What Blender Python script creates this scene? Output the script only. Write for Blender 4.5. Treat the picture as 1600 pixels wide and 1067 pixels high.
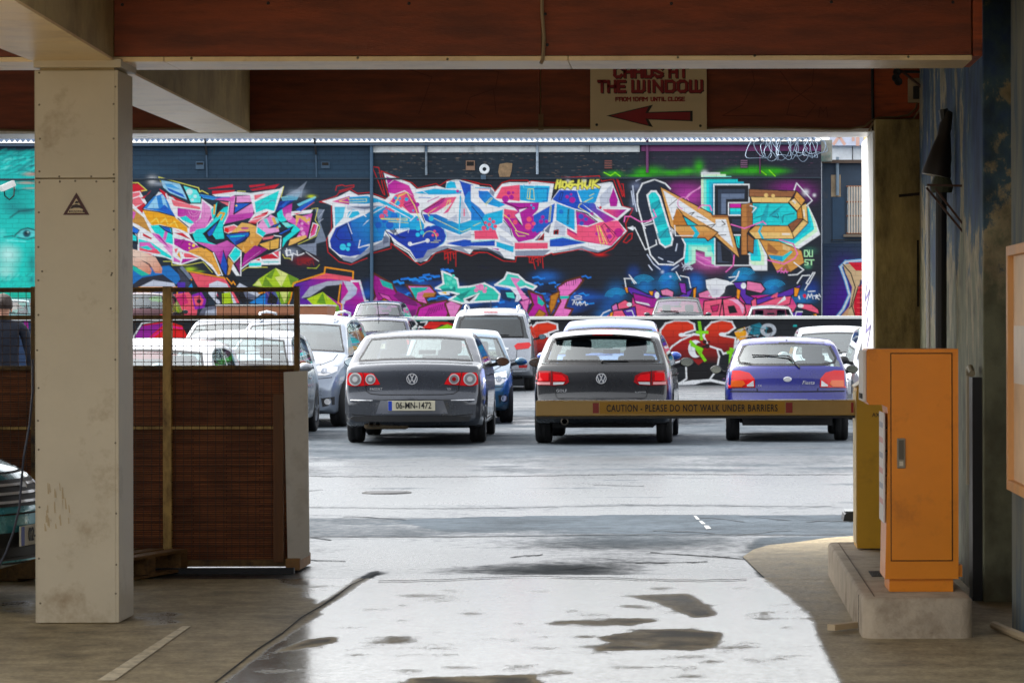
import bpy, bmesh, math, random
import numpy as np
from mathutils import Vector, Matrix
from mathutils.bvhtree import BVHTree
from mathutils.geometry import delaunay_2d_cdt

for _o in list(bpy.data.objects):
    bpy.data.objects.remove(_o)
SC = bpy.context.scene
COL = SC.collection
R = math.radians
random.seed(7)
RNG = np.random.default_rng(11)

# ------------------------------------------------------------------ camera
HC = 1.55                       # eye height
FPX, CX, CY = 4800.0, 1080.0, 505.0   # surveyed: focal length, vanishing point (in 1600 px wide frame)
cam_d = bpy.data.cameras.new('camera')
cam = bpy.data.objects.new('camera', cam_d)
COL.objects.link(cam)
cam.location = (0, 0, HC)
cam.rotation_euler = (R(90), R(0.12), 0)
cam_d.sensor_width = 36.0
cam_d.lens = FPX / 1600 * 36
cam_d.shift_x = -(CX - 800) / 1600
cam_d.shift_y = -(533.5 - CY) / 1600
cam_d.clip_start = 0.5
cam_d.clip_end = 3000
cam_d.dof.use_dof = True
cam_d.dof.focus_distance = 33
cam_d.dof.aperture_fstop = 16
SC.camera = cam

# ------------------------------------------------------------------ world + sun
SUN_EL, SUN_AZ = 50, -64       # azimuth of the sun seen from above, 0 = +Y, clockwise
w = bpy.data.worlds.new('World')
SC.world = w
w.use_nodes = True
nt = w.node_tree
bg = nt.nodes['Background']
sky = nt.nodes.new('ShaderNodeTexSky')
sky.sky_type = 'NISHITA'
sky.sun_disc = False
sky.sun_elevation = R(SUN_EL)
sky.sun_rotation = R(SUN_AZ)
sky.dust_density = 4.0
sky.air_density = 1.2
hs = nt.nodes.new('ShaderNodeHueSaturation')      # overcast: the blue is greyed by cloud
hs.inputs['Saturation'].default_value = 0.17
nt.links.new(sky.outputs[0], hs.inputs['Color'])
nt.links.new(hs.outputs[0], bg.inputs[0])
bg.inputs[1].default_value = 0.15
sun_d = bpy.data.lights.new('sun', 'SUN')
sun_d.energy = 0.6
sun_d.angle = R(20)
sun_d.color = (1.0, 0.96, 0.9)
sun = bpy.data.objects.new('sun', sun_d)
COL.objects.link(sun)
_d = Vector((math.sin(R(SUN_AZ)) * math.cos(R(SUN_EL)), math.cos(R(SUN_AZ)) * math.cos(R(SUN_EL)), math.sin(R(SUN_EL))))
sun.rotation_euler = _d.to_track_quat('Z', 'Y').to_euler()
sun.location = (0, 0, 30)
SC.view_settings.view_transform = 'Standard'
SC.view_settings.look = 'None'
SC.view_settings.gamma = 1
SC.view_settings.use_curve_mapping = False
SC.view_settings.exposure = 1.8
SC.render.engine = 'CYCLES'
SC.cycles.max_bounces = 8
SC.cycles.diffuse_bounces = 4
SC.cycles.transparent_max_bounces = 16

# ------------------------------------------------------------------ helpers
def P(px, py, Y):
    """point at depth Y metres seen at (px, py) of the survey frame"""
    s = FPX / Y
    return Vector(((px - CX) / s, Y, HC + (CY - py) / s))
def X_(px, Y): return (px - CX) * Y / FPX
def Z_(py, Y): return HC + (CY - py) * Y / FPX
def GY(py, z=0.0): return FPX * (HC - z) / (py - CY)

def lin(c):
    c = np.asarray(c, float)
    if c.max() > 1.0: c = c / 255.0
    return np.where(c <= 0.04045, c / 12.92, ((c + 0.055) / 1.055) ** 2.4)

def tag(o, label=None, cat=None, group=None, kind=None):
    if label: o['label'] = label
    if cat: o['category'] = cat
    if group: o['group'] = group
    if kind: o['kind'] = kind
    return o

def empty(name, loc=(0, 0, 0), rz=0.0, label=None, cat=None, group=None):
    o = bpy.data.objects.new(name, None)
    o.empty_display_size = 0.1
    COL.objects.link(o)
    o.location = loc
    o.rotation_euler = (0, 0, rz)
    return tag(o, label, cat, group)

def mk(name, verts, faces, mat, parent=None, smooth=False, loc=None):
    me = bpy.data.meshes.new(name)
    me.from_pydata([tuple(v) for v in verts], [], faces)
    if smooth:
        me.shade_smooth()
    me.update()
    o = bpy.data.objects.new(name, me)
    COL.objects.link(o)
    if mat is not None:
        for m in (mat if isinstance(mat, (list, tuple)) else [mat]):
            me.materials.append(m)
    if parent is not None: o.parent = parent
    if loc is not None: o.location = loc
    return o

class MB:
    """collects simple solids for one mesh"""
    def __init__(s): s.v = []; s.f = []; s.mi = []; s.cur = 0
    def add(s, v, f):
        n = len(s.v)
        s.v += [Vector(p) for p in v]
        s.f += [tuple(i + n for i in q) for q in f]
        s.mi += [s.cur] * len(f)
        return s
    def box(s, x0, x1, y0, y1, z0, z1, M=None, bev=0.0):
        if bev > 0:
            bm = bmesh.new()
            bmesh.ops.create_cube(bm, size=1)
            for q in bm.verts:
                q.co = Vector(((x0 + x1) / 2 + q.co.x * (x1 - x0), (y0 + y1) / 2 + q.co.y * (y1 - y0), (z0 + z1) / 2 + q.co.z * (z1 - z0)))
            bmesh.ops.bevel(bm, geom=bm.edges[:], offset=bev, segments=2, affect='EDGES', profile=0.5)
            bm.verts.index_update()
            v = [q.co.copy() for q in bm.verts]; f = [[q.index for q in p.verts] for p in bm.faces]
            bm.free()
        else:
            v = [Vector(p) for p in ((x0, y0, z0), (x1, y0, z0), (x1, y1, z0), (x0, y1, z0), (x0, y0, z1), (x1, y0, z1), (x1, y1, z1), (x0, y1, z1))]
            f = [(0, 3, 2, 1), (4, 5, 6, 7), (0, 1, 5, 4), (1, 2, 6, 5), (2, 3, 7, 6), (3, 0, 4, 7)]
        if M is not None: v = [M @ p for p in v]
        return s.add(v, f)
    def tube(s, pts, r, n=8, cap=True):
        pts = [Vector(p) for p in pts]
        rr = r if isinstance(r, (list, tuple)) else [r] * len(pts)
        v = []; f = []
        up = None
        for i, p in enumerate(pts):
            a = pts[max(i - 1, 0)]; b = pts[min(i + 1, len(pts) - 1)]
            t = (b - a).normalized()
            if up is None:
                up = Vector((0, 0, 1)) if abs(t.z) < 0.9 else Vector((1, 0, 0))
            u = t.cross(up).normalized(); w_ = u.cross(t).normalized()
            up = w_
            for k in range(n):
                an = 2 * math.pi * k / n
                v.append(p + (u * math.cos(an) + w_ * math.sin(an)) * rr[i])
        for i in range(len(pts) - 1):
            for k in range(n):
                f.append((i * n + k, i * n + (k + 1) % n, (i + 1) * n + (k + 1) % n, (i + 1) * n + k))
        if cap:
            f.append(tuple(range(n - 1, -1, -1)))
            f.append(tuple((len(pts) - 1) * n + k for k in range(n)))
        return s.add(v, f)
    def bar(s, a, b, w_, h):
        """square bar from a to b"""
        a = Vector(a); b = Vector(b); t = (b - a).normalized()
        up = Vector((0, 0, 1)) if abs(t.z) < 0.9 else Vector((0, 1, 0))
        u = t.cross(up).normalized() * w_ / 2; v_ = u.normalized().cross(t).normalized() * h / 2
        v = [a - u - v_, a + u - v_, a + u + v_, a - u + v_, b - u - v_, b + u - v_, b + u + v_, b - u + v_]
        return s.add(v, [(0, 3, 2, 1), (4, 5, 6, 7), (0, 1, 5, 4), (1, 2, 6, 5), (2, 3, 7, 6), (3, 0, 4, 7)])
    def prism(s, pts, y0, y1):
        """outline in (x, z), extruded along y"""
        n = len(pts)
        v = [(p[0], y0, p[1]) for p in pts] + [(p[0], y1, p[1]) for p in pts]
        f = [tuple(range(n)), tuple(range(2 * n - 1, n - 1, -1))] + [((i + 1) % n, i, n + i, n + (i + 1) % n) for i in range(n)]
        return s.add(v, f)
    def lathe(s, prof, M=None, n=24):
        """profile of (r, h) turned about local z"""
        v = []; f = []
        for r, h in prof:
            for k in range(n):
                an = 2 * math.pi * k / n
                v.append(Vector((r * math.cos(an), r * math.sin(an), h)))
        for i in range(len(prof) - 1):
            for k in range(n):
                f.append((i * n + k, i * n + (k + 1) % n, (i + 1) * n + (k + 1) % n, (i + 1) * n + k))
        if M is not None: v = [M @ p for p in v]
        return s.add(v, f)
    def build(s, name, mat, parent=None, smooth=False, loc=None):
        if parent is not None and loc is None:
            pass
        o = mk(name, s.v, s.f, mat, parent, smooth, loc)
        if isinstance(mat, (list, tuple)):
            o.data.polygons.foreach_set('material_index', s.mi)
        return o

def rounded(o, ang=35):
    """smooth shading with hard edges kept"""
    me = o.data
    me.shade_smooth()
    bm = bmesh.new(); bm.from_mesh(me)
    for e in bm.edges:
        if len(e.link_faces) == 2 and e.calc_face_angle(0) > R(ang): e.smooth = False
    bm.to_mesh(me); bm.free()
    return o

# ------------------------------------------------------------------ materials
def nodes(name):
    m = bpy.data.materials.new(name)
    m.use_nodes = True
    t = m.node_tree
    return m, t, t.nodes['Principled BSDF']

def pmat(name, col, rough=0.6, metal=0.0, var=0.12, vs=4.0, bump=0.0, bs=60.0, coat=0.0, rvar=0.1, stretch=(1, 1, 1), dirt=None, ds=1.5, dlo=0.5, dhi=0.7, spec=0.5, srgb=True):
    m, t, b = nodes(name)
    c = lin(col) if srgb else np.asarray(col, float)
    tc = t.nodes.new('ShaderNodeTexCoord')
    mp = t.nodes.new('ShaderNodeMapping'); mp.inputs['Scale'].default_value = stretch
    t.links.new(tc.outputs['Object'], mp.inputs[0])
    n = t.nodes.new('ShaderNodeTexNoise'); n.inputs['Scale'].default_value = vs; n.inputs['Detail'].default_value = 6; n.inputs['Roughness'].default_value = 0.65
    t.links.new(mp.outputs[0], n.inputs['Vector'])
    r = t.nodes.new('ShaderNodeValToRGB')
    r.color_ramp.elements[0].position = 0.3; r.color_ramp.elements[1].position = 0.7
    r.color_ramp.elements[0].color = (*(c * (1 - var)), 1)
    r.color_ramp.elements[1].color = (*np.minimum(c * (1 + var), 1), 1)
    t.links.new(n.outputs[0], r.inputs[0])
    last = r.outputs[0]
    if dirt is not None:
        n2 = t.nodes.new('ShaderNodeTexNoise'); n2.inputs['Scale'].default_value = ds; n2.inputs['Detail'].default_value = 9; n2.inputs['Roughness'].default_value = 0.7
        t.links.new(mp.outputs[0], n2.inputs['Vector'])
        mr = t.nodes.new('ShaderNodeMapRange'); mr.inputs['From Min'].default_value = dlo; mr.inputs['From Max'].default_value = dhi
        t.links.new(n2.outputs[0], mr.inputs[0])
        mx = t.nodes.new('ShaderNodeMix'); mx.data_type = 'RGBA'
        t.links.new(mr.outputs[0], mx.inputs['Factor'])
        t.links.new(last, mx.inputs[6])
        mx.inputs[7].default_value = (*(lin(dirt) if srgb else dirt), 1)
        last = mx.outputs[2]
    t.links.new(last, b.inputs['Base Color'])
    b.inputs['Metallic'].default_value = metal
    b.inputs['Coat Weight'].default_value = coat
    b.inputs['Coat Roughness'].default_value = 0.05
    b.inputs['Specular IOR Level'].default_value = spec
    mr2 = t.nodes.new('ShaderNodeMapRange')
    mr2.inputs['To Min'].default_value = max(rough - rvar, 0.02); mr2.inputs['To Max'].default_value = min(rough + rvar, 1)
    t.links.new(n.outputs[0], mr2.inputs[0]); t.links.new(mr2.outputs[0], b.inputs['Roughness'])
    if bump > 0:
        n3 = t.nodes.new('ShaderNodeTexNoise'); n3.inputs['Scale'].default_value = bs; n3.inputs['Detail'].default_value = 5
        t.links.new(mp.outputs[0], n3.inputs['Vector'])
        bp = t.nodes.new('ShaderNodeBump'); bp.inputs['Strength'].default_value = bump; bp.inputs['Distance'].default_value = 0.02
        t.links.new(n3.outputs[0], bp.inputs['Height']); t.links.new(bp.outputs[0], b.inputs['Normal'])
    return m

_mc = {}
def M(name, *a, **k):
    if name not in _mc: _mc[name] = pmat(name, *a, **k)
    return _mc[name]

def glass_mat(name, tint, rough=0.015, refl=0.10):
    m, t, b = nodes(name)
    t.nodes.remove(b)
    out = t.nodes['Material Output']
    tr = t.nodes.new('ShaderNodeBsdfTransparent'); tr.inputs[0].default_value = (*tint, 1)
    gl = t.nodes.new('ShaderNodeBsdfGlossy'); gl.inputs['Roughness'].default_value = rough; gl.inputs[0].default_value = (0.95, 1, 1, 1)
    lw_ = t.nodes.new('ShaderNodeLayerWeight'); lw_.inputs[0].default_value = 0.5      # same from both sides of the pane
    p5 = t.nodes.new('ShaderNodeMath'); p5.operation = 'POWER'; p5.inputs[1].default_value = 5
    t.links.new(lw_.outputs['Facing'], p5.inputs[0])
    fr = t.nodes.new('ShaderNodeMath'); fr.operation = 'MULTIPLY_ADD'; fr.inputs[1].default_value = 0.92; fr.inputs[2].default_value = refl
    t.links.new(p5.outputs[0], fr.inputs[0])
    mx = t.nodes.new('ShaderNodeMixShader')
    t.links.new(fr.outputs[0], mx.inputs[0]); t.links.new(tr.outputs[0], mx.inputs[1]); t.links.new(gl.outputs[0], mx.inputs[2])
    t.links.new(mx.outputs[0], out.inputs[0])
    return m

# text made into a flat mesh lying in the local XZ plane, facing -Y
def text_mesh(body, size, bold=0.0, spacing=1.0, extr=0.0015, align='CENTER', shear=0.0):
    cu = bpy.data.curves.new('txt', 'FONT')
    cu.body = body; cu.size = size; cu.align_x = align; cu.align_y = 'CENTER'; cu.offset = bold; cu.space_character = spacing; cu.extrude = extr; cu.shear = shear
    cu.resolution_u = 3
    o = bpy.data.objects.new('txt', cu); COL.objects.link(o)
    dg = bpy.context.evaluated_depsgraph_get()
    me = bpy.data.meshes.new_from_object(o.evaluated_get(dg))
    v = [Vector((p.co.x, -p.co.z, p.co.y)) for p in me.vertices]
    f = [tuple(q.vertices) for q in me.polygons]
    bpy.data.objects.remove(o); bpy.data.curves.remove(cu); bpy.data.meshes.remove(me)
    return v, f

def text_obj(name, body, size, mat, parent, loc=(0, 0, 0), rz=0.0, sx=1.0, **k):
    v, f = text_mesh(body, size, **k)
    for p in v: p.x *= sx
    o = mk(name, v, f, mat, parent)
    o.location = loc; o.rotation_euler = (0, 0, rz)
    return o

def stroke_poly(pts, w_):
    """flat polygon pieces (quads) for a polyline of width w_, 2-D"""
    out = []
    for i in range(len(pts) - 1):
        a = np.array(pts[i], float); b = np.array(pts[i + 1], float)
        d = b - a; L = np.hypot(*d)
        if L < 1e-9: continue
        d /= L; n = np.array((-d[1], d[0])) * w_ / 2; e = d * w_ / 2
        out.append([a - e + n, a - e - n, b + e - n, b + e + n])
    return out

# ------------------------------------------------------------------ paint canvas (graffiti): rasterised into vertex colours of a wall grid
class Canvas:
    def __init__(s, x0, y0, x1, y1, k, base):
        s.x0, s.y0, s.k = x0, y0, k
        s.W = int((x1 - x0) * k); s.H = int((y1 - y0) * k)
        s.a = np.empty((s.H, s.W, 3), np.float32); s.a[:] = lin(base)
        s.t = (0, 0, 1)
    def view(s, x0, y0, sc): s.t = (x0, y0, sc)
    def pts(s, p):
        if isinstance(p, str):
            p = [tuple(float(q) for q in w_.split(',')) for w_ in p.split()]
        x0, y0, sc = s.t
        return np.array([((x0 + q[0] / sc - s.x0) * s.k, (y0 + q[1] / sc - s.y0) * s.k) for q in p])
    def _fill(s, q, c, al=1.0, g=None):
        xa = max(int(np.floor(q[:, 0].min())), 0); xb = min(int(np.ceil(q[:, 0].max())) + 1, s.W)
        ya = max(int(np.floor(q[:, 1].min())), 0); yb = min(int(np.ceil(q[:, 1].max())) + 1, s.H)
        if xa >= xb or ya >= yb: return
        X, Y = np.meshgrid(np.arange(xa, xb) + 0.5, np.arange(ya, yb) + 0.5)
        ins = np.zeros(X.shape, bool)
        n = len(q)
        for i in range(n):
            x1, y1 = q[i]; x2, y2 = q[(i + 1) % n]
            if y1 == y2: continue
            m = ((y1 > Y) != (y2 > Y))
            ins ^= m & (X < (x2 - x1) * (Y - y1) / (y2 - y1) + x1)
        col = np.broadcast_to(lin(c), X.shape + (3,)).astype(np.float32)
        if g is not None:
            c2, (ax, ay), (bx, by) = g
            d = np.array((bx - ax, by - ay)); L2 = (d ** 2).sum()
            t = np.clip(((X - ax) * d[0] + (Y - ay) * d[1]) / L2, 0, 1)[..., None]
            col = (lin(c) * (1 - t) + lin(c2) * t).astype(np.float32)
        r = s.a[ya:yb, xa:xb]
        r[ins] = r[ins] * (1 - al) + col[ins] * al
    def p(s, c, pts, al=1.0, g=None):
        q = s.pts(pts)
        if g is not None:
            e = s.pts(g[1]); g = (g[0], tuple(e[0]), tuple(e[1]))
        s._fill(q, c, al, g)
    def l(s, c, wd, pts, al=1.0, close=False):
        q = s.pts(pts); wd = wd / s.t[2] * s.k
        if close: q = np.vstack([q, q[:1]])
        for quad in stroke_poly(q, max(wd, 1.0)): s._fill(np.array(quad), c, al)
    def po(s, c, pts, oc=(15, 18, 28), ow=7, g=None, al=1.0):
        s.p(c, pts, al, g); s.l(oc, ow, pts, al, close=True)
    def c(s, c, x, y, r, al=1.0, ry=None, n=20):
        ry = ry or r
        s.p(c, [(x + r * math.cos(6.2832 * i / n), y + ry * math.sin(6.2832 * i / n)) for i in range(n)], al)
    def arc(s, c, wd, x, y, r, a0, a1, ry=None, n=12, al=1.0):
        ry = ry or r
        s.l(c, wd, [(x + r * math.cos(R(a0 + (a1 - a0) * i / n)), y + ry * math.sin(R(a0 + (a1 - a0) * i / n))) for i in range(n + 1)], al)
    def spray(s, c, x, y, rx, ry=None, al=0.7):
        ry = ry or rx
        (cx, cy), (ex, ey) = s.pts([(x, y), (x + rx, y + ry)])
        rx = abs(ex - cx); ry = abs(ey - cy)
        xa = max(int(cx - 2 * rx), 0); xb = min(int(cx + 2 * rx) + 1, s.W); ya = max(int(cy - 2 * ry), 0); yb = min(int(cy + 2 * ry) + 1, s.H)
        if xa >= xb or ya >= yb: return
        X, Y = np.meshgrid(np.arange(xa, xb) + 0.5, np.arange(ya, yb) + 0.5)
        w_ = np.exp(-1.4 * (((X - cx) / rx) ** 2 + ((Y - cy) / ry) ** 2)) * al
        w_ = np.clip(w_ * (0.85 + 0.3 * RNG.random(w_.shape)), 0, 1)[..., None].astype(np.float32)
        r = s.a[ya:yb, xa:xb]; r[:] = r * (1 - w_) + lin(c).astype(np.float32) * w_
    def grime(s, amt=0.06, n=4):
        f = np.zeros((s.H, s.W), np.float32)
        for i in range(n):
            st = 2 ** (i + 1) * 3
            g = RNG.random((s.H // st + 2, s.W // st + 2)).astype(np.float32)
            yy = np.linspace(0, s.H / st, s.H); xx = np.linspace(0, s.W / st, s.W)
            yi = yy.astype(int); xi = xx.astype(int); fy = (yy - yi)[:, None]; fx = (xx - xi)[None]
            v = (g[yi][:, xi] * (1 - fy) * (1 - fx) + g[yi + 1][:, xi] * fy * (1 - fx) + g[yi][:, xi + 1] * (1 - fy) * fx + g[yi + 1][:, xi + 1] * fy * fx)
            f += v / n
        s.a *= (1 + (f - 0.5) * amt * 4)[..., None]
    def grid_object(s, name, Y, mat, parent, px0, py0, px1, py1, ss, albedo=0.8):
        """one wall panel: vertices every 1/(k/ss) survey pixel on the plane y = Y, painted from the canvas"""
        xs = np.arange(int((px0 - s.x0) * s.k / ss), int((px1 - s.x0) * s.k / ss) + 1)
        ys = np.arange(int((py0 - s.y0) * s.k / ss), int((py1 - s.y0) * s.k / ss) + 1)
        xs = xs[(xs >= 0) & (xs <= s.W // ss)]; ys = ys[(ys >= 0) & (ys <= s.H // ss)]
        h, w_ = s.H // ss, s.W // ss
        sm = s.a[:h * ss, :w_ * ss].reshape(h, ss, w_, ss, 3).mean((1, 3))
        C = sm[np.clip(ys, 0, h - 1)][:, np.clip(xs, 0, w_ - 1)]
        ppx = s.x0 + xs * ss / s.k; ppy = s.y0 + ys * ss / s.k
        XX, ZZ = np.meshgrid((ppx - CX) * Y / FPX, HC + (CY - ppy) * Y / FPX)
        nv = XX.size
        co = np.zeros((nv, 3), np.float32); co[:, 0] = XX.ravel(); co[:, 1] = Y; co[:, 2] = ZZ.ravel()
        nx, ny = len(xs), len(ys)
        i, j = np.meshgrid(np.arange(nx - 1), np.arange(ny - 1))
        a = (j * nx + i).ravel()
        q = np.stack([a, a + nx, a + nx + 1, a + 1], 1).astype(np.int32)
        me = bpy.data.meshes.new(name)
        me.vertices.add(nv); me.vertices.foreach_set('co', co.ravel())
        nf = len(q)
        me.loops.add(nf * 4); me.loops.foreach_set('vertex_index', q.ravel())
        me.polygons.add(nf); me.polygons.foreach_set('loop_start', np.arange(nf, dtype=np.int32) * 4)
        me.update(calc_edges=True)
        at = me.color_attributes.new('paint', 'FLOAT_COLOR', 'POINT')
        C = C.reshape(-1, 3); lum = C.mean(1, keepdims=True); C = np.clip(lum + (C - lum) * 1.16, 0, None)
        cc = np.ones((nv, 4), np.float32); cc[:, :3] = np.clip(C * albedo, 0.004, 0.86)
        at.data.foreach_set('color', cc.ravel())
        me.materials.append(mat)
        o = bpy.data.objects.new(name, me); COL.objects.link(o)
        if parent is not None: o.parent = parent
        return o

# ================================================================== SETTING
def wp(mb, name, mat, parent, smooth=False):
    """build world-space solids as a part of an unrotated thing"""
    o = mb.build(name, mat, parent, smooth)
    o.location = -Vector(parent.location)
    return o

# ------------------------------------------------------------------ ground sheets with a wetness attribute
def wet_mat(name, dry, wetc, r_dry, r_wet, bs, bstr, vs=3.0, sharp=None, spec=0.5, fine=0.7, rgh=.10, smin=.12):
    m, t, b = nodes(name)
    at = t.nodes.new('ShaderNodeAttribute'); at.attribute_name = 'wet'
    tc = t.nodes.new('ShaderNodeTexCoord')
    n = t.nodes.new('ShaderNodeTexNoise'); n.inputs['Scale'].default_value = vs; n.inputs['Detail'].default_value = 10; n.inputs['Roughness'].default_value = 0.7
    t.links.new(tc.outputs['Object'], n.inputs['Vector'])
    nf = t.nodes.new('ShaderNodeTexNoise'); nf.inputs['Scale'].default_value = vs * 9; nf.inputs['Detail'].default_value = 6; nf.inputs['Roughness'].default_value = 0.75
    t.links.new(tc.outputs['Object'], nf.inputs['Vector'])
    # wet = attribute broken up by noise
    ad = t.nodes.new('ShaderNodeMath'); ad.operation = 'MULTIPLY_ADD'; ad.inputs[1].default_value = 0.9; ad.inputs[2].default_value = -0.45
    t.links.new(n.outputs[0], ad.inputs[0])
    ad2 = t.nodes.new('ShaderNodeMath'); ad2.operation = 'MULTIPLY_ADD'; ad2.inputs[1].default_value = fine; ad2.inputs[2].default_value = -fine / 2
    t.links.new(nf.outputs[0], ad2.inputs[0])
    s1 = t.nodes.new('ShaderNodeMath'); s1.operation = 'ADD'
    t.links.new(ad.outputs[0], s1.inputs[0]); t.links.new(ad2.outputs[0], s1.inputs[1])
    s2 = t.nodes.new('ShaderNodeMath'); s2.operation = 'ADD'; s2.use_clamp = True
    t.links.new(at.outputs['Fac'], s2.inputs[0]); t.links.new(s1.outputs[0], s2.inputs[1])
    wet = s2.outputs[0]
    if sharp:
        sh = t.nodes.new('ShaderNodeMapRange'); sh.interpolation_type = 'SMOOTHSTEP'; sh.inputs['From Min'].default_value = sharp[0]; sh.inputs['From Max'].default_value = sharp[1]
        t.links.new(wet, sh.inputs[0]); wet = sh.outputs[0]
    sp_ = t.nodes.new('ShaderNodeMapRange'); sp_.inputs['To Min'].default_value = smin; sp_.inputs['To Max'].default_value = spec
    t.links.new(wet, sp_.inputs[0]); t.links.new(sp_.outputs[0], b.inputs['Specular IOR Level'])
    cd = t.nodes.new('ShaderNodeValToRGB')
    d = np.asarray(dry)
    cd.color_ramp.elements[0].position = 0.28; cd.color_ramp.elements[1].position = 0.72
    cd.color_ramp.elements[0].color = (*(d * 0.42), 1); cd.color_ramp.elements[1].color = (*(d * 1.35), 1)
    t.links.new(n.outputs[0], cd.inputs[0])
    fm = t.nodes.new('ShaderNodeMix'); fm.data_type = 'RGBA'; fm.blend_type = 'MULTIPLY'; fm.inputs['Factor'].default_value = 0.6
    fr = t.nodes.new('ShaderNodeValToRGB'); fr.color_ramp.elements[0].position = 0.3; fr.color_ramp.elements[1].position = 0.62
    fr.color_ramp.elements[0].color = (0.45, 0.45, 0.45, 1); fr.color_ramp.elements[1].color = (1.25, 1.25, 1.25, 1)
    t.links.new(nf.outputs[0], fr.inputs[0])
    t.links.new(cd.outputs[0], fm.inputs[6]); t.links.new(fr.outputs[0], fm.inputs[7])
    mx = t.nodes.new('ShaderNodeMix'); mx.data_type = 'RGBA'
    dm = t.nodes.new('ShaderNodeMapRange'); dm.inputs['From Min'].default_value = -.5; dm.inputs['From Max'].default_value = -.02; dm.inputs['To Min'].default_value = .22; dm.inputs['To Max'].default_value = 1   # negative values darken the base: floor stains and painted dark reflections
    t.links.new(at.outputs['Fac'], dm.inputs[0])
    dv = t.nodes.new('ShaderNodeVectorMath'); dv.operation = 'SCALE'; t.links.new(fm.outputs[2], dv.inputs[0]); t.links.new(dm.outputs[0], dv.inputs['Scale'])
    t.links.new(wet, mx.inputs['Factor']); t.links.new(dv.outputs[0], mx.inputs[6]); mx.inputs[7].default_value = (*wetc, 1)
    t.links.new(mx.outputs[2], b.inputs['Base Color'])
    mr = t.nodes.new('ShaderNodeMapRange'); mr.inputs['To Min'].default_value = r_dry; mr.inputs['To Max'].default_value = r_wet
    t.links.new(wet, mr.inputs[0])
    rn = t.nodes.new('ShaderNodeTexNoise'); rn.inputs['Scale'].default_value = 26; rn.inputs['Detail'].default_value = 8; rn.inputs['Roughness'].default_value = .8
    t.links.new(tc.outputs['Object'], rn.inputs['Vector'])
    rm = t.nodes.new('ShaderNodeMapRange'); rm.inputs['From Min'].default_value = .38; rm.inputs['From Max'].default_value = .68; rm.inputs['To Min'].default_value = -.04; rm.inputs['To Max'].default_value = rgh
    t.links.new(rn.outputs[0], rm.inputs[0])
    rc_ = t.nodes.new('ShaderNodeMapRange'); rc_.inputs['From Min'].default_value = .35; rc_.inputs['From Max'].default_value = .65; rc_.inputs['To Min'].default_value = 0; rc_.inputs['To Max'].default_value = rgh * .5
    t.links.new(n.outputs[0], rc_.inputs[0])
    ra_ = t.nodes.new('ShaderNodeMath'); ra_.operation = 'ADD'; t.links.new(rm.outputs[0], ra_.inputs[0]); t.links.new(rc_.outputs[0], ra_.inputs[1])
    rb_ = t.nodes.new('ShaderNodeMath'); rb_.operation = 'ADD'; rb_.use_clamp = True; t.links.new(ra_.outputs[0], rb_.inputs[0]); t.links.new(mr.outputs[0], rb_.inputs[1])
    t.links.new(rb_.outputs[0], b.inputs['Roughness'])
    n3 = t.nodes.new('ShaderNodeTexNoise'); n3.inputs['Scale'].default_value = bs; n3.inputs['Detail'].default_value = 4
    t.links.new(tc.outputs['Object'], n3.inputs['Vector'])
    iv = t.nodes.new('ShaderNodeMapRange'); iv.inputs['To Min'].default_value = bstr; iv.inputs['To Max'].default_value = bstr * 0.12
    t.links.new(wet, iv.inputs[0])
    bp = t.nodes.new('ShaderNodeBump'); bp.inputs['Distance'].default_value = 0.01
    t.links.new(iv.outputs[0], bp.inputs['Strength']); t.links.new(n3.outputs[0], bp.inputs['Height']); t.links.new(bp.outputs[0], b.inputs['Normal'])
    return m

def axis(a, b, v0, v1, fine, coarse):
    out = [a]
    while out[-1] < b - 1e-6:
        st = fine if v0 <= out[-1] < v1 else coarse
        n_ = out[-1] + st
        if out[-1] < v0 < n_: n_ = v0
        out.append(min(n_, b))
    return np.array(out)

def sheet(name, xs, ys, z, mat, cv, default, zfun=None):
    XX, YY = np.meshgrid(xs, ys)
    nv = XX.size
    px = CX + XX * FPX / np.maximum(YY, 1); py = CY + HC * FPX / np.maximum(YY, 1)
    ix = ((px - cv.x0) * cv.k).astype(int); iy = ((py - cv.y0) * cv.k).astype(int)
    ok = (ix >= 0) & (ix < cv.W) & (iy >= 0) & (iy < cv.H) & (YY > 2)
    wv = np.full(XX.shape, default, np.float32)
    wv[ok] = cv.a[iy[ok], ix[ok], 0]
    co = np.zeros((nv, 3), np.float32); co[:, 0] = XX.ravel(); co[:, 1] = YY.ravel(); co[:, 2] = z
    nx, ny = len(xs), len(ys)
    i, j = np.meshgrid(np.arange(nx - 1), np.arange(ny - 1)); a = (j * nx + i).ravel()
    q = np.stack([a, a + 1, a + nx + 1, a + nx], 1).astype(np.int32); nf = len(q)
    me = bpy.data.meshes.new(name)
    me.vertices.add(nv); me.vertices.foreach_set('co', co.ravel())
    me.loops.add(nf * 4); me.loops.foreach_set('vertex_index', q.ravel())
    me.polygons.add(nf); me.polygons.foreach_set('loop_start', np.arange(nf, dtype=np.int32) * 4)
    me.update(calc_edges=True)
    at = me.attributes.new('wet', 'FLOAT', 'POINT'); at.data.foreach_set('value', wv.ravel())
    me.materials.append(mat)
    o = bpy.data.objects.new(name, me); COL.objects.link(o)
    o['kind'] = 'structure'
    return o

def g(v): return (v, v, v)
class Mask(Canvas):
    """values are stored linearly (0..1), not colours"""
    pass
_lin = lin
def mlin(c):
    return np.asarray(c, float)
lin = mlin
wm = Mask(0, 600, 1600, 1100, 1.0, (0.5, 0.5, 0.5))
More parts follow.
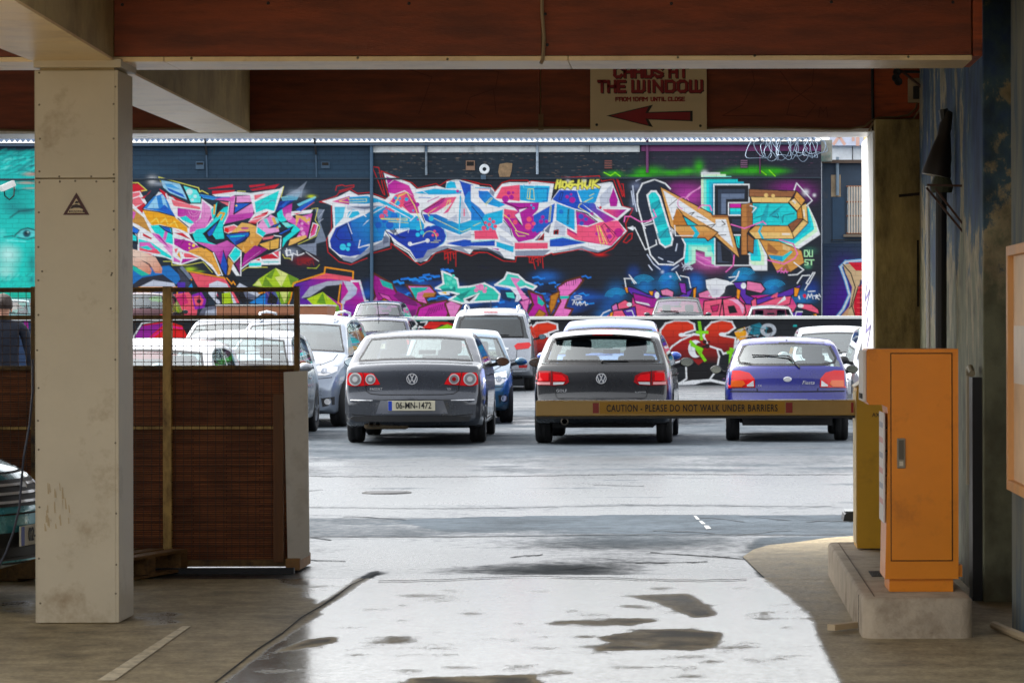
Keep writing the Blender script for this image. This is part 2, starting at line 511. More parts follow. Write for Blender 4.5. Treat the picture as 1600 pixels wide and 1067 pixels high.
# yard (asphalt): rows of differing wetness
wm.p(g(.62), [(0, 600), (1600, 600), (1600, 700), (0, 700)])
wm.p(g(.40), [(480, 640), (1345, 640), (1345, 712), (480, 712)])
wm.p(g(.62), [(0, 712), (1600, 712), (1600, 742), (0, 742)])
wm.p(g(.92), [(0, 742), (1600, 738), (1600, 800), (0, 800)])
wm.p(g(.72), [(0, 790), (1600, 785), (1600, 806), (0, 809)])
wm.p(g(.12), [(600, 812), (760, 806), (1000, 804), (1600, 806), (1600, 838), (1000, 834), (700, 830)])
wm.p(g(.5), [(480, 815), (620, 812), (700, 832), (480, 832)])
wm.p(g(.66), [(0, 838), (1600, 838), (1600, 912), (0, 912)])
wm.spray(g(.28), 1000, 845, 160, 14, .8)
wm.spray(g(.98), 640, 872, 170, 22, .9)
wm.spray(g(.25), 860, 890, 170, 10, .7)
wm.spray(g(.95), 1090, 888, 90, 16, .8)
for i in range(60):
    y = 640 + 200 * random.random()
    wm.spray(g(random.choice((.15, .9, .95))), 480 + 860 * random.random(), y, 60 + 90 * random.random(), 1.2 + 2.0 * random.random(), .5)
# car park floor (concrete)
wm.p(g(.05), [(0, 904), (1600, 904), (1600, 1100), (0, 1100)])
wm.p(g(.97), [(470, 904), (590, 896), (1120, 900), (1165, 868), (1190, 905), (1232, 935), (1268, 965), (1280, 1000), (1300, 1040), (1330, 1100), (300, 1100), (345, 1067), (420, 1010), (500, 960)])
wm.p(g(.80), [(470, 893), (590, 893), (560, 915), (520, 935), (470, 935)])
wm.p(g(.05), [(1165, 868), (1190, 840), (1600, 830), (1600, 1100), (1330, 1100), (1300, 1040), (1280, 1000), (1268, 965), (1232, 935), (1190, 905)])
wm.p(g(-.5), [(985, 932), (1075, 930), (1100, 945), (1118, 962), (1085, 966), (1060, 955), (1030, 944)])  # dark mirror reflections in the wet lane, painted as darker base colour
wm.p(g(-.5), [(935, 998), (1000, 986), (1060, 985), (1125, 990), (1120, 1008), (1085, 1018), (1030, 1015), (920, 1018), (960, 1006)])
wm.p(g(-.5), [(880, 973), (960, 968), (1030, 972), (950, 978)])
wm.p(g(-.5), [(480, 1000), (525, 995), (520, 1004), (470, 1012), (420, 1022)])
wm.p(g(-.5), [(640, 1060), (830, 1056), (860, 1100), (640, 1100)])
wm.p(g(.97), [(1230, 868), (1165, 868), (1200, 850), (1245, 848), (1290, 842), (1240, 858)])
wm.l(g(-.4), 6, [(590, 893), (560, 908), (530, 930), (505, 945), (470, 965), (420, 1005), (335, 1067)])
for i in range(70):  # streaks breaking up the painted reflections
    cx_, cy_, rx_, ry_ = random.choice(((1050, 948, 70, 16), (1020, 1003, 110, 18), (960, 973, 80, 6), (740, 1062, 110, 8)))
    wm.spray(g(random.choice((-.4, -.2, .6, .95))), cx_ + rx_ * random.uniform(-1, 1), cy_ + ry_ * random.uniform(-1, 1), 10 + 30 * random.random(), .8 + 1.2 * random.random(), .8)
# puddles on the dry left half
wm.p(g(0.72), [(190, 975), (203, 958), (260, 954), (288, 958), (270, 966), (292, 972), (240, 978)])
wm.p(g(0.68), [(205, 925), (240, 926), (212, 932)])
wm.p(g(0.68), [(0, 940), (52, 935), (54, 962), (0, 955)])
wm.p(g(.95), [(430, 905), (480, 903), (500, 915), (440, 918)])
wm.spray(g(.55), 20, 915, 40, 8, .8)
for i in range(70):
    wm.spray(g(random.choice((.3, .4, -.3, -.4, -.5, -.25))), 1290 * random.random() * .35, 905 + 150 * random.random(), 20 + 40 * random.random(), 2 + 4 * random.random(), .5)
for i in range(150):
    wm.spray(g(random.choice((.15, .3, .42, .5, .5))), 400 + 860 * random.random(), 908 + 165 * random.random(), 12 + 46 * random.random() ** 2, 1.0 + 3.2 * random.random(), .75)
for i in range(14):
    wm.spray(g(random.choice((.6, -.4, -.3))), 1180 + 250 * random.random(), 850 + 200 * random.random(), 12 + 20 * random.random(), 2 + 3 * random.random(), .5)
lin = _lin
def box_blur(a, n, ax):
    k = np.ones(n) / n
    return np.apply_along_axis(lambda q: np.convolve(np.pad(q, n // 2, mode='edge'), k, 'valid')[:len(q)], ax, a)
_b = wm.a[238:, :, 0]
wm.a[238:, :, 0] = box_blur(box_blur(_b, 19, 1), 5, 0)

ASPHALT = wet_mat('wet_asphalt', (0.085, 0.105, 0.125), (0.03, 0.036, 0.042), 0.95, 0.22, 55, 0.8, vs=0.9, sharp=(.22, .80), rgh=.14)
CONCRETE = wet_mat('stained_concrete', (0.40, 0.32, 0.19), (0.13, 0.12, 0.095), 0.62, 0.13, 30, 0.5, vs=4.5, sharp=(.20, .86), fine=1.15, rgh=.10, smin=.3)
o = mk('ground', [(-600, -400, -.03), (600, -400, -.03), (600, 1200, -.03), (-600, 1200, -.03)], [(0, 1, 2, 3)], M('far_ground', (95, 92, 88), .9))
o['kind'] = 'structure'
sheet('yard', axis(-45, 25, -9, 4, .06, .5), np.concatenate([axis(18.58, 34, 18, 34, .05, .05), axis(34.1, 77.6, 34, 60, .15, .4)]), 0.0, ASPHALT, wm, .5)
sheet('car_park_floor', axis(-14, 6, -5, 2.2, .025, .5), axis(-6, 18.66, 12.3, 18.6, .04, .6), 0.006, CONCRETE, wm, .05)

# faded bay line, floor joint and a short lane mark
LINE = M('faded_line_paint', (214, 200, 170), .8, var=.25, vs=14, dirt=(150, 134, 100), ds=9, dlo=.5, dhi=.7)
def ground_quad(name, pts, z, mat):
    v = []
    for px, py in pts:
        Y = GY(py); v.append((X_(px, Y), Y, z))
    o = mk(name, v, [tuple(range(len(v) - 1, -1, -1))], mat)
    o['kind'] = 'structure'
    return o
ground_quad('bay_line', [(284, 979), (297, 979), (178, 1064), (150, 1064)], 0.010, LINE)
ground_quad('concrete_apron', [(1160, 871), (1176, 860), (1200, 853), (1240, 849), (1290, 842), (1345, 838), (1560, 838), (1560, 907), (1198, 907), (1182, 893)], 0.007, CONCRETE)
for q_ in ([(1083, 806), (1087, 806), (1093, 812), (1088, 812)], [(1091, 814), (1096, 814), (1102, 819), (1096, 819)], [(1099, 821.5), (1106, 821.5), (1111, 826), (1103, 827)]): ground_quad('lane_mark', q_, 0.004, M('white_mark', (170, 172, 170), .6, dirt=(70, 76, 84), ds=20))
o = MB()
j = [(590, 893), (572, 903), (548, 914), (528, 929), (505, 945), (470, 965), (440, 990), (400, 1016), (335, 1067)]
for a, b in zip(j, j[1:]):
    A = Vector((X_(a[0], GY(a[1])), GY(a[1]), .0085)); B = Vector((X_(b[0], GY(b[1])), GY(b[1]), .0085))
    n_ = Vector((-(B - A).y, (B - A).x, 0)).normalized() * (.004 + .008 * random.random())
    o.add([A - n_, A + n_, B + n_ * .8, B - n_ * .8], [(3, 2, 1, 0)])
o = o.build('floor_joint', M('joint_dirt', (28, 25, 22), .9)); o['kind'] = 'structure'
o = MB()
j = [(x, 905 + 3 * math.sin(x * .013) + 1.2 * random.random()) for x in range(590, 1190, 24)]
for a, b in zip(j, j[1:]):
    A = Vector((X_(a[0], GY(a[1])), GY(a[1]), .012)); B = Vector((X_(b[0], GY(b[1])), GY(b[1]), .012))
    n_ = Vector((0, .02, 0))
    o.add([A - n_, B - n_, B + n_, A + n_], [(0, 1, 2, 3)])
o = o.build('slab_edge_joint', M('joint_dirt', (28, 25, 22), .9)); o['kind'] = 'structure'

# ------------------------------------------------------------------ car park shell
PLY = pmat('red_brown_plywood', (132, 60, 30), .62, var=.30, vs=2.5, stretch=(1, 1, 7), bump=.15, bs=30, dirt=(74, 34, 20), ds=1.2, dlo=.45, dhi=.8)
PLYO = pmat('orange_plywood', (168, 72, 26), .6, var=.2, vs=2.5, stretch=(1, 1, 6), dirt=(80, 36, 22), ds=2)
CREAM = pmat('cream_paint', (205, 184, 150), .6, var=.1, vs=3, bump=.1, bs=25, dirt=(150, 128, 96), ds=2.5, dlo=.5, dhi=.75)
SOFF = pmat('gloss_cream_soffit', (240, 208, 154), .36, var=.06, vs=3, spec=.7, dirt=(204, 168, 116), ds=2.5, dlo=.5, dhi=.75, rvar=.05)
CONCB = pmat('painted_concrete', (176, 152, 106), .75, var=.18, vs=3, bump=.2, bs=20, dirt=(112, 88, 54), ds=1.6, dlo=.45, dhi=.75)
CONCG = pmat('grimy_concrete', (176, 154, 98), .85, var=.35, vs=5, stretch=(1, 1, .35), bump=.5, bs=18, dirt=(84, 70, 42), ds=3.2, dlo=.46, dhi=.70)
WHITEP = pmat('white_paint', (232, 230, 226), .3, var=.06, vs=2, dirt=(190, 182, 170), ds=2)
DARK = pmat('dark_void', (22, 20, 18), .9)
STEELD = pmat('dark_steel', (40, 40, 42), .5, metal=.4)
WIRE = pmat('cable_grey', (150, 128, 100), .6)
BLACKP = pmat('black_plastic', (18, 18, 20), .45)

o = MB().box(-14, 3.4, 11.5, 22.6, 3.72, 3.95).build('ceiling_slab', pmat('ceiling_concrete', (120, 100, 76), .85, var=.2)); o['kind'] = 'structure'

# unseen walls above the opening and behind the camera, added to block sky reflections
BRK = pmat('blocker_dark', (58, 62, 70), .85, var=.2)
o = MB().box(-30, 14, 22.0, 22.58, 3.955, 11.5).build('upper_sky_blocker', BRK); o['kind'] = 'structure'
o = MB().box(-34, 24, -16, -15, -.02, 5.6).build('rear_sky_blocker', BRK); o['kind'] = 'structure'

def fascia_beam(name, label, Yf, Yb, zb, zt, seams, sof, panel_mats, seam_gap=.008):
    x0, x1 = seams[0], seams[-1]
    t = empty(name, ((x0 + x1) / 2, (Yf + Yb) / 2, zb), 0, label, 'beam')
    wp(MB().box(x0, x1, Yf + .03, Yb, zb + .014, zt), 'core', CONCB, t)
    for i in range(len(seams) - 1):
        wp(MB().box(seams[i] + seam_gap / 2, seams[i + 1] - seam_gap / 2, Yf, Yf + .028, zb + .016, zt, bev=.003), 'fascia_panel', panel_mats[i], t)
    k = 5
    for i in range(k):
        a = x0 + (x1 - x0) * i / k; b = x0 + (x1 - x0) * (i + 1) / k
        wp(MB().box(a + .0015, b - .0015, Yf - .004, Yb - .002, zb - .012, zb + .0135, bev=.003), 'soffit_board', sof, t)
    return t

Yb1, Yb1b = 15.9, 16.42
b1 = fascia_beam('front_beam', 'red brown plywood beam with cream soffit across the top of the picture', Yb1, Yb1b, 2.92, 3.715,
                 [-9.0, X_(178, Yb1), X_(848, Yb1), X_(1520, Yb1)], SOFF, [PLY, PLY, PLY])
wp(MB().box(X_(1521, Yb1), X_(1536, Yb1), Yb1 + .005, Yb1b + .2, 2.93, 3.715), 'end_board', PLYO, b1)
wp(MB().tube([P(848, -40, Yb1 - .012), P(848, 20, Yb1 - .014), P(851, 60, Yb1 - .012), P(849, 93, Yb1 - .012), P(846, 99, Yb1 - .02)], .010, 6), 'cable', WIRE, b1)
for px, py in [(192, 6), (300, 90), (420, 4), (560, 90), (853, 22), (856, 70), (1050, 6), (1060, 90), (1180, 88), (1300, 4), (1420, 90), (1490, 5), (700, 92), (640, 5)]:
    q = P(px, py, Yb1 - .001)
    wp(MB().lathe([(0.001, .003), (.007, .003), (.009, 0)], Matrix.Translation(q) @ Matrix.Rotation(R(90), 4, 'X'), 8), 'screw', STEELD, b1)

Yb2, Yb2b = 21.9, 22.5
b2 = fascia_beam('lintel_beam', 'lower red brown plywood beam behind, carrying the card sign, over the yard opening', Yb2, Yb2b, 2.92, 3.715,
                 [-11.0, X_(96, Yb2), X_(372, Yb2), X_(845, Yb2), X_(1364, Yb2), X_(1447, Yb2)], WHITEP, [PLY, PLY, PLY, PLY, PLYO])
pts = [P(x, 201 + 1.5 * math.sin(x * .02), Yb2 - .02) for x in range(-40, 1345, 24)] + [P(1352, 198, Yb2 - .02), P(1362, 190, Yb2 - .02), P(1372, 185, Yb2 - .02), P(1400, 184, Yb2 - .02), P(1420, 181, Yb2 - .03), P(1432, 170, Yb2 - .03), P(1434, 160, Yb2 - .03)]
wp(MB().tube(pts, .009, 6), 'cable', pmat('old_cable', (120, 96, 66), .7), b2)
pts2 = [P(1358, 206, Yb2 - .03), P(1364, 194, Yb2 - .03), P(1376, 189, Yb2 - .03), P(1406, 189, Yb2 - .03), P(1428, 186, Yb2 - .035), P(1441, 168, Yb2 - .035), P(1444, 140, Yb2 - .035)]
wp(MB().tube(pts2, .008, 6), 'cable', WIRE, b2)
wp(MB().tube([P(1364, 104, Yb2 - .01), P(1364, 150, Yb2 - .012), P(1365, 205, Yb2 - .012)], .012, 6), 'conduit', STEELD, b2)
wp(MB().box(X_(842, Yb2), X_(850, Yb2), Yb2 - .012, Yb2 + .001, Z_(203, Yb2), Z_(178, Yb2)), 'joint_cover', pmat('filler', (120, 90, 60), .8), b2)
# pencil scribbles on the boards
for pl in ([(655, 178), (676, 120), (640, 108)], [(734, 104), (780, 112), (775, 138), (735, 152), (728, 176), (744, 184)], [(772, 140), (776, 178)], [(1176, 110), (1180, 130), (1160, 165), (1130, 181), (1200, 182)], [(1220, 112), (1240, 140), (1275, 165), (1260, 184), (1230, 180), (1235, 160), (1270, 135), (1272, 110)], [(1280, 184), (1282, 168), (1287, 176), (1292, 168), (1294, 184)]):
    mb = MB()
    for q in stroke_poly([(X_(a, Yb2), Z_(b, Yb2)) for a, b in pl], .004):
        mb.add([(p[0], Yb2 - .0015 - .0002 * len(mb.f), p[1]) for p in q], [(0, 1, 2, 3)])
    wp(mb, 'pencil_mark', M('pencil', (84, 36, 20), .8), b2)

def joist(label, y0, x0a, x0b, y1, x1a, x1b, z=2.925):
    t = empty('ceiling_joist', ((x1a + x1b) / 2, (y0 + y1) / 2, z), 0, label, 'beam', 'concrete joists above the left column')
    n = 5
    for i in range(n):
        a, b = i / n, (i + 1) / n
        e = .0015
        L = lambda p, q, u: p + (q - p) * u
        v = []
        for u, s_ in ((a, e), (b, -e)):
            y = L(y0, y1, u) + s_
            v += [(L(x0a, x1a, u), y, z), (L(x0b, x1b, u), y, z), (L(x0b, x1b, u), y, 3.716), (L(x0a, x1a, u), y, 3.716)]
        q = MB().add(v, [(4, 5, 6, 7), (0, 1, 5, 4), (1, 2, 6, 5), (2, 3, 7, 6), (3, 0, 4, 7)])
        q.cur = 1; q.add([v[0], v[3], v[2], v[1]], [(0, 1, 2, 3)]) 
        q.f[0], q.f[-1] = q.f[0], q.f[-1]
        wp(q, 'joist_segment', [CONCB, CONCB], t)
        e2 = .004
        u0, u1 = a, b
        bv = []
        for zz in (z - .014, z - .001):
            bv += [(L(x0a, x1a, u0) - .002, L(y0, y1, u0) + e2, zz), (L(x0b, x1b, u0) + .002, L(y0, y1, u0) + e2, zz), (L(x0b, x1b, u1) + .002, L(y0, y1, u1) - e2, zz), (L(x0a, x1a, u1) - .002, L(y0, y1, u1) - e2, zz)]
        wp(MB().add(bv, [(3, 2, 1, 0), (4, 5, 6, 7), (0, 1, 5, 4), (1, 2, 6, 5), (2, 3, 7, 6), (3, 0, 4, 7)]), 'soffit_board', SOFF, t)
    return t
joist('pale painted concrete joist in the top left corner, resting on the cream column', 10.5, -3.43, -2.73, 15.885, -3.40, -2.985)
joist('pale concrete joist right behind the cream column, under the lower beam', 16.43, -3.46, -3.03, 21.885, -3.5, -3.14)

# cream clad column at left
Yc = 15.86
xa, xb = X_(56, Yc), X_(184, Yc)
yb_ = Yc + .40
PANEL = pmat('column_board', (190, 176, 150), .45, var=.07, vs=2.2, bump=.06, bs=14, dirt=(146, 124, 92), ds=2.6, dlo=.54, dhi=.74)
col_ = empty('clad_column', ((xa + xb) / 2, Yc + .2, 0), 0, 'cream boarded square column with screws and a small warning triangle', 'column')
wp(MB().box(xa + .02, xb - .02, Yc + .02, yb_, .0, 2.90), 'core', CONCB, col_)
zj = Z_(277, Yc)
for z0, z1 in ((.012, zj - .003), (zj + .003, 2.86)):
    wp(MB().box(xa, xb - .0125, Yc, Yc + .018, z0, z1, bev=.002), 'face_board', PANEL, col_)
wp(MB().box(xb - .012, xb + .004, Yc - .001, yb_ + .01, .013, 2.86, bev=.002), 'side_board', PANEL, col_)
wp(MB().box(xa - .004, xa + .0, Yc - .001, yb_ + .01, .013, 2.86), 'side_board', PANEL, col_)
zc = Z_(104, Yc)
wp(MB().box(xa - .008, xb + .022, Yc - .012, yb_ + .03, zc, 2.919, bev=.003), 'cap', PANEL, col_)
for px, py in [(62, 112), (181, 134), (62, 162), (178, 161), (63, 215), (178, 215), (62, 266), (178, 271), (93, 274), (143, 274), (94, 282), (118, 281), (151, 282), (62, 283), (178, 282), (61, 330), (178, 328), (178, 357), (60, 384), (175, 425), (173, 480), (60, 436), (174, 428), (66, 422), (172, 390), (60, 490), (58, 545), (60, 604), (60, 700), (180, 560), (180, 690), (61, 790), (181, 880), (60, 870), (180, 925), (62, 940), (181, 800), (59, 655)]:
    wp(MB().lathe([(0.001, .002), (.004, .002), (.0055, 0)], Matrix.Translation(P(px, py, Yc - .0005)) @ Matrix.Rotation(R(90), 4, 'X'), 8), 'screw', M('dull_screw', (92, 80, 62), .6), col_)
# warning triangle
tri = [(99, 334), (140, 334), (120, 299)]
tt = MB().prism([(X_(a, Yc), Z_(b, Yc)) for a, b in tri], Yc - .004, Yc - .0005)
tr_ = wp(tt, 'warning_sign', pmat('sign_maroon', (64, 18, 18), .5), col_)
tri2 = [(106, 331), (133, 331), (120, 308)]
wp(MB().prism([(X_(a, Yc), Z_(b, Yc)) for a, b in tri2], Yc - .006, Yc - .0042), 'sign_face', pmat('sign_cream', (196, 176, 140), .5), tr_).location = (0, 0, 0)
mb = MB()
for q in ([(110, 325), (113, 319), (119, 317), (126, 319), (130, 325), (124, 323), (116, 323)], [(117, 316), (119, 312), (123, 313), (123, 316)], [(108, 330), (132, 330), (131.5, 327), (108.5, 327)]):
    n_ = len(q); mb.add([P(a, b, Yc - .0065) for a, b in q], [tuple(range(n_))])
wp(mb, 'sign_symbol', pmat('sign_black', (40, 22, 18), .5), tr_).location = (0, 0, 0)
text_obj('sign_lettering', 'DANGER', .016, M('sign_cream2', (196, 176, 140), .5), tr_, P(120, 328.6, Yc - .0072))
# scuffs on the column foot
mb = MB()
for i in range(22):
    px = 68 + 40 * random.random(); py = 752 + 70 * random.random(); L_ = 4 + 16 * random.random(); Yq_ = Yc - .0006 - .0001 * i
    q = [(px, py), (px + 1.2, py), (px + 1.2 + 3 * random.random(), py + L_), (px + 2 * random.random(), py + L_)]
    mb.add([P(c_[0], c_[1], Yq_) for c_ in q], [(3, 2, 1, 0)])
o = wp(mb, 'scuff_marks', M('scuff', (176, 154, 118), .8), col_); o['kind'] = 'stuff'

# card sign on the lintel
Ys = Yb2 - .045
sg = empty('card_sign', P(1014, 203, Ys), 0, 'cream board lettered CARDS AT THE WINDOW with a red arrow pointing left', 'sign')
wp(MB().box(X_(923, Ys), X_(1105, Ys), Ys, Ys + .012, Z_(204, Ys), Z_(84, Ys), bev=.002), 'board', pmat('sign_board', (222, 200, 160), .5, var=.05, vs=2), sg)
FONT = {  # squared poster capitals on a 4 x 6 grid
 'C': [[(4, 5), (3, 6), (1, 6), (0, 5), (0, 1), (1, 0), (3, 0), (4, 1)]], 'A': [[(0, 0), (0, 5), (1, 6), (4, 6), (4, 0)], [(0, 3), (4, 3)]],
 'R': [[(0, 0), (0, 6), (3.5, 6), (4, 5), (4, 3.6), (3.2, 3), (0, 3)], [(3.2, 3), (4, 2), (4, 0)]], 'D': [[(0, 0), (0, 6), (3, 6), (4, 5), (4, 1), (3, 0), (0, 0)]],
 'S': [[(4, 5), (3, 6), (1, 6), (0, 5), (0, 4), (4, 2), (4, 1), (3, 0), (1, 0), (0, 1)]], 'T': [[(0, 6), (4, 6)], [(2, 6), (2, 0)]],
 'H': [[(0, 0), (0, 6)], [(4, 0), (4, 6)], [(0, 3), (4, 3)]], 'E': [[(4, 6), (0, 6), (0, 0), (4, 0)], [(0, 3), (3.4, 3)]],
 'W': [[(0, 6), (0, 0), (4.5, 0), (5.5, 1), (5.5, 6)], [(2.75, 0), (2.75, 6)]], 'I': [[(.5, 0), (.5, 6)]], 'N': [[(0, 0), (0, 6), (4, 0), (4, 6)]],
 'O': [[(1, 0), (0, 1), (0, 5), (1, 6), (3, 6), (4, 5), (4, 1), (3, 0), (1, 0)]], 'F': [[(0, 0), (0, 6), (4, 6)], [(0, 3), (3.4, 3)]],
 'M': [[(0, 0), (0, 6), (2.5, 3), (5, 6), (5, 0)]], 'U': [[(0, 6), (0, 1), (1, 0), (3, 0), (4, 1), (4, 6)]], 'L': [[(0, 6), (0, 0), (4, 0)]],
 '1': [[(0, 5), (1, 6), (1, 0)]], '0': [[(1, 0), (0, 1), (0, 5), (1, 6), (3, 6), (4, 5), (4, 1), (3, 0), (1, 0)]]}
FW = {'W': 5.5, 'I': 1, 'M': 5, '1': 1.2, ' ': 2.2}
def poster(txt, px0, px1, pyb, pyt, sw, Y, mat, name, parent, gap=1.9, dx=0, dz=0):
    tot = sum(FW.get(c, 4) for c in txt) + gap * (len(txt) - 1)
    ux = (px1 - px0) / tot; uy = (pyb - pyt) / 6
    mb = MB(); x = 0
    for c in txt:
        for pl in FONT.get(c, []):
            pp = [(X_(px0 + (x + a) * ux, Y) + dx, Z_(pyb - b * uy, Y) + dz) for a, b in pl]
            for i, q in enumerate(stroke_poly(pp, sw)):
                mb.add([(p[0], Y - .0002 * i, p[1]) for p in q], [(0, 1, 2, 3)])
        x += FW.get(c, 4) + gap
    return wp(mb, name, mat, parent)
REDL = pmat('dark_red_print', (150, 16, 30), .5); BLKL = pmat('black_print', (24, 14, 14), .5)
for dx, dz, Y, mt in ((.006, -.006, Ys - .002, BLKL), (0, 0, Ys - .006, REDL)):
    for w_, a, b_, c_, d_ in (('CARDS', 961, 1035, 120, 105), ('AT', 1047, 1074, 120, 105), ('THE', 936, 977, 143, 127), ('WINDOW', 989, 1097, 143, 127)):
        poster(w_, a, b_, c_, d_, .020, Y, mt, 'lettering', sg, dx=dx, dz=dz)
for w_, a, b_ in (('FROM', 963, 986), ('10AM', 990, 1012), ('UNTIL', 1018, 1041), ('CLOSE', 1045, 1070)):
    poster(w_, a, b_, 158, 152.5, .008, Ys - .004, REDL, 'lettering', sg)
for c, Y, k in ((BLKL, Ys - .002, 1.0), (REDL, Ys - .004, 0)):
    pl = [(948, 181), (1021, 164), (1014, 175.5), (1083, 173.5), (1083, 190), (1014, 187), (1021, 199)] if k else [(955, 181), (1014, 167), (1009, 177), (1079, 175.5), (1079, 188), (1009, 185.5), (1014, 196)]
    wp(MB().add([P(a, b, Y) for a, b in pl], [tuple(range(len(pl)))[::-1]]), 'arrow', c, sg)
for px, py in ((933, 195), (1095, 197)):
    wp(MB().lathe([(0.001, .004), (.008, .003), (.01, 0)], Matrix.Translation(P(px, py, Ys)) @ Matrix.Rotation(R(90), 4, 'X'), 8), 'screw', STEELD, sg)

# right hand concrete column with a whitewashed reveal
Yk = 21.72
xk0, xk1 = X_(1365, Yk), X_(1447, Yk)
ck = empty('concrete_column', ((xk0 + xk1) / 2, Yk + .6, 0), 0, 'stained raw concrete column with white painted edge behind the orange cabinet', 'column')
wp(MB().box(xk0 + .013, xk1, Yk, Yk + 1.45, 0.001, Z_(187, Yk), bev=.006), 'shaft', CONCG, ck)
wp(MB().box(xk0, xk0 + .012, Yk + .02, Yk + 1.47, 0.001, 2.905), 'white_face', pmat('whitewash', (236, 234, 230), .6, var=.03), ck)
mb = MB()
for pl in ([(1356, 440), (1352, 470), (1360, 455), (1353, 490)], [(1357, 495), (1353, 520), (1361, 510), (1355, 545)]):
    for a, b in zip(pl, pl[1:]):
        A = Vector((xk0 - .002, Yk + 1.47 * (1365 - a[0]) / 18, Z_(a[1], Yk + .7))); B = Vector((xk0 - .002, Yk + 1.47 * (1365 - b[0]) / 18, Z_(b[1], Yk + .7)))
        mb.bar(A, B, .003, .02)
wp(mb, 'marker_scrawl', M('marker', (120, 110, 170), .5), ck)
wp(MB().box(X_(1433, Yk), X_(1436, Yk), Yk - .003, Yk + .002, Z_(480, Yk), Z_(376, Yk)), 'gouge', DARK, ck)
wp(MB().bar(P(1405, 307, Yk - .02), P(1446, 303, Yk - .02), .02, .02), 'iron_bar', pmat('rust_iron', (40, 28, 20), .8), ck)

# right hand side wall: peeling blue paint, a dark recess and the nearer wall
m, t, b = nodes('peeling_blue_wall')
tc = t.nodes.new('ShaderNodeTexCoord'); sx = t.nodes.new('ShaderNodeSeparateXYZ'); t.links.new(tc.outputs['Object'], sx.inputs[0])
mpg = t.nodes.new('ShaderNodeMapping'); mpg.inputs['Scale'].default_value = (1, 1.1, .75); t.links.new(tc.outputs['Object'], mpg.inputs[0])
n1 = t.nodes.new('ShaderNodeTexNoise'); n1.inputs['Scale'].default_value = 1.6; n1.inputs['Detail'].default_value = 10; n1.inputs['Roughness'].default_value = .72; t.links.new(mpg.outputs[0], n1.inputs['Vector'])
n2 = t.nodes.new('ShaderNodeTexNoise'); n2.inputs['Scale'].default_value = 7; n2.inputs['Detail'].default_value = 8; t.links.new(mpg.outputs[0], n2.inputs['Vector'])
hz = t.nodes.new('ShaderNodeMapRange'); hz.inputs['From Min'].default_value = 1.0; hz.inputs['From Max'].default_value = 2.3; hz.inputs['To Min'].default_value = .26; hz.inputs['To Max'].default_value = -.01
t.links.new(sx.outputs['Z'], hz.inputs[0])
ad = t.nodes.new('ShaderNodeMath'); ad.operation = 'ADD'; t.links.new(n1.outputs[0], ad.inputs[0]); t.links.new(hz.outputs[0], ad.inputs[1])
cr = t.nodes.new('ShaderNodeValToRGB'); cr.color_ramp.interpolation = 'LINEAR'
for pos, c in ((.0, (40, 58, 92)), (.42, (52, 78, 118)), (.52, (74, 100, 112)), (.56, (176, 160, 126)), (.64, (128, 128, 100)), (.80, (112, 112, 88)), (.95, (100, 94, 72))):
    e = cr.color_ramp.elements.new(pos); e.color = (*lin(c), 1)
cr.color_ramp.elements.remove(cr.color_ramp.elements[0]); cr.color_ramp.elements.remove(cr.color_ramp.elements[-1])
t.links.new(ad.outputs[0], cr.inputs[0])
mx = t.nodes.new('ShaderNodeMix'); mx.data_type = 'RGBA'; mx.blend_type = 'MULTIPLY'; mx.inputs['Factor'].default_value = .8
r2 = t.nodes.new('ShaderNodeValToRGB'); r2.color_ramp.elements[0].position = .3; r2.color_ramp.elements[0].color = (.35, .33, .3, 1); r2.color_ramp.elements[1].position = .6
t.links.new(n2.outputs[0], r2.inputs[0]); t.links.new(cr.outputs[0], mx.inputs[6]); t.links.new(r2.outputs[0], mx.inputs[7])
t.links.new(mx.outputs[2], b.inputs['Base Color']); b.inputs['Roughness'].default_value = .8
bp = t.nodes.new('ShaderNodeBump'); bp.inputs['Strength'].default_value = .5; bp.inputs['Distance'].default_value = .02
t.links.new(ad.outputs[0], bp.inputs['Height']); t.links.new(bp.outputs[0], b.inputs['Normal'])
PEEL = m
XW = 1.615
sw = empty('side_wall', (XW + .2, 19, 0), 0, 'right hand wall with peeling blue paint over grey green render', 'wall')
wp(MB().box(XW, XW + .5, 17.0, 21.70, 0.0, 3.715, bev=.01), 'wall_panel', PEEL, sw)
wp(MB().box(XW + .03, XW + .5, 21.73, 23.3, 0.0, 3.715), 'return_wall', CONCG, sw)
wp(MB().box(XW + 1.3, XW + 1.45, 15.0, 17.5, 0.0, 3.715), 'recess_back', pmat('recess_paint', (44, 40, 36), .9), sw)
NEARW = pmat('near_wall_render', (112, 112, 98), .85, var=.3, vs=3, stretch=(1, 2, .5), dirt=(44, 74, 92), ds=1.6, dlo=.45, dhi=.6, bump=.3, bs=14)
nw = empty('near_side_wall', (XW + .2, 12, 0), 0, 'nearest piece of rough wall at the right picture edge', 'wall')
wp(MB().box(XW, XW + 1.2, 6.0, 15.5, 0.0, 3.715, bev=.01), 'wall_panel', NEARW, nw)

# ------------------------------------------------------------------ low graffiti wall, terrace
TER = .8
Yl = 77.0
o = mk('terrace', [(-60, Yl + .3, TER), (40, Yl + .3, TER), (40, 125, TER), (-60, 125, TER)], [(0, 1, 2, 3)], pmat('terrace_asphalt', (70, 74, 80), .6)); o['kind'] = 'structure'

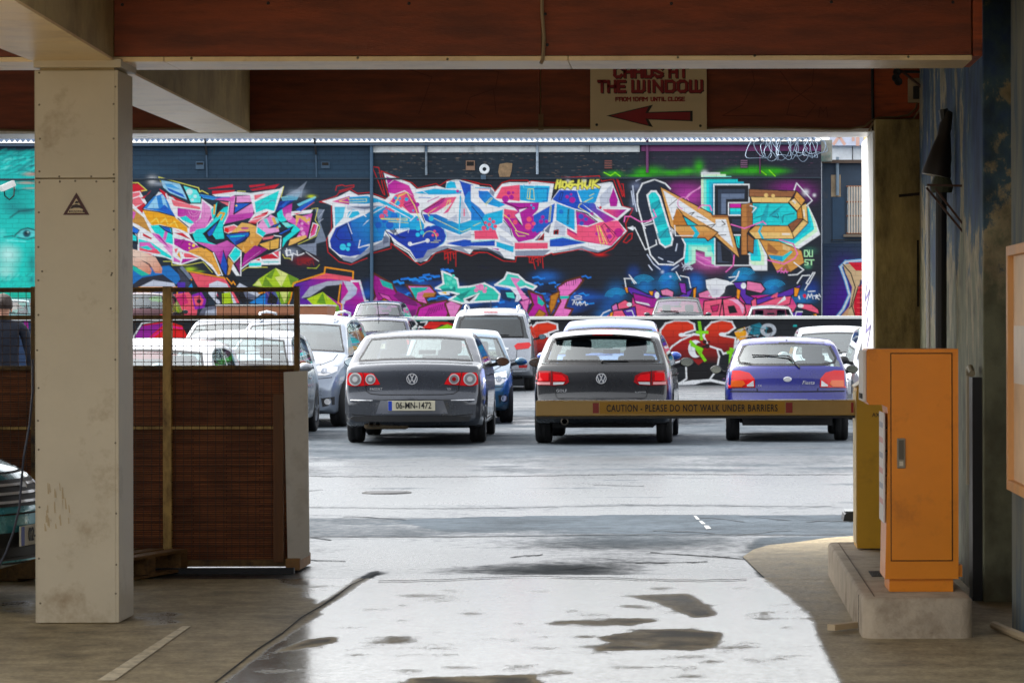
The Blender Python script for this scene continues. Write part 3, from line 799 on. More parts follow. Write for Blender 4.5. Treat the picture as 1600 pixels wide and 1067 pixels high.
# seams, cracks and a manhole in the yard
SEAMM = M('asphalt_seam', (40, 46, 52), .9, var=.3)
for nm, y0, amp, w_, xa_, xb_ in (('asphalt_seam', 742, 1.0, .05, 430, 1345), ('asphalt_seam', 791, 1.6, .035, 430, 1300), ('asphalt_seam', 836, .9, .03, 430, 1330)):
    mb = MB(); pr_ = None
    for x in np.arange(xa_, xb_, 11):
        py = y0 + amp * math.sin(x * .011) + .8 * random.random() - (x - 900) * .0035; Y = GY(py)
        cur = (Vector((X_(x, Y), Y - w_ * (.4 + .6 * random.random()), .0042)), Vector((X_(x, Y), Y + w_ * (.4 + .6 * random.random()), .0042)))
        if pr_: mb.add([pr_[0], cur[0], cur[1], pr_[1]], [(0, 1, 2, 3)])
        pr_ = cur
    o = mb.build(nm, SEAMM); o['kind'] = 'structure'
for k in range(16):
    px = 500 + 820 * random.random(); py = 715 + 180 * random.random(); mb = MB(); pr_ = None
    dxp = random.choice((-1, 1)) * (6 + 10 * random.random()); dyp = random.uniform(-.9, .9)
    for i in range(7 + int(7 * random.random())):
        Y = GY(py); w_ = .006 + .008 * random.random(); A = Vector((X_(px, Y), Y, .0035 if Y > 18.7 else .0105))
        cur = (A + Vector((0, -w_ * 2.5, 0)), A + Vector((0, w_ * 2.5, 0)))
        if pr_: mb.add([pr_[0], cur[0], cur[1], pr_[1]], [(0, 1, 2, 3)] if dxp > 0 else [(3, 2, 1, 0)])
        pr_ = cur; px += dxp; py += dyp + random.uniform(-1.2, 1.2)
        if not 700 < py < 903: break
    o = mb.build('surface_crack', SEAMM); o['kind'] = 'structure'
mh = empty('manhole_cover', (X_(604, 28.2), 28.2, 0), 0, 'small dark round iron cover in the wet asphalt in front of the grey saloon', 'manhole')
MB().lathe([(.001, .012), (.17, .012), (.185, .008)], None, 24).build('lid', STEELD, mh)
MB().lathe([(.19, .006), (.215, .010), (.23, .004)], None, 24).build('frame', pmat('iron_frame', (60, 58, 56), .6, metal=.4), mh)
o = MB().box(-9.4, -5.9, 68.6, 76.9, .002, .33, bev=.02).build('raised_bay', pmat('bay_concrete', (120, 120, 118), .8)); o['kind'] = 'structure'

# ================================================================== MURAL
YM = 108.0
SSA = 3
mc = Canvas(-60, 196, 1284, 512, 3.3, (26, 32, 44))
W_ = (246, 248, 250); BK = (14, 17, 26); AQ = (64, 226, 222); PK = (226, 120, 196); MG = (182, 58, 158); LP = (244, 176, 222)
OR = (246, 178, 66); TN = (238, 190, 118); SM = (240, 106, 122); CR = (206, 36, 66); LB = (166, 216, 244); BL = (34, 104, 200); NB = (20, 58, 140)
CYN = (44, 176, 226); RB = (16, 74, 176); CO = (244, 104, 132); GY_ = (150, 158, 176); LG = (206, 212, 226); YL = (240, 236, 120); RD = (222, 34, 44); LM = (186, 216, 60); OG = (240, 160, 30)
# --- wall ground colours
mc.view(0, 0, 1)
mc.p((36, 60, 80), [(-60, 196), (584, 196), (584, 512), (-60, 512)])
mc.p((34, 50, 66), [(-60, 280), (584, 280), (584, 512), (-60, 512)])
mc.p((28, 42, 54), [(584, 196), (1000, 196), (1000, 280), (584, 280)])
mc.p((40, 44, 58), [(1000, 196), (1284, 196), (1284, 280), (1000, 280)])
mc.spray((20, 26, 36), 420, 420, 260, 70, .9); mc.spray((18, 22, 30), 760, 400, 300, 60, .8)
mc.p((92, 36, 88), [(1002, 222), (1284, 222), (1284, 236), (1002, 236)], .8)
for i in range(60):
    mc.spray(random.choice(((60, 90, 112), (30, 56, 78), (24, 40, 56))), -40 + 620 * random.random(), 222 + 60 * random.random(), 30 + 40 * random.random(), 2 + 3 * random.random(), .25)
for i in range(260):   # flaked paint on the upper middle
    x = 586 + 420 * random.random(); y = 238 + 38 * random.random() ** 1.3
    mc.p(random.choice(((120, 120, 118), (150, 132, 116), (10, 14, 20), (60, 76, 88), (128, 92, 74))), [(x, y), (x + 1 + 7 * random.random(), y), (x + 1 + 6 * random.random(), y + .9), (x, y + .8)], .55)
for i in range(110):
    x = 1012 + 270 * random.random(); y = 240 + 34 * random.random()
    mc.p(random.choice(((110, 70, 96), (20, 20, 28), (70, 72, 84))), [(x, y), (x + 2 + 5 * random.random(), y), (x + 3, y + 1), (x, y + 1)], .5)
for x, y, rx, ry in ((1005, 270, 14, 7), (1020, 268, 18, 8), (1050, 271, 20, 5), (1075, 268, 14, 6), (1093, 262, 8, 12), (1160, 268, 25, 6), (1180, 267, 22, 7), (1205, 270, 15, 7), (960, 272, 14, 5), (1000, 275, 20, 3), (1215, 268, 20, 5), (1130, 272, 15, 3)):
    mc.spray((66, 190, 34), x, y, rx, ry, .75)
for a in ([(945, 270), (955, 275), (962, 270), (970, 276)], [(1190, 268), (1198, 274)], [(1203, 267), (1212, 276)]): mc.l((150, 240, 40), 1.6, a)

# --- portrait at far left (turquoise)
mc.view(0, 220, 2.963)
T = [(24, 190, 186), (60, 226, 216), (14, 140, 144), (140, 246, 238), (10, 100, 110)]
mc.p(T[0], '-180,40 170,40 170,850 -180,850', g=((40, 214, 198), '0,40 0,700'))
for i in range(240):
    x = -150 + 310 * random.random(); y = 50 + 110 * random.random()
    dx = 30 + 40 * random.random(); mc.l(random.choice(T), 2 + 4 * random.random(), [(x, y), (x + dx * .5, y - 14), (x + dx, y - 20)], .6)
for x, y, rx, ry, c, a in ((150, 150, 45, 10, (236, 150, 130), .7), (130, 190, 60, 7, (236, 160, 140), .7), (150, 215, 50, 5, (230, 150, 130), .6), (60, 300, 60, 40, T[2], .7), (120, 320, 60, 16, T[4], .8), (40, 520, 60, 60, (205, 252, 244), .9), (30, 600, 50, 40, (190, 250, 240), .8), (150, 560, 25, 60, T[4], .6), (150, 640, 20, 30, T[2], .7), (80, 460, 70, 30, T[1], .6), (10, 420, 30, 30, T[3], .5)): mc.spray(c, x, y, rx, ry, a)
for yy in (140, 185, 230): mc.l(T[4], 4, [(70, yy), (110, yy - 8), (165, yy + 4)], .7)
mc.p((110, 214, 214), '78,428 100,408 130,402 165,412 165,436 120,448 95,442'); mc.c((20, 84, 98), 126, 425, 18, 1, 17); mc.c((6, 30, 40), 124, 424, 7); mc.c((200, 250, 246), 132, 418, 4)
mc.l((8, 50, 60), 6, '72,432 100,408 130,400 168,410'); mc.l((12, 90, 96), 5, '20,440 60,436 95,446 130,452 168,442'); mc.l(T[3], 5, '30,455 70,458 120,462'); mc.l((12, 80, 88), 8, '50,350 90,322 165,312', .7); mc.l(T[3], 3, '20,470 80,440', .7)
for i in range(160):
    x = -150 + 310 * random.random(); y = 620 + 80 * random.random(); mc.l(random.choice(T), 2.5, [(x, y), (x + 10, y - 12)], .6)
mc.p((30, 196, 170), '-180,690 170,690 170,850 -180,850'); mc.p((232, 190, 170), '-60,715 20,700 70,730 110,770 60,780 -60,800'); mc.p((196, 140, 120), '20,712 70,740 105,768 60,760 10,740')

# --- piece one: pink, turquoise and orange wild lettering
mc.view(190, 240, 5.614)
SMc = (244, 128, 140)
mc.p(CR, '70,265 150,255 215,315 175,335 70,330'); mc.l(YL, 7, '70,250 150,250 225,315 180,320')
mc.p(W_, '60,340 165,322 240,450 330,330 500,400 600,440 720,400 820,470 800,650 600,700 640,760 880,1060 860,1067 700,910 520,970 450,950 440,915 290,890 150,850 150,740 60,600')
mc.p(SMc, '70,405 160,370 200,430 110,465'); mc.p(CR, '130,470 205,425 215,450 185,520'); mc.p(CR, '165,385 240,350 270,310 230,350 200,390'); mc.p(SMc, '70,345 165,330 165,360 70,395')
mc.p((202, 150, 84), '60,440 200,555 265,690 150,620 60,580'); mc.p(PK, '70,480 130,510 110,570 70,540')
mc.p((70, 140, 214), '190,475 290,370 370,345 430,450 480,545 330,500'); mc.p(LB, '225,475 310,365 330,475'); mc.p(LB, '350,360 375,355 420,500 380,490'); mc.p(BL, '190,478 300,478 480,545 440,500 380,440 340,480')
mc.p(OR, '190,490 330,510 470,550 580,640 585,690 520,660 340,615 255,625'); 
for a in ('260,600 310,560 330,600', '350,600 390,560 410,610', '430,620 470,590 500,650'): mc.l((252, 214, 110), 12, a)
mc.l(BK, 9, '190,475 290,358'); mc.l(BK, 9, '190,485 330,505 480,548 590,640'); mc.l(W_, 12, '70,410 200,540 265,630')
mc.p(AQ, '255,625 340,618 450,650 455,790 390,770 290,680'); mc.p(PK, '365,740 385,670 410,680 390,760'); mc.p(BL, '345,625 430,650 440,690 380,660'); mc.l(BK, 9, '335,625 440,645 450,700 380,665 335,625')
mc.p(PK, '265,690 330,700 400,780 455,800 455,905 420,860', g=(LP, '265,690 450,900')); mc.p(MG, '300,700 345,720 430,830 400,800')
mc.p(W_, '60,600 160,650 400,810 210,760 150,740'); mc.p(CR, '190,690 270,735 265,747 190,715')
mc.p(AQ, '150,740 260,770 440,895 440,915 290,880 160,830'); mc.p(PK, '160,770 250,770 340,870 300,855 230,800 160,812'); mc.p(SM, '160,815 240,840 310,830 350,872 240,880 160,848')
mc.l(W_, 9, '148,735 150,845 350,885 440,922'); mc.po((60, 120, 220), '70,610 160,665 140,700 70,670'); mc.p(AQ, '70,690 135,720 135,760 70,750'); mc.l(BK, 8, '70,765 145,785 140,700')
mc.p(LB, '350,225 515,260 560,350 580,400 430,340 370,290'); mc.p(BL, '400,290 540,350 565,385 420,320'); mc.p((90, 170, 228), '380,255 440,260 520,310 400,285')
mc.po((120, 240, 236), '540,270 665,310 705,375 700,430 610,430', ow=9); mc.c(W_, 600, 330, 28, .7); mc.c(W_, 650, 370, 15, .6); mc.c(W_, 625, 400, 14, .6)
mc.l(YL, 7, '330,200 680,295 690,330 710,320 765,350'); mc.l(YL, 5, '330,200 350,245'); mc.spray(W_, 275, 228, 45, 42, .7); mc.spray((190, 200, 215), 340, 260, 60, 18, .6)
mc.p(CR, '335,300 410,350 425,420 350,335'); mc.p(CR, '435,360 560,420 600,440 480,405'); mc.p(SMc, '440,395 560,432 690,462 700,490 490,460 460,450'); mc.l(W_, 13, '395,350 440,470 490,560'); mc.l(W_, 8, '490,462 715,492 690,570')
mc.p(MG, '495,470 705,497 680,570 640,610 560,570 495,540', g=(PK, '495,470 640,610')); mc.p(AQ, '515,555 570,540 640,600 610,610 540,580')
for i in range(7): mc.l((150, 40, 130), 3, [(560 + i * 20, 480 + i * 2), (555 + i * 20, 545 + i * 7)], .6)
mc.arc(LP, 4, 640, 500, 45, 0, 180); mc.arc(LP, 4, 640, 500, 25, 0, 180)
mc.p(LP, '715,400 780,460 800,560 750,640 600,692 600,640 700,560', g=(PK, '700,420 640,680'))
for i in range(8): mc.l(MG, 3, [(620 + i * 16, 640 - i * 22), (625 + i * 16, 672 - i * 20)], .7)
mc.p(MG, '785,535 806,585 775,640 748,642'); mc.l(W_, 10, '710,397 785,460 806,560 745,645')
mc.p(AQ, '790,490 845,420 825,540 800,570'); mc.p(AQ, '850,520 900,470 945,458 920,560 890,640 905,742 830,745 800,700 862,570 720,700 762,765 835,795 720,775 650,765 628,705 660,660 740,645 800,590')
mc.p(BK, '712,700 868,565 905,742 800,745 760,730'); mc.p(AQ, '862,590 900,500 935,470 915,570 888,650 905,740 830,745 802,705'); mc.p(BL, '755,690 845,600 800,705 770,720'); mc.l(OR, 16, '822,450 815,520'); mc.l(OR, 16, '845,545 868,515 905,520 880,572'); mc.l(BK, 8, '600,700 640,770 760,820'); mc.p(BK, '845,430 880,445 850,520 830,560')
mc.p(PK, '960,400 1005,370 1165,360 1160,550 1070,575 900,612 920,550 950,505', g=(LP, '1000,560 1100,370')); mc.p((196, 84, 172), '925,540 1160,512 1150,555 900,612'); mc.po(BL, '1000,430 1150,425 990,525', ow=10); mc.p(BK, '1002,375 1015,372 1010,430 998,430'); mc.p(PK, '810,397 1000,362 985,415'); mc.p(SMc, '865,415 950,425 945,457'); mc.l(W_, 8, '950,420 935,540 900,612'); mc.c((250, 220, 60), 1012, 452, 8)
mc.p(CR, '760,300 980,265 980,292 770,307', .85); mc.p(CR, '800,322 1000,315 970,350 800,352'); mc.p(W_, '800,355 1000,330 1160,345 1150,360 1000,358 960,375 830,372'); mc.p((90, 170, 230), '690,350 860,380 810,402 720,385'); mc.l(BL, 9, '690,365 800,380 950,378')
mc.po(SMc, '905,640 990,620 1050,650 940,692 908,680', oc=W_, ow=8); mc.p(RD, '908,643 946,655 940,692 904,678')
mc.p(TN, '960,690 1060,600 1130,612 1200,640 1250,720 1165,850 1100,880 1010,800 1090,765 1135,700 1110,680', g=((214, 150, 74), '1100,620 1150,850')); mc.c(MG, 1085, 650, 36, .8, 11); mc.c(MG, 1065, 684, 40, .8, 11); mc.c(TN, 1148, 775, 14); mc.p(TN, '1070,790 1085,850 1060,860')
mc.po((30, 110, 196), '912,706 1125,682 1122,720 1000,802 955,755', ow=9); mc.l(AQ, 8, '960,725 1080,715'); mc.p(NB, '1000,770 1110,705 1090,740 1005,800')
mc.p(PK, '650,768 835,795 930,757 1000,802 960,850 920,910 920,1005 870,962 820,862 740,812', g=((150, 40, 130), '800,780 900,990')); mc.p(MG, '880,840 930,900 920,1000 850,900', .6)
mc.po(AQ, '1000,812 1052,850 1045,892 990,950 945,890', oc=W_, ow=6); mc.p((130, 30, 110), '1040,920 1052,1060 1000,962'); mc.p(W_, '980,960 1042,1067 1010,1067 968,1010'); mc.l(W_, 9, '1052,850 1048,1065')
mc.p((216, 160, 90), '938,905 985,952 952,1052 932,1062'); mc.p((240, 180, 100), '600,832 700,815 790,862 872,1052 840,1062 790,982 700,912 585,862')
for i in range(5): mc.l((170, 110, 50), 3, [(620 + i * 40, 850 + i * 18), (700 + i * 32, 860 + i * 35)], .8)
mc.l(OR, 8, '740,830 800,870 865,1030'); mc.l(W_, 14, '690,905 790,975 850,1067'); mc.l(W_, 9, '810,865 888,1062'); mc.p((24, 90, 190), '895,850 930,962 920,1062 870,982'); mc.l(BK, 8, '895,845 940,985 925,1067')
mc.p(MG, '465,735 600,760 690,812 600,842 580,862 500,812 465,792'); mc.c((250, 214, 110), 635, 800, 14); mc.c((250, 214, 110), 600, 788, 8); mc.c((250, 214, 110), 598, 822, 8); mc.l((110, 20, 96), 6, '480,770 560,740 520,800')
mc.p(SM, '530,862 600,872 682,912 560,905'); mc.p(MG, '530,917 652,917 520,962'); mc.p(SM, '465,830 500,825 480,870'); mc.p(OR, '490,880 510,850 525,920'); mc.p(PK, '460,900 520,935 515,950 460,940'); mc.l(W_, 9, '455,800 455,952 522,968 690,912'); mc.l(W_, 8, '520,965 555,848 700,905')
mc.p(CR, '465,690 540,690 622,757 600,745'); mc.p(SMc, '460,660 500,668 590,720 560,700'); mc.l(W_, 9, '460,705 640,768'); mc.l(YL, 5, '370,940 445,940 445,972 580,972 720,945 800,1037')
# second half
mc.view(340, 240, 5.614)
mc.p(W_, '285,345 550,305 588,280 505,512 470,525 340,610 270,600 330,520')
mc.p(AQ, '330,420 545,320 500,500 430,482 340,515'); 
for k in range(3): mc.l((110, 120, 170), 3, [(345 + 10 * k, 490 - 12 * k), (390 + 10 * k, 440 - 12 * k), (420 + 14 * k, 450 - 12 * k), (470 + 14 * k, 410 - 5 * k), (510, 415)])
mc.p(CR, '280,275 420,260 420,275 290,295', .9); mc.p(CR, '290,310 550,262 505,302 310,322', .9); mc.p(SMc, '325,360 425,348 330,405'); mc.p(CR, '0,285 135,265 140,285 0,300', .8); mc.l(YL, 6, '585,285 560,380 620,372'); mc.l(YL, 5, '180,325 250,328')
mc.p(SMc, '280,592 335,548 450,505 435,530 345,605'); mc.p(CR, '385,525 450,500 440,528 400,530'); mc.l(W_, 6, '300,580 430,545'); mc.l(BK, 9, '270,600 345,618 355,600'); mc.p(CR, '275,595 345,600 340,612 280,605')
mc.p(LP, '355,625 400,570 450,552 470,530 520,560 545,680 430,702 400,722 350,692'); mc.p((130, 224, 220), '405,575 435,562 470,640 450,650'); mc.p(TN, '475,560 500,550 545,650 520,655'); mc.p((130, 224, 220), '505,560 525,555 560,640 540,645'); mc.p(PK, '440,560 470,550 500,640 480,645', .6)
mc.p(AQ, '345,632 430,692 400,727 350,692'); mc.l(W_, 7, '355,600 345,690 400,728')
mc.p(MG, '570,482 660,430 650,540 700,580 690,625 620,592 580,542', g=(PK, '600,440 640,590')); mc.c((250, 190, 226), 630, 548, 32, .8)
mc.p(AQ, '525,520 570,480 582,540 612,580 570,602 535,580'); mc.p(AQ, '560,602 680,620 732,665 610,762 570,822 575,742 655,682 610,642'); mc.p((150, 232, 228), '570,600 620,600 650,630 600,640')
mc.p(BK, '448,652 490,622 588,588 520,642'); mc.p(BL, '470,640 560,602 510,635'); mc.p(BK, '515,702 570,670 675,630 650,672 550,718'); mc.p(BL, '540,700 650,645 630,670 560,705')
mc.p(PK, '690,560 838,520 800,745 700,762 690,740 735,665 690,625', g=(MG, '700,560 800,740')); mc.p(TN, '690,535 822,560 805,620 770,592 722,560 690,642'); mc.p(MG, '720,575 800,632 790,640 715,610'); 
for x, y, r in ((745, 610, 13), (740, 655, 16), (755, 697, 19), (720, 730, 18), (790, 560, 12), (800, 600, 10)): mc.c(LP, x, y, r)
mc.p(TN, '625,802 640,752 690,732 780,710 790,742 700,792'); mc.p(W_, '650,505 842,488 822,520 690,532 650,545'); mc.p(SM, '665,520 760,515 700,530'); mc.l(BK, 16, '845,515 800,735 690,790 575,830'); mc.po((232, 100, 160), '842,605 885,622 860,710 808,737', oc=W_, ow=8); mc.p(CR, '845,612 862,618 830,690 815,700')
mc.p(NB, '510,500 545,420 620,398 690,395 560,492'); mc.p(BL, '540,470 600,420 640,410 580,470'); mc.p((120, 196, 224), '560,380 745,325 700,402 575,412', .75); mc.p(BL, '690,490 872,370 850,412 740,505'); mc.p((130, 210, 230), '700,440 860,370 870,385 720,460'); mc.spray((220, 236, 60), 825, 372, 40, 16, .8); mc.spray((170, 186, 204), 700, 340, 90, 40, .6); mc.p((170, 180, 196), '600,360 700,310 792,235 750,322 742,382', .55); mc.l(SMc, 5, '740,500 850,425')
mc.p((150, 162, 182), '862,480 940,490 905,600 960,762 850,792 900,660', .7); mc.l(LG, 5, '890,560 940,490', .8); mc.l(LG, 5, '890,600 930,570', .8); mc.l(YL, 5, '830,480 885,475 860,580 900,640 870,720 710,790'); mc.p((150, 160, 180), '700,800 870,780 870,890 780,850', .8); mc.l(W_, 7, '780,860 890,940', .8)
mc.p((236, 186, 104), '370,790 545,738 535,830 460,842 400,812'); mc.l(BK, 7, '465,770 462,838 535,830'); mc.p(MG, '212,992 240,880 330,800 445,832 340,902', g=((150, 30, 130), '240,960 400,830')); mc.l(LP, 3, '230,960 380,850'); mc.l(W_, 9, '212,1005 300,940 480,872 555,830 560,722 500,715'); mc.p(SMc, '400,732 505,715 480,742 400,752'); mc.p(W_, '300,945 480,868 556,848 556,968 390,972 385,990 275,992'); mc.p(CR, '380,905 430,885 480,872 545,917 390,922'); mc.p(SM, '492,860 540,850 542,910'); mc.p(AQ, '275,955 385,950 385,980 280,982'); mc.p(AQ, '400,940 540,938 540,952 410,955', .6); mc.p(CR, '335,930 375,912 375,935'); mc.l(BK, 8, '545,740 575,735 565,835')
mc.spray((176, 186, 204), 650, 860, 70, 40, .7)
for a in ('600,850 610,890 650,885 640,840 600,850', '610,830 615,895', '660,880 655,930 665,870 700,885', '700,850 705,890 740,880', '740,880 760,870'): mc.l(W_, 9, a)
mc.spray((150, 20, 40), 760, 930, 90, 40, .8)
for i in range(14): mc.l((160, 24, 44), 4, [(680 + 180 * random.random(), 900 + 70 * random.random()), (690 + 190 * random.random(), 900 + 80 * random.random())], .7)
mc.l(YL, 5, '575,880 592,912 640,915 640,925'); mc.l((200, 210, 80), 6, '790,1000 870,1002 898,970', .8); mc.l(YL, 5, '218,1025 260,995 440,992')
# --- piece two: blue and coral letters
mc.view(500, 250, 5.928)
mc.l(RD, 6, '0,385 160,330 180,300 290,268 350,308 470,298 630,360 642,330 572,100 700,150 860,212 910,260 1080,218 1110,240 1200,180 1270,168 1482,215')
mc.l(RD, 6, '0,385 112,405 112,640 64,740 78,850 180,940 290,966 440,905'); mc.l(RD, 6, '495,860 662,815 662,770 872,932 932,972 1012,932 1070,862 1230,820 1402,887 1482,852')
mc.l(RD, 6, '490,60 550,68 605,320 590,310 490,60'); mc.l(RD, 6, '150,280 160,240 210,228 240,240 320,230 318,248 180,285'); mc.p(W_, '20,380 170,340 280,283 360,325 480,315 600,372 652,330 596,118 840,212 900,268 1090,238 1168,262 1178,200 1270,175 1482,235 1482,760 1392,870 1160,805 1030,882 992,932 885,942 820,862 690,782 660,702 640,762 460,852 330,912 200,905 88,802 78,700 130,620 118,420')
mc.p(GY_, '200,892 330,902 470,802 580,752 612,682 652,722 650,792 470,852 300,948 220,925'); mc.p((110, 118, 140), '590,700 640,720 640,760 590,780'); mc.p(GY_, '890,928 962,882 1000,832 1160,792 1222,802 1050,862 1000,912 940,947'); mc.p(LG, '1170,662 1300,702 1432,652 1432,722 1180,742'); mc.p(LG, '250,420 600,415 420,470 260,460'); mc.p((120, 128, 150), '280,430 560,425 420,455'); mc.p((110, 118, 138), '640,640 720,640 690,690'); mc.p(GY_, '1160,800 1390,868 1330,820 1482,830 1482,800')
mc.p(RB, '95,742 150,625 290,560 430,500 540,430 640,420 700,470 622,600 582,742 372,802 470,792 380,872 280,892 180,872 108,812', g=(CYN, '250,760 600,450')); mc.p((16, 62, 160), '95,742 150,625 290,560 310,740 380,872 280,892 180,872 108,812', .6)
mc.l(BK, 6, '150,700 170,640 250,590 305,740 180,735 150,700'); mc.l(W_, 6, '260,570 300,680')
for x, y, r in ((217, 803, 30), (272, 782, 18), (262, 822, 18)): mc.c((90, 210, 236), x, y, r)
mc.l(W_, 9, '362,810 455,780'); mc.l(W_, 8, '375,740 362,805'); mc.p(W_, '395,612 440,560 470,545 420,590')
mc.p((60, 160, 220), '130,380 280,340 440,330 580,385 420,405 270,400', g=(CYN, '300,360 500,360')); mc.p((240, 120, 160), '115,382 280,330 275,412', g=(MG, '120,380 270,360')); mc.l(YL, 5, '180,378 270,345 270,365 435,358 435,382 270,390 180,378')
mc.p((110, 206, 236), '140,430 240,430 220,530 145,612'); mc.p((80, 196, 232), '255,530 270,480 315,455 360,470 375,500 300,535'); mc.l(W_, 10, '230,580 300,470 360,465 430,520')
mc.p(MG, '620,150 830,235 882,340 790,280 700,312 640,302', g=((224, 90, 170), '640,180 850,300')); mc.l(W_, 4, '640,222 690,180')
mc.p(CO, '650,390 700,322 790,290 870,332 902,402 925,492 840,492 770,432 690,482 600,442'); mc.p((200, 70, 150), '800,300 870,335 925,490 840,490 780,420', .8)
for x, y, r in ((705, 350, 16), (722, 397, 25), (745, 355, 12), (806, 362, 18), (640, 430, 14), (868, 468, 10)): mc.c(CYN, x, y, r)
mc.c(MG, 690, 372, 13); mc.c(MG, 905, 412, 22); mc.l(YL, 8, '700,400 740,330 810,300'); mc.l(BK, 4, '780,412 870,380 888,405 800,435 780,412'); mc.p(W_, '690,500 760,440 830,490'); mc.p((120, 130, 150), '710,502 790,490 810,510')
mc.p((30, 130, 206), '480,540 600,442 690,482 840,502 920,522 972,602 960,692 850,642 622,642 560,700', g=(CYN, '520,620 850,560'))
for x, y, r, c in ((578, 520, 24, CO), (610, 480, 22, CO), (690, 520, 34, (40, 120, 210)), (650, 600, 36, (30, 100, 196)), (545, 600, 30, (30, 100, 196)), (725, 548, 12, CO), (625, 512, 10, CO), (600, 560, 22, (30, 100, 196)), (912, 550, 10, MG)): mc.c(c, x, y, r, .9)
mc.p((50, 190, 232), '480,340 600,378 882,522 842,562 600,412 560,392'); mc.l(W_, 8, '480,320 640,380 885,520 840,562'); mc.l(W_, 8, '480,500 620,420 840,540')
mc.l(YL, 6, '570,540 810,540 810,558 570,545'); mc.l(YL, 6, '640,568 820,580'); mc.l(YL, 7, '810,300 880,420 930,560 955,720'); mc.l(W_, 6, '748,510 740,640')
mc.p((16, 66, 168), '610,652 700,692 832,642 960,642 1000,612 1090,602 1150,642 1172,702 1150,772 1080,812 1000,832 960,902 890,917 840,832 720,752', g=(RB, '700,700 1100,700')); mc.l(BK, 7, '610,648 690,770 830,850 885,925'); mc.l(W_, 5, '700,640 830,632 820,670'); mc.arc((120, 200, 240), 6, 1075, 700, 98, -120, 70); mc.l(BK, 5, '700,660 720,700 800,720 740,720 730,690 690,630')
for x, y, r in ((912, 632, 22), (950, 672, 20), (910, 690, 20)): mc.c((80, 200, 236), x, y, r)
for x, y, r in ((1066, 660, 14), (1086, 692, 17), (1050, 695, 12)): mc.c(CO, x, y, r)
mc.l(W_, 12, '845,785 1000,745'); mc.c(W_, 838, 775, 20); mc.c(W_, 1000, 745, 20); mc.arc(YL, 5, 1020, 720, 62, 190, 370); mc.l(YL, 6, '1030,760 1100,760'); mc.l(YL, 5, '1060,745 1120,745')
mc.p((200, 60, 150), '950,470 1130,350 1272,340 1192,482 1140,502 1210,402 1080,482 1010,502', g=((246, 120, 150), '960,480 1250,360')); mc.p((20, 84, 186), '955,500 1080,500 1290,592 1450,540 1482,540 1482,610 1300,692 1120,622 980,562', g=((48, 186, 224), '980,540 1420,600')); mc.l(BK, 8, '1160,352 1050,420 950,470 945,500 975,575'); mc.l(YL, 5, '1160,460 1190,380 1215,370 1190,450'); mc.l(YL, 5, '1100,430 1005,495 1010,515 1320,665 1482,600'); mc.l(W_, 8, '1090,480 1140,500 1220,400'); mc.c((80, 196, 228), 1035, 540, 24); mc.p(MG, '1020,450 1130,370 1180,360 1090,440', .7); mc.l((90, 20, 80), 4, '1080,420 1150,380')
mc.p((50, 182, 228), '880,302 1060,265 1320,282 1310,312 1060,325'); mc.c(MG, 1280, 288, 14); mc.c(MG, 1305, 300, 7); mc.l(W_, 6, '890,322 1320,322'); mc.p((70, 196, 232), '1170,262 1180,215 1215,195 1255,205 1270,260'); mc.l(W_, 6, '960,290 1000,315'); mc.l(BL, 5, '920,345 1030,350'); mc.l(MG, 6, '1000,385 1105,340')
mc.p((36, 110, 206), '1292,190 1422,232 1440,300 1400,292 1482,470 1482,540 1430,535 1340,385 1352,300', g=((60, 180, 228), '1320,220 1450,520')); mc.p((30, 90, 190), '1300,195 1420,232 1432,290 1380,290 1345,340'); mc.p(LG, '1310,330 1400,540 1310,582'); mc.p((80, 196, 232), '1300,330 1312,330 1300,680 1285,670'); mc.p(LG, '1180,560 1270,500 1280,570'); mc.p(CO, '1335,450 1345,450 1345,520 1335,520')
mc.p((24, 90, 190), '1170,772 1340,735 1482,750 1482,792 1330,802'); mc.l(W_, 7, '1160,770 1340,728 1482,742'); mc.p(CO, '1432,662 1482,652 1482,722 1440,722')
for a in ('1160,850 1160,920', '1190,850 1192,955', '1215,845 1212,930', '1235,850 1245,910', '1262,850 1262,985', '1160,870 1185,860 1185,900 1165,910', '1200,860 1225,850', '1235,870 1262,862', '1150,850 1280,845'): mc.l(RD, 6, a)
mc.view(740, 250, 5.927)
mc.p(W_, '-20,235 20,240 180,258 202,300 270,222 340,207 500,210 530,198 750,222 720,380 800,270 1265,208 1292,212 1372,430 1464,455 1340,562 1424,660 1282,802 1160,857 960,832 740,862 650,882 382,892 384,922 292,907 130,812 -20,832')
mc.p(GY_, '390,842 720,832 650,887 390,887'); mc.p(GY_, '740,852 1010,798 1160,842 1280,808 1160,857 960,832'); mc.p(GY_, '130,815 290,905 250,850'); mc.p(LG, '240,690 372,770 372,792 250,742'); mc.p(LG, '1170,342 1292,220 1262,402 1180,442'); mc.p(GY_, '160,262 200,300 190,340 150,300'); mc.p((100, 108, 126), '-20,800 130,812 290,905 240,845 -20,830', .7)
mc.p(CO, '265,250 432,230 432,382 208,356')
for x, y, r in ((300, 362, 32), (356, 346, 22), (330, 306, 18), (370, 303, 12)): mc.c(MG, x, y, r)
mc.p((50, 176, 224), '432,235 712,245 692,390 600,397 432,372'); mc.l(RB, 6, '560,270 690,265 685,380 640,385'); mc.l(YL, 5, '500,360 510,270 530,270 520,365 500,360'); mc.l(YL, 5, '525,362 530,270 560,270 568,370 525,362'); mc.l((120, 220, 244), 8, '470,230 470,260 560,262 580,240 700,245')
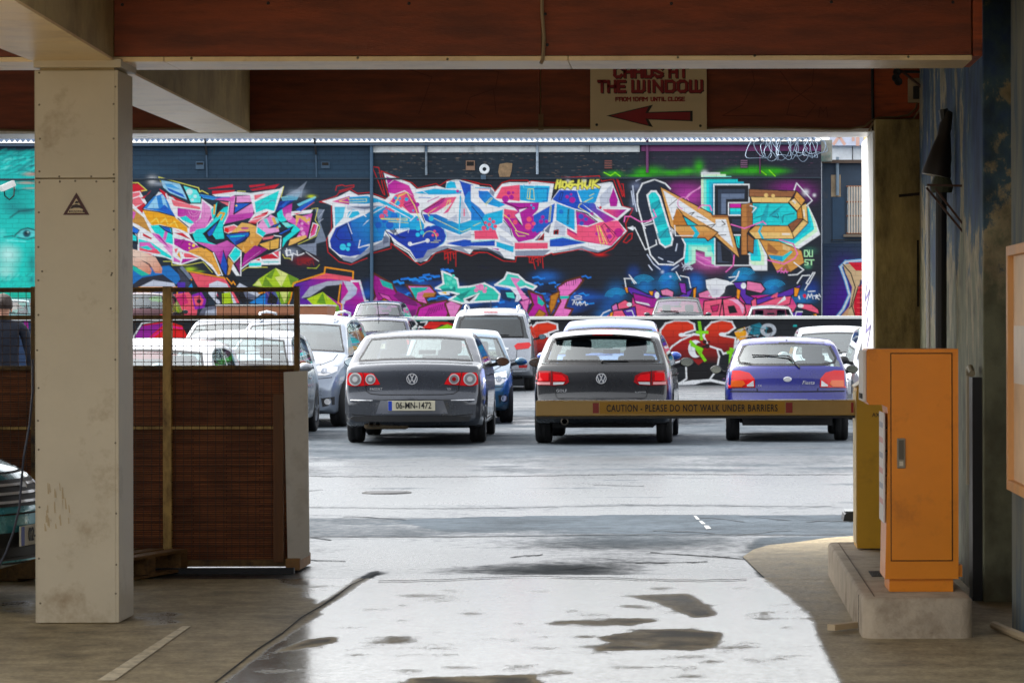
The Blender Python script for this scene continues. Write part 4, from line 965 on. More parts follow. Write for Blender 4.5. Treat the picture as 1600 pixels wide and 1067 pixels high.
mc.p(MG, '240,388 430,397 612,395 602,462 545,522 700,432 762,402 742,562 560,732 420,762 372,702 352,642 280,542 290,452 420,482 380,442'); mc.p(BL, '560,512 758,402 746,570 592,682 560,640', g=((40, 110, 206), '600,640 740,420'), al=.95); mc.p(CO, '285,452 420,472 382,512 402,542 290,542', .9); mc.p(W_, '388,510 502,445 425,462 460,612'); mc.l(BK, 7, '300,395 420,445 510,440'); mc.p(BK, '390,515 440,580 462,612 430,590')
for x, y, r, c in ((520, 550, 25, CO), (510, 617, 31, CO), (560, 590, 18, CO), (645, 530, 17, MG), (680, 570, 17, MG), (630, 570, 20, MG), (590, 545, 18, BL), (560, 650, 18, BL), (625, 635, 30, BL), (540, 420, 9, CYN), (560, 446, 12, CYN), (390, 575, 22, CO), (330, 520, 16, MG)): mc.c(c, x, y, r)
mc.l(YL, 6, '232,470 330,540 400,650'); mc.l(YL, 7, '390,655 515,690'); mc.l(YL, 6, '395,670 420,705 480,705'); mc.l(YL, 5, '700,570 715,430 725,430 712,570 700,570')
mc.p((36, 120, 210), '50,285 140,288 200,360 300,415 240,440 110,402 55,342', g=(CYN, '60,290 260,430')); mc.p((60, 184, 226), '-20,380 110,502 278,460 272,582 215,602 212,652 -20,652', g=((70, 190, 230), '0,400 200,600')); mc.p((40, 120, 210), '-20,380 60,440 110,502 80,560 -20,560', .8); mc.l(BK, 6, '-10,430 80,540 150,690 -20,692'); mc.p(CO, '10,655 205,645 235,732 15,732')
for x, y, r in ((155, 548, 13), (188, 572, 17), (150, 598, 18), (115, 580, 14), (205, 615, 18), (100, 630, 22), (160, 640, 14)): mc.c(CO, x, y, r)
mc.l(W_, 9, '20,330 110,495 278,452'); mc.l(YL, 5, '110,410 165,350 180,355 120,415'); mc.l(YL, 5, '0,610 70,580'); mc.l(CYN, 7, '20,255 160,262'); mc.l(CO, 6, '60,270 150,272')
mc.p((20, 84, 184), '-20,762 202,745 202,796 -20,796'); mc.l(AQ, 5, '-20,755 200,742'); mc.p((60, 186, 224), '215,755 377,802 372,857 215,802'); mc.p(CO, '385,767 692,767 692,822 385,827'); mc.l(W_, 8, '380,830 700,826 705,762'); mc.p(LG, '285,580 350,640 370,720 330,680 240,625'); mc.l(BK, 7, '282,560 340,630 360,700'); mc.p(MG, '160,815 240,822 235,838')
mc.p(LG, '760,560 857,620 852,702 740,692'); mc.p((28, 26, 34), '743,655 792,640 792,690 743,692'); mc.l(RD, 5, '750,690 755,650 792,655 780,690'); mc.p((120, 126, 142), '650,650 600,747 568,747 722,590 700,680'); mc.p((40, 38, 46), '600,745 660,670 655,745'); mc.l(RD, 5, '600,742 655,685 640,742 600,742')
mc.p((30, 90, 196), '735,366 800,280 962,285 992,392 1172,552 962,462 782,392'); mc.p((60, 170, 226), '965,285 1182,260 1132,402 1010,392'); 
for x, y, r in ((872, 343, 17), (920, 372, 28), (908, 320, 12)): mc.c(MG, x, y, r)
mc.l(BK, 5, '795,370 815,300 835,300 815,375 795,370'); mc.l(YL, 7, '1110,350 985,415 975,440 1210,570'); mc.l(YL, 6, '1080,335 1120,315'); mc.p((56, 176, 224), '775,402 942,462 942,652 768,562'); mc.c((40, 130, 210), 815, 480, 22); mc.l(BK, 5, '870,595 880,460 888,460 882,595 870,595'); mc.l(W_, 10, '742,580 765,395 950,460 948,665 760,560')
mc.p(CO, '870,632 960,682 960,602 1050,622 1150,582 1222,572 1342,562 1402,652 1282,792 950,742 870,692', g=((250, 110, 150), '900,650 1350,650')); mc.p(MG, '950,475 1040,502 1142,577 1080,612 960,602'); mc.p((190, 40, 120), '870,632 960,682 960,700 870,650')
for x, y, r, c in ((1000, 525, 25, BL), (1005, 587, 21, BL), (1045, 550, 18, BL), (1252, 655, 20, MG), (1262, 710, 22, MG), (1347, 675, 42, (190, 50, 140)), (1150, 685, 18, MG), (1250, 545, 18, CO), (1100, 500, 18, MG)): mc.c(c, x, y, r, .9)
mc.l(BK, 9, '955,470 1050,500 1150,575 1080,615'); mc.l(W_, 9, '950,458 1060,490 1170,575 1060,618'); mc.p(BL, '990,392 1120,402 1200,472 1332,552 1222,582 1150,512', g=(MG, '1050,420 1280,560')); mc.l(W_, 9, '1132,395 1150,450 1340,560'); mc.l(YL, 6, '1145,610 1180,775 1215,775 1165,610 1240,778'); mc.l(BK, 5, '1215,590 1190,615 1265,770 1312,710 1215,590 1325,690'); mc.l((190, 40, 120), 6, '960,745 1280,795 1405,655')
mc.p(MG, '1300,258 1342,372 1332,432 1270,432 1260,372'); mc.p(MG, '1200,457 1422,462 1332,542 1210,472', g=(CO, '1400,462 1220,462')); mc.c(RD, 1180, 442, 12); mc.p((24, 90, 190), '710,740 830,720 1042,770 820,802 710,802'); mc.l(AQ, 5, '715,735 830,715 1040,765'); mc.l(W_, 8, '705,730 700,830')
mc.l(RD, 6, '-10,213 160,233 205,290 270,212 340,190 510,190 522,220 540,195 760,213 790,168 1170,150 1192,200 1300,180 1392,432 1482,452 1412,592 1427,662 1292,822 1160,882 1000,825 740,877 730,860 650,892 400,892 392,942 280,935 130,857 -10,855')
mc.spray(RD, 1180, 880, 60, 16, .9)
for a in ('1330,175 1385,340 1395,330 1340,180', '1372,225 1390,225 1402,345', '1390,760 1440,690 1475,680 1468,730 1420,770 1390,760', '510,900 660,895', '520,905 520,950', '545,910 530,950 550,950', '550,905 575,1010', '580,910 600,900 602,980', '600,940 582,935', '618,905 622,950', '640,900 648,1000', '560,925 575,905'): mc.l(RD, 6, a)
# yellow tag HOG-HUK
for a in ('765,262 785,180', '812,180 800,258', '775,225 805,215', '832,205 825,250 848,262 868,235 860,205 832,205', '925,200 895,205 885,245 905,262 925,230 905,225', '945,230 955,232', '980,185 970,265', '1015,180 1010,260', '975,225 1012,218', '1040,185 1035,240 1055,265 1080,240 1090,185', '1115,180 1105,262', '1160,180 1112,222 1165,255'): mc.l(BK, 30, a); 
for a in ('765,262 785,180', '812,180 800,258', '775,225 805,215', '832,205 825,250 848,262 868,235 860,205 832,205', '925,200 895,205 885,245 905,262 925,230 905,225', '945,230 955,232', '980,185 970,265', '1015,180 1010,260', '975,225 1012,218', '1040,185 1035,240 1055,265 1080,240 1090,185', '1115,180 1105,262', '1160,180 1112,222 1165,255'): mc.l((244, 238, 120), 20, a)
mc.spray(W_, 880, 185, 22, 22, .8); mc.spray(W_, 1030, 185, 22, 22, .8)

# --- piece three: timber and black letters on turquoise steps
mc.view(970, 250, 4.848)
for x, y, rx, ry, c, al in ((520, 270, 150, 90, (190, 80, 170), .9), (450, 200, 90, 30, (140, 50, 130), .7), (1300, 215, 160, 60, (150, 50, 140), .8), (1440, 270, 60, 60, (130, 40, 130), .6), (680, 760, 150, 80, (226, 120, 190), .95), (120, 200, 50, 40, (130, 140, 170), .6), (100, 330, 30, 60, (120, 130, 160), .6), (350, 800, 70, 60, (20, 90, 170), .8), (560, 900, 50, 50, (20, 80, 160), .7), (90, 860, 40, 50, (20, 80, 160), .7)): mc.spray(c, x, y, rx, ry, al)
for i in range(9): mc.l(random.choice((LP, PK)), 5, [(460 + i * 16, 330 - i * 14), (520 + i * 10, 260 - i * 6), (610, 215 - i * 2)], .7)
for i in range(8): mc.l(random.choice((LP, PK, (196, 90, 170))), 8, [(575, 760 - i * 8), (640 + 8 * i, 800 - 6 * i), (740 + 10 * i, 815 - 6 * i)], .7)
ST = [(222, 250, 216), (150, 240, 222), (74, 226, 226), (40, 190, 212), (26, 150, 180)]
mc.p(W_, '612,98 756,98 756,116 640,116 640,380 612,380')
for k, a in enumerate(('612,112 800,112 800,130 660,130 660,400 616,400', '632,128 842,128 842,150 690,150 690,410 632,400', '652,148 890,148 890,170 710,170 710,420 652,410', '672,168 936,168 936,192 716,192 716,420 672,415', '692,186 960,186 960,200 716,200 716,424 692,420')): mc.p(ST[k], a)
for k, a in enumerate(('470,600 720,600 720,800 690,790 690,735 640,735 640,700 570,680 570,780 500,812', '480,590 720,590 720,770 700,770 700,700 660,700 660,665 540,660 540,770 490,800', '480,590 720,590 720,740 690,690 690,650 515,645 515,780 485,790', '480,590 720,590 720,640 500,630 490,760 480,700')): mc.p(ST[k] if k else (196, 246, 220), a)
for k, a in enumerate(('1060,600 1425,350 1482,470 1515,570 1335,688 1080,640', '1060,600 1425,360 1475,470 1495,545 1330,660 1080,630', '1060,600 1425,365 1460,480 1470,530 1320,640 1080,620', '1060,600 1420,380 1445,490 1440,520 1310,620 1080,610')): mc.p((W_, ST[0], ST[2], ST[3])[k], a)
for k, a in enumerate(('975,620 1060,605 1112,720 1112,842 1010,842 975,790', '975,620 1050,605 1090,720 1090,800 1010,800 975,780', '975,620 1040,605 1065,720 1065,770 1000,770 975,750', '975,620 1030,605 1040,700 1040,730 975,730')): mc.p((W_, ST[0], ST[2], ST[3])[k], a)
# the black 0
mc.p((30, 40, 58), '128,262 168,182 260,150 342,182 382,262 422,482 492,642 482,742 402,797 290,792 228,722 178,522 128,332'); mc.l(W_, 11, '128,262 168,182 260,150 342,182 378,220'); mc.l(W_, 11, '128,262 130,340 178,522 228,722 290,792 402,797 482,742 492,642 470,600'); 
mc.po((70, 220, 220), '205,270 235,240 270,240 300,282 396,602 386,646 340,662 300,632 220,342', oc=W_, ow=13)
for a in ('225,340 300,300 310,360 235,400', '250,440 330,400 345,470 265,500', '275,560 370,510 380,590 290,600'): mc.p((30, 160, 176), a, .8)
for a in ('240,400 300,330 290,310', '270,500 345,480', '300,590 360,520 370,560'): mc.l((14, 110, 130), 5, a)
for a in ('60,515 110,515 190,682 275,642 270,610', '170,490 235,465', '160,480 190,520', '180,500 255,480'): mc.l(W_, 8, a)
for a in ('95,200 105,300 125,390', '85,240 100,340', '120,160 165,140', '205,720 250,790 300,830', '215,800 240,835', '400,780 360,770', '430,640 420,690', '290,740 320,755', '390,835 440,800'): mc.l((214, 222, 240), 9, a)
mc.spray(W_, 395, 535, 22, 30, .9); mc.c((30, 40, 58), 380, 540, 4)
# black E
mc.p((24, 27, 36), '710,190 975,190 975,327 820,327 820,422 946,422 946,572 850,572 850,720 982,720 982,802 715,802 715,190'); mc.p((52, 62, 80), '740,225 945,225 945,262 800,266 800,412 740,412'); mc.p((112, 126, 150), '765,260 940,260 940,296 800,300 800,412 765,412'); mc.p((46, 54, 72), '845,450 930,450 930,545 850,545'); mc.p((70, 80, 100), '735,620 850,700 860,780 735,780'); mc.p((26, 30, 40), '760,640 840,700 860,780 770,770')
mc.l(W_, 9, '710,420 710,190 975,190 975,327 820,327 820,422 946,422 946,572 850,572'); mc.l(W_, 9, '715,600 715,802 980,802 980,716 950,716'); mc.p((206, 60, 160), '832,335 915,335 915,366 832,366'); mc.p(AQ, '832,370 915,370 915,416 832,416'); mc.p(ST[3], '832,395 915,395 915,416 832,416'); mc.p(AQ, '870,580 905,580 900,670 885,660'); mc.l(BK, 5, '880,580 895,660')
# timber A arrow
TNa = (226, 172, 110); BR = (158, 106, 68); LT = (242, 204, 136); DB = (40, 26, 22)
mc.po(TNa, '302,204 690,408 695,422 815,424 905,750 720,582 662,617 640,592 465,592 380,502', oc=DB, ow=7)
mc.p(W_, '325,232 420,290 722,490 722,452 800,452 856,668 760,582 715,530 430,362 450,457 395,457'); mc.l(DB, 5, '370,350 430,300'); mc.l(DB, 6, '520,410 560,400 540,420'); mc.l(DB, 6, '660,500 720,490 690,515'); mc.l(DB, 6, '770,465 795,490 770,500'); mc.l(DB, 6, '740,575 800,570'); mc.l(DB, 5, '400,445 425,400 440,450'); mc.l(DB, 4, '580,430 650,455')
mc.p((196, 130, 70), '400,462 425,370 480,430 585,500 400,497'); mc.po((50, 196, 206), '472,425 592,500 510,500', oc=DB, ow=6); mc.p((232, 180, 112), '420,502 640,502 740,552 665,612 642,592 460,588', g=((206, 140, 84), '500,505 500,590')); mc.p((60, 200, 220), '525,502 560,502 600,560 580,590 545,590 565,555'); mc.l(DB, 7, '420,500 640,500 742,552 665,617 640,594 460,592'); mc.l(W_, 7, '412,500 418,577 550,577'); mc.p((170, 110, 66), '690,422 815,424 820,440 700,440'); mc.l(DB, 6, '430,360 480,425 590,500')
# timber P / R
mc.po((190, 130, 80), '915,340 1000,328 1002,490 960,560 962,722 915,722', oc=DB, ow=6); mc.p(BR, '955,345 1000,332 1000,490 960,545'); mc.po(BR, '962,562 1012,602 1006,712 962,692', oc=DB, ow=6)
mc.po((156, 104, 72), '975,225 1332,240 1302,288 975,282', oc=DB, ow=6); mc.po(LT, '985,282 1302,286 1272,332 1002,327', oc=DB, ow=6); mc.c(LT, 1105, 272, 16); mc.c(LT, 1158, 276, 14); mc.l(DB, 5, '1200,238 1260,240')
mc.p((72, 212, 214), '1005,335 1272,335 1337,402 1332,452 1272,497 1005,497')
for a in ('1010,340 1060,340 1020,420 1005,430', '1060,460 1110,340 1130,340 1100,490 1060,490', '1120,420 1240,340 1180,420 1210,460', '1210,440 1320,400 1240,420 1230,480'): mc.p((36, 170, 184), a, .9)
for a in ('1010,450 1090,420', '1130,430 1200,370', '1190,410 1200,440 1150,430', '1230,480 1235,425 1320,410'): mc.l((12, 110, 124), 6, a)
mc.po((226, 172, 104), '972,545 1022,502 1272,502 1302,552 1312,602 1022,602', oc=DB, ow=6); mc.p(LT, '980,552 1300,556 1310,598 1025,598'); mc.p((70, 200, 220), '1042,545 1062,502 1080,502 1060,545 1090,600 1070,600')
mc.po((226, 166, 96), '1336,240 1402,310 1372,352 1315,290', oc=DB, ow=6); mc.po(LT, '1275,322 1320,292 1370,352 1340,392', oc=DB, ow=6); mc.po(LT, '1372,352 1412,332 1422,482 1386,452', oc=DB, ow=6); mc.po((206, 140, 70), '1338,392 1372,356 1384,450 1340,452', oc=DB, ow=6); mc.po((146, 92, 64), '1272,495 1338,452 1384,452 1300,552', oc=DB, ow=6); mc.po(LT, '1300,554 1386,456 1424,482 1316,597', oc=DB, ow=6); mc.p(W_, '1310,305 1335,325 1325,340 1300,315', .7); mc.p(W_, '1225,560 1285,560 1285,572 1225,572', .7); mc.p(W_, '1385,380 1395,380 1400,440 1390,440', .7)
mc.po((216, 158, 92), '1052,605 1202,622 1372,690 1394,782 1290,852 1180,842 1112,720', oc=DB, ow=6); mc.p((168, 112, 70), '1120,630 1200,700 1180,720 1112,700'); mc.p((168, 112, 70), '1180,842 1262,792 1290,850'); mc.p((240, 206, 150), '1230,640 1290,670 1280,700 1230,680', .8); mc.p((66, 214, 220), '1120,722 1230,732 1292,692 1235,650 1305,700 1230,775 1142,752'); mc.p((40, 160, 200), '1120,722 1230,735 1225,770 1142,752')
for a in ('30,470 35,430 80,430 150,470 215,465 272,430 250,380', '590,370 620,345 680,350 692,385', '840,492 940,522 1080,470 1102,490', '1205,608 1310,640 1342,715 1320,750 1240,792 1115,762', '862,725 855,800 800,850'): mc.l((246, 128, 196), 9, a)
mc.arc((246, 150, 206), 6, 480, 330, 45, 100, 330)
for a in ('1318,232 1336,180 1455,312 1410,352', '1315,780 1388,836 1340,872 1275,876', '985,350 1030,365 1000,400'): mc.l(W_, 8, a)
for x, y, r in ((1405, 250, 26), (1470, 272, 14), (640, 105, 26), (320, 850, 14), (378, 885, 14)): mc.spray(W_, x, y, r, r, .95)
mc.p(W_, '58,518 95,500 110,520 95,538'); mc.spray((60, 120, 100), 1440, 690, 50, 30, .6); mc.spray((100, 180, 140), 1420, 810, 30, 20, .6)
for a in ('1395,690 1395,735 1415,735 1425,715 1415,690 1395,690', '1432,690 1432,735 1455,735 1455,690', '1425,762 1400,760 1398,778 1422,782 1420,798 1396,798', '1430,762 1465,762', '1447,762 1447,800'): mc.l((190, 244, 190), 8, a)
for i in range(16): mc.l(LG, 5, [(460 + 90 * random.random(), 770 + 70 * random.random()), (465 + 85 * random.random(), 775 + 70 * random.random())])
for a in ('1190,855 1225,820 1215,860', '1225,850 1240,860 1250,830 1262,860', '1185,845 1270,850'): mc.l((240, 130, 200), 5, a)

# --- lower row left
mc.view(190, 390, 4.0)
mc.p((30, 120, 190), '60,120 300,95 380,170 300,260 60,260'); mc.p((40, 44, 58), '60,220 130,170 260,150 340,210 330,260 60,270'); mc.p(LG, '110,230 200,185 330,205 345,240 120,240'); mc.p((20, 22, 30), '120,250 300,240 330,300 200,320 100,300'); mc.l(OG, 8, '100,300 112,232 350,232 350,290'); mc.p((150, 210, 60), '170,300 260,265 260,320 200,330'); mc.p((60, 64, 80), '350,110 420,180 440,240 380,230'); mc.p((40, 150, 220), '420,230 440,205 450,240'); mc.p((90, 60, 170), '350,200 400,200 400,300 360,300')
mc.p(SM, '300,280 420,260 480,330 470,412 300,412'); mc.p((200, 40, 120), '330,300 400,270 420,330 360,350', .7); mc.p((150, 60, 180), '440,280 500,260 530,310 520,360 460,370'); mc.p(SM, '450,290 490,280 515,310 505,345 465,350'); mc.c((60, 20, 60), 485, 318, 14); mc.p(SM, '430,140 650,180 700,260 740,330 650,320 540,230 480,230'); mc.p((230, 90, 120), '500,240 560,240 640,330 700,330 690,280 560,200'); mc.p((220, 224, 236), '550,210 600,190 660,210 720,330 690,332 600,260 590,300 640,330 600,335 545,270'); mc.p((40, 40, 52), '590,240 660,270 700,335 620,335'); mc.p(LM, '630,270 680,260 700,330 632,335'); mc.l(OG, 8, '415,130 640,172 690,210'); mc.l(OG, 6, '410,130 440,185'); mc.spray(LM, 430, 118, 40, 16, .9); mc.spray(LM, 490, 132, 30, 6, .8); mc.l((120, 130, 150), 20, '380,110 430,170'); mc.p(BK, '650,180 700,160 820,300 760,335 720,290'); mc.l(OG, 7, '660,175 690,210 700,195 712,215'); mc.p(LG, '740,205 870,275 840,300 720,230'); mc.p((110, 116, 136), '760,250 850,290 830,310 780,300'); mc.p((34, 140, 214), '800,330 900,270 920,340')
mc.p((176, 206, 70), '820,222 860,180 965,112 1110,182 1080,222 1040,240 900,235')
for i, a in enumerate(('965,112 900,165 940,180', '965,112 1000,170 1040,150', '900,165 950,230 880,225', '1040,150 1000,230 960,170', '1040,150 1110,182 1060,220', '860,180 880,225 830,220', '1010,225 1040,240 960,238')): mc.p(((112, 150, 50), (226, 232, 150))[i % 2], a)
mc.p((130, 170, 50), '940,240 1080,240 1040,330 990,340 960,290'); mc.p((220, 228, 140), '990,260 1050,260 1020,330'); mc.l(OG, 8, '860,270 910,260 925,290 945,250'); mc.l(OG, 8, '1075,210 1060,300 1045,335'); mc.p((70, 70, 160), '900,260 960,250 1000,340 900,340', .8); mc.p(BK, '930,260 980,300 970,340 910,330')
mc.p((100, 50, 160), '1080,215 1200,180 1290,150 1420,170 1500,200 1530,410 1120,410 1100,300', g=((210, 60, 150), '1150,300 1450,200')); mc.p(SM, '1180,180 1280,145 1445,170 1440,195 1300,180'); mc.l(OG, 9, '1080,205 1270,145 1275,108 1450,135 1448,180'); mc.p((40, 44, 56), '1130,290 1290,195 1380,200 1370,330 1300,260 1150,310'); mc.p((176, 180, 196), '1125,300 1180,230 1290,195 1385,190 1380,215 1280,225 1180,290'); mc.p((20, 22, 30), '1180,290 1300,225 1370,225 1360,330 1260,265'); mc.p((200, 204, 220), '1385,190 1440,200 1475,240 1465,290 1400,320 1385,410 1370,405 1375,320 1420,260'); mc.p(LM, '1160,305 1260,262 1360,350 1372,402 1300,395 1200,345'); mc.p((110, 160, 50), '1260,262 1220,330 1280,340'); mc.p((226, 232, 150), '1260,262 1310,330 1290,300'); mc.p((110, 160, 50), '1300,360 1360,350 1372,400'); mc.l(OG, 8, '1370,215 1355,330 1378,340 1375,405'); mc.p((120, 50, 170), '1390,340 1500,250 1520,400 1390,410', g=((200, 50, 140), '1400,400 1480,240')); mc.l(W_, 12, '1440,195 1490,195 1525,320 1540,320 1535,370'); mc.p((110, 112, 130), '480,410 510,360 600,340 600,412'); mc.p((190, 196, 212), '520,410 530,375 600,365 600,412')

# fingers of the portrait
mc.view(190, 240, 5.614)
mc.p((242, 214, 196), '60,820 180,850 300,900 360,1000 355,1045 300,1040 250,960 120,900 60,880', g=((220, 150, 124), '200,860 330,1040')); mc.p((238, 204, 186), '60,890 150,910 240,970 268,1020 255,1052 200,1050 140,990 60,950', g=((214, 140, 116), '150,900 220,1050')); mc.l((180, 110, 90), 4, '240,960 290,1030 350,1040'); mc.p((30, 190, 170), '75,960 150,1000 250,1055 180,1067 110,1020')


# --- lower row middle: on blue smoke
mc.view(570, 400, 4.2105)
for i in range(40): mc.spray(random.choice(((24, 110, 210), (30, 130, 226), (14, 70, 150))), 60 + 1420 * random.random(), 110 + 300 * random.random(), 60 + 80 * random.random(), 20 + 20 * random.random(), .6)
for i in range(64):
    x = 60 + 1400 * random.random(); y = 70 + 320 * random.random(); d = 50 + 70 * random.random()
    if y < 105 and not 350 < x < 1100: continue
    mc.l(random.choice(((66, 156, 244), (44, 134, 232), (50, 140, 236), (10, 20, 40))), 9 + 7 * random.random(), [(x, y), (x + d * .4, y - 6), (x + d * .7, y + 8), (x + d, y + 4)], .85)
BRD = (120, 70, 30)
mc.po((176, 50, 150), '60,112 180,180 210,235 360,300 400,340 370,402 60,402 45,340 70,260 50,190', oc=(96,50,20), ow=13); mc.p((60, 190, 176), '100,150 180,180 190,220 120,195'); mc.po((226, 110, 190), '90,240 160,260 220,340 190,350', oc=(90, 20, 80), ow=5); mc.p((120, 24, 110), '190,260 220,230 340,300 350,330 250,310'); mc.po((190, 120, 50), '80,310 130,275 170,300 140,340', oc=BK, ow=6); mc.p(NB, '100,330 140,300 150,340'); mc.p((236, 150, 206), '50,300 80,270 90,310 60,340'); mc.po((232, 130, 196), '275,190 430,195 470,240 460,265 400,270 420,320 350,300', oc=(96,50,20), ow=12); mc.p((60, 190, 176), '300,205 420,205 400,225 350,240 340,285'); mc.p((190, 130, 70), '390,240 470,240 455,265 380,270')
mc.po((206, 70, 170), '360,340 440,310 540,290 570,330 540,402 340,402', oc=(96,50,20), ow=12)
for i in range(8): mc.l((130, 24, 110), 6, [(400 + 18 * i, 395 - 8 * i), (430 + 14 * i, 340 - 4 * i)])
mc.po((240, 150, 206), '530,310 570,290 640,320 600,402 560,402', oc=(96,50,20), ow=12); mc.p((120, 20, 110), '280,360 340,350 330,400 260,400')
mc.po((80, 210, 186), '470,210 520,180 510,100 560,120 610,150 620,205 690,200 790,180 850,210 890,250 880,295 760,300 640,310 560,285 620,250', oc=W_, ow=12); mc.p((30, 150, 140), '500,215 600,200 600,230 520,235'); mc.p((30, 150, 140), '600,260 700,220 640,290')
for x, y, r in ((560, 150, 14), (585, 130, 10), (545, 185, 12), (590, 170, 14), (570, 205, 10), (545, 135, 8)): mc.c((120, 232, 206), x, y, r)
for x, y, r in ((765, 205, 22), (790, 230, 14), (735, 225, 14), (740, 200, 10), (800, 210, 8)): mc.c((246, 150, 196), x, y, r)
mc.p(W_, '650,280 760,240 720,300 660,310'); mc.p((40, 44, 60), '665,285 740,255 690,300'); mc.p(W_, '480,235 560,230 560,255 500,255'); mc.p((240, 190, 40), '500,236 540,234 540,250')
mc.po((96, 220, 200), '860,190 920,150 940,110 1010,125 1060,170 1130,200 1110,220 1060,200 1000,215 940,200', oc=W_, ow=12); mc.p((24, 50, 90), '890,220 990,230 960,300 900,280'); mc.p((240, 240, 250), '860,195 960,215 1000,260 990,300 1010,300 1060,250 1010,220'); mc.p((246, 150, 206), '960,140 1030,150 1000,180 1060,260 1110,300 1060,330 1010,230'); mc.p((96, 220, 200), '930,240 980,240 990,280 940,270')
mc.po((190, 60, 160), '1080,230 1170,260 1215,400 1060,402 1110,320', oc=(96,50,20), ow=13); mc.po((240, 140, 200), '1020,300 1090,280 1060,400 1040,330', oc=(120, 20, 100), ow=6); mc.p((60, 190, 176), '1140,260 1185,310 1170,330 1140,310'); mc.po((190, 130, 60), '1150,350 1195,380 1170,402 1120,395', oc=BRD, ow=6)
mc.po((246, 140, 206), '1270,205 1330,165 1420,140 1440,160 1400,215 1350,260 1320,340 1370,350 1340,402 1235,402 1290,300', oc=(96,50,20), ow=13); mc.p((60, 190, 176), '1285,262 1350,262 1340,280 1290,285'); mc.po((196, 130, 60), '1225,260 1285,235 1250,340 1225,380 1215,330', oc=BRD, ow=7)
for i in range(9): mc.l((60, 10, 50), 3, [(1300 + 15 * i, 178 - 4 * i), (1300 + 15 * i, 192 - 2 * i + 12 * random.random())])
for a in ('1370,320 1380,295 1390,320', '1395,300 1400,325 1415,300 1420,325', '1420,300 1430,320 1450,300 1455,325 1470,318', '1365,290 1430,285'): mc.l(W_, 5, a)
mc.arc(W_, 4, 1405, 270, 24, 0, 360, 8)
mc.l(BK, 8, '40,0 40,400', .6)

# --- lower row right: pink arrows with blue glow
mc.view(930, 400, 3.8095)
for x, y, rx, ry, c in ((130, 230, 60, 70, (20, 120, 190)), (90, 300, 70, 60, (16, 90, 160)), (300, 190, 60, 60, (20, 130, 200)), (240, 100, 30, 40, (10, 60, 120)), (430, 170, 70, 60, (24, 140, 210)), (420, 130, 25, 60, (30, 110, 200)), (610, 170, 50, 60, (20, 120, 200)), (880, 130, 70, 40, (30, 150, 214)), (1050, 190, 60, 60, (24, 140, 210)), (1290, 200, 50, 60, (20, 60, 140)), (1230, 250, 80, 50, (24, 130, 200)), (60, 350, 60, 30, (20, 120, 190))): mc.spray(c, x, y, rx, ry, .85)
for x, y in ((130, 250), (290, 170), (450, 160), (890, 130), (1070, 200)):
    for k in range(5): mc.arc((50, 170, 220), 4, x, y, 30 + 10 * k, 190, 330, 24 + 8 * k, al=.8)
VI = (100, 60, 170); PKR = (244, 112, 140)
mc.p(PKR, '225,250 520,250 640,250 900,240 1160,230 1200,300 1160,368 60,368 110,330 220,320', g=((200, 60, 150), '600,330 600,240'))
mc.po(VI, '165,175 230,190 320,230 360,200 400,240 500,240 590,190 560,250 400,270 240,255', ow=7); mc.po((170, 50, 150), '225,220 330,250 520,255 500,300 330,310 240,280', ow=6); mc.po((150, 70, 180), '500,160 540,165 545,230 515,220', ow=6); mc.po(VI, '820,160 900,155 900,230 960,260 1110,220 1230,170 1220,200 1170,240 1020,300 900,290', ow=7); mc.po(PKR, '950,300 1080,250 1170,240 1160,290 1040,320', ow=6)
mc.po((240, 150, 186), '390,205 430,195 470,215 465,250 440,240 400,235', ow=6); mc.po((240, 140, 180), '905,150 990,165 1015,200 990,225 900,205', ow=7); mc.po((240, 140, 180), '615,225 670,205 740,230 720,260 620,250', ow=6); mc.po(PKR, '1205,285 1290,290 1330,320 1335,350 1210,310', ow=7); mc.po(PKR, '135,285 180,262 225,290 200,310 140,320', ow=6); mc.po((220, 130, 190), '100,300 130,280 140,320 105,330', ow=6)
mc.c(W_, 370, 235, 14, 1, 20); mc.c(W_, 205, 290, 16, 1, 12); mc.c(W_, 885, 180, 16, 1, 18); mc.p(W_, '1080,295 1130,240 1138,262'); mc.c(W_, 1225, 300, 18, 1, 12); mc.p(W_, '240,270 320,285 330,298 250,280')
for a in ('175,190 195,185 200,220 188,222', '320,210 350,210 345,240 330,235', '585,200 605,185 600,255 585,262', '845,195 868,205 860,262 842,258', '1185,190 1220,195 1205,245 1185,245', '90,340 110,330 105,365 85,366', '700,310 720,300 715,350 700,352', '1140,320 1170,320 1165,345 1140,345', '1290,350 1320,345 1325,366'): mc.po((246, 160, 50), a, ow=5)
mc.po(VI, '165,325 240,300 250,368 190,368', ow=6); mc.l(W_, 5, '190,330 220,325 235,362'); mc.po(PKR, '650,270 760,255 740,368 640,368', ow=7); mc.po(PKR, '760,260 830,245 890,290 900,340 880,368 770,368', ow=8); mc.p((250, 190, 220), '790,260 850,260 890,310 880,350 860,300 820,270'); mc.p(BK, '790,300 830,295 850,340 800,345'); mc.po((200, 60, 110), '690,300 740,290 730,330 700,335', ow=5); mc.po(PKR, '930,270 960,250 970,368 940,368', ow=6); mc.po(VI, '1165,340 1240,330 1230,368 1180,368', ow=6); mc.l(W_, 5, '1190,368 1200,335 1235,335'); mc.p(PKR, '1060,235 1090,220 1085,250 1045,252')
mc.p(W_, '660,145 720,135 790,150 830,170 780,178 770,220 740,248 700,250 680,215 665,190'); mc.spray((200, 196, 214), 720, 215, 40, 30, .7); mc.l((230, 230, 240), 8, '680,240 720,215', .7)
for a in ('175,135 215,135 235,165', '205,115 245,162', '178,140 185,185', '485,98 510,145', '510,120 558,130 570,190', '800,130 850,125 858,95 840,140 780,180', '1205,165 1235,120 1280,118', '1310,102 1272,172 1258,165 1300,102', '1250,205 1270,170', '30,366 50,340 90,322'): mc.l(W_, 6, a)
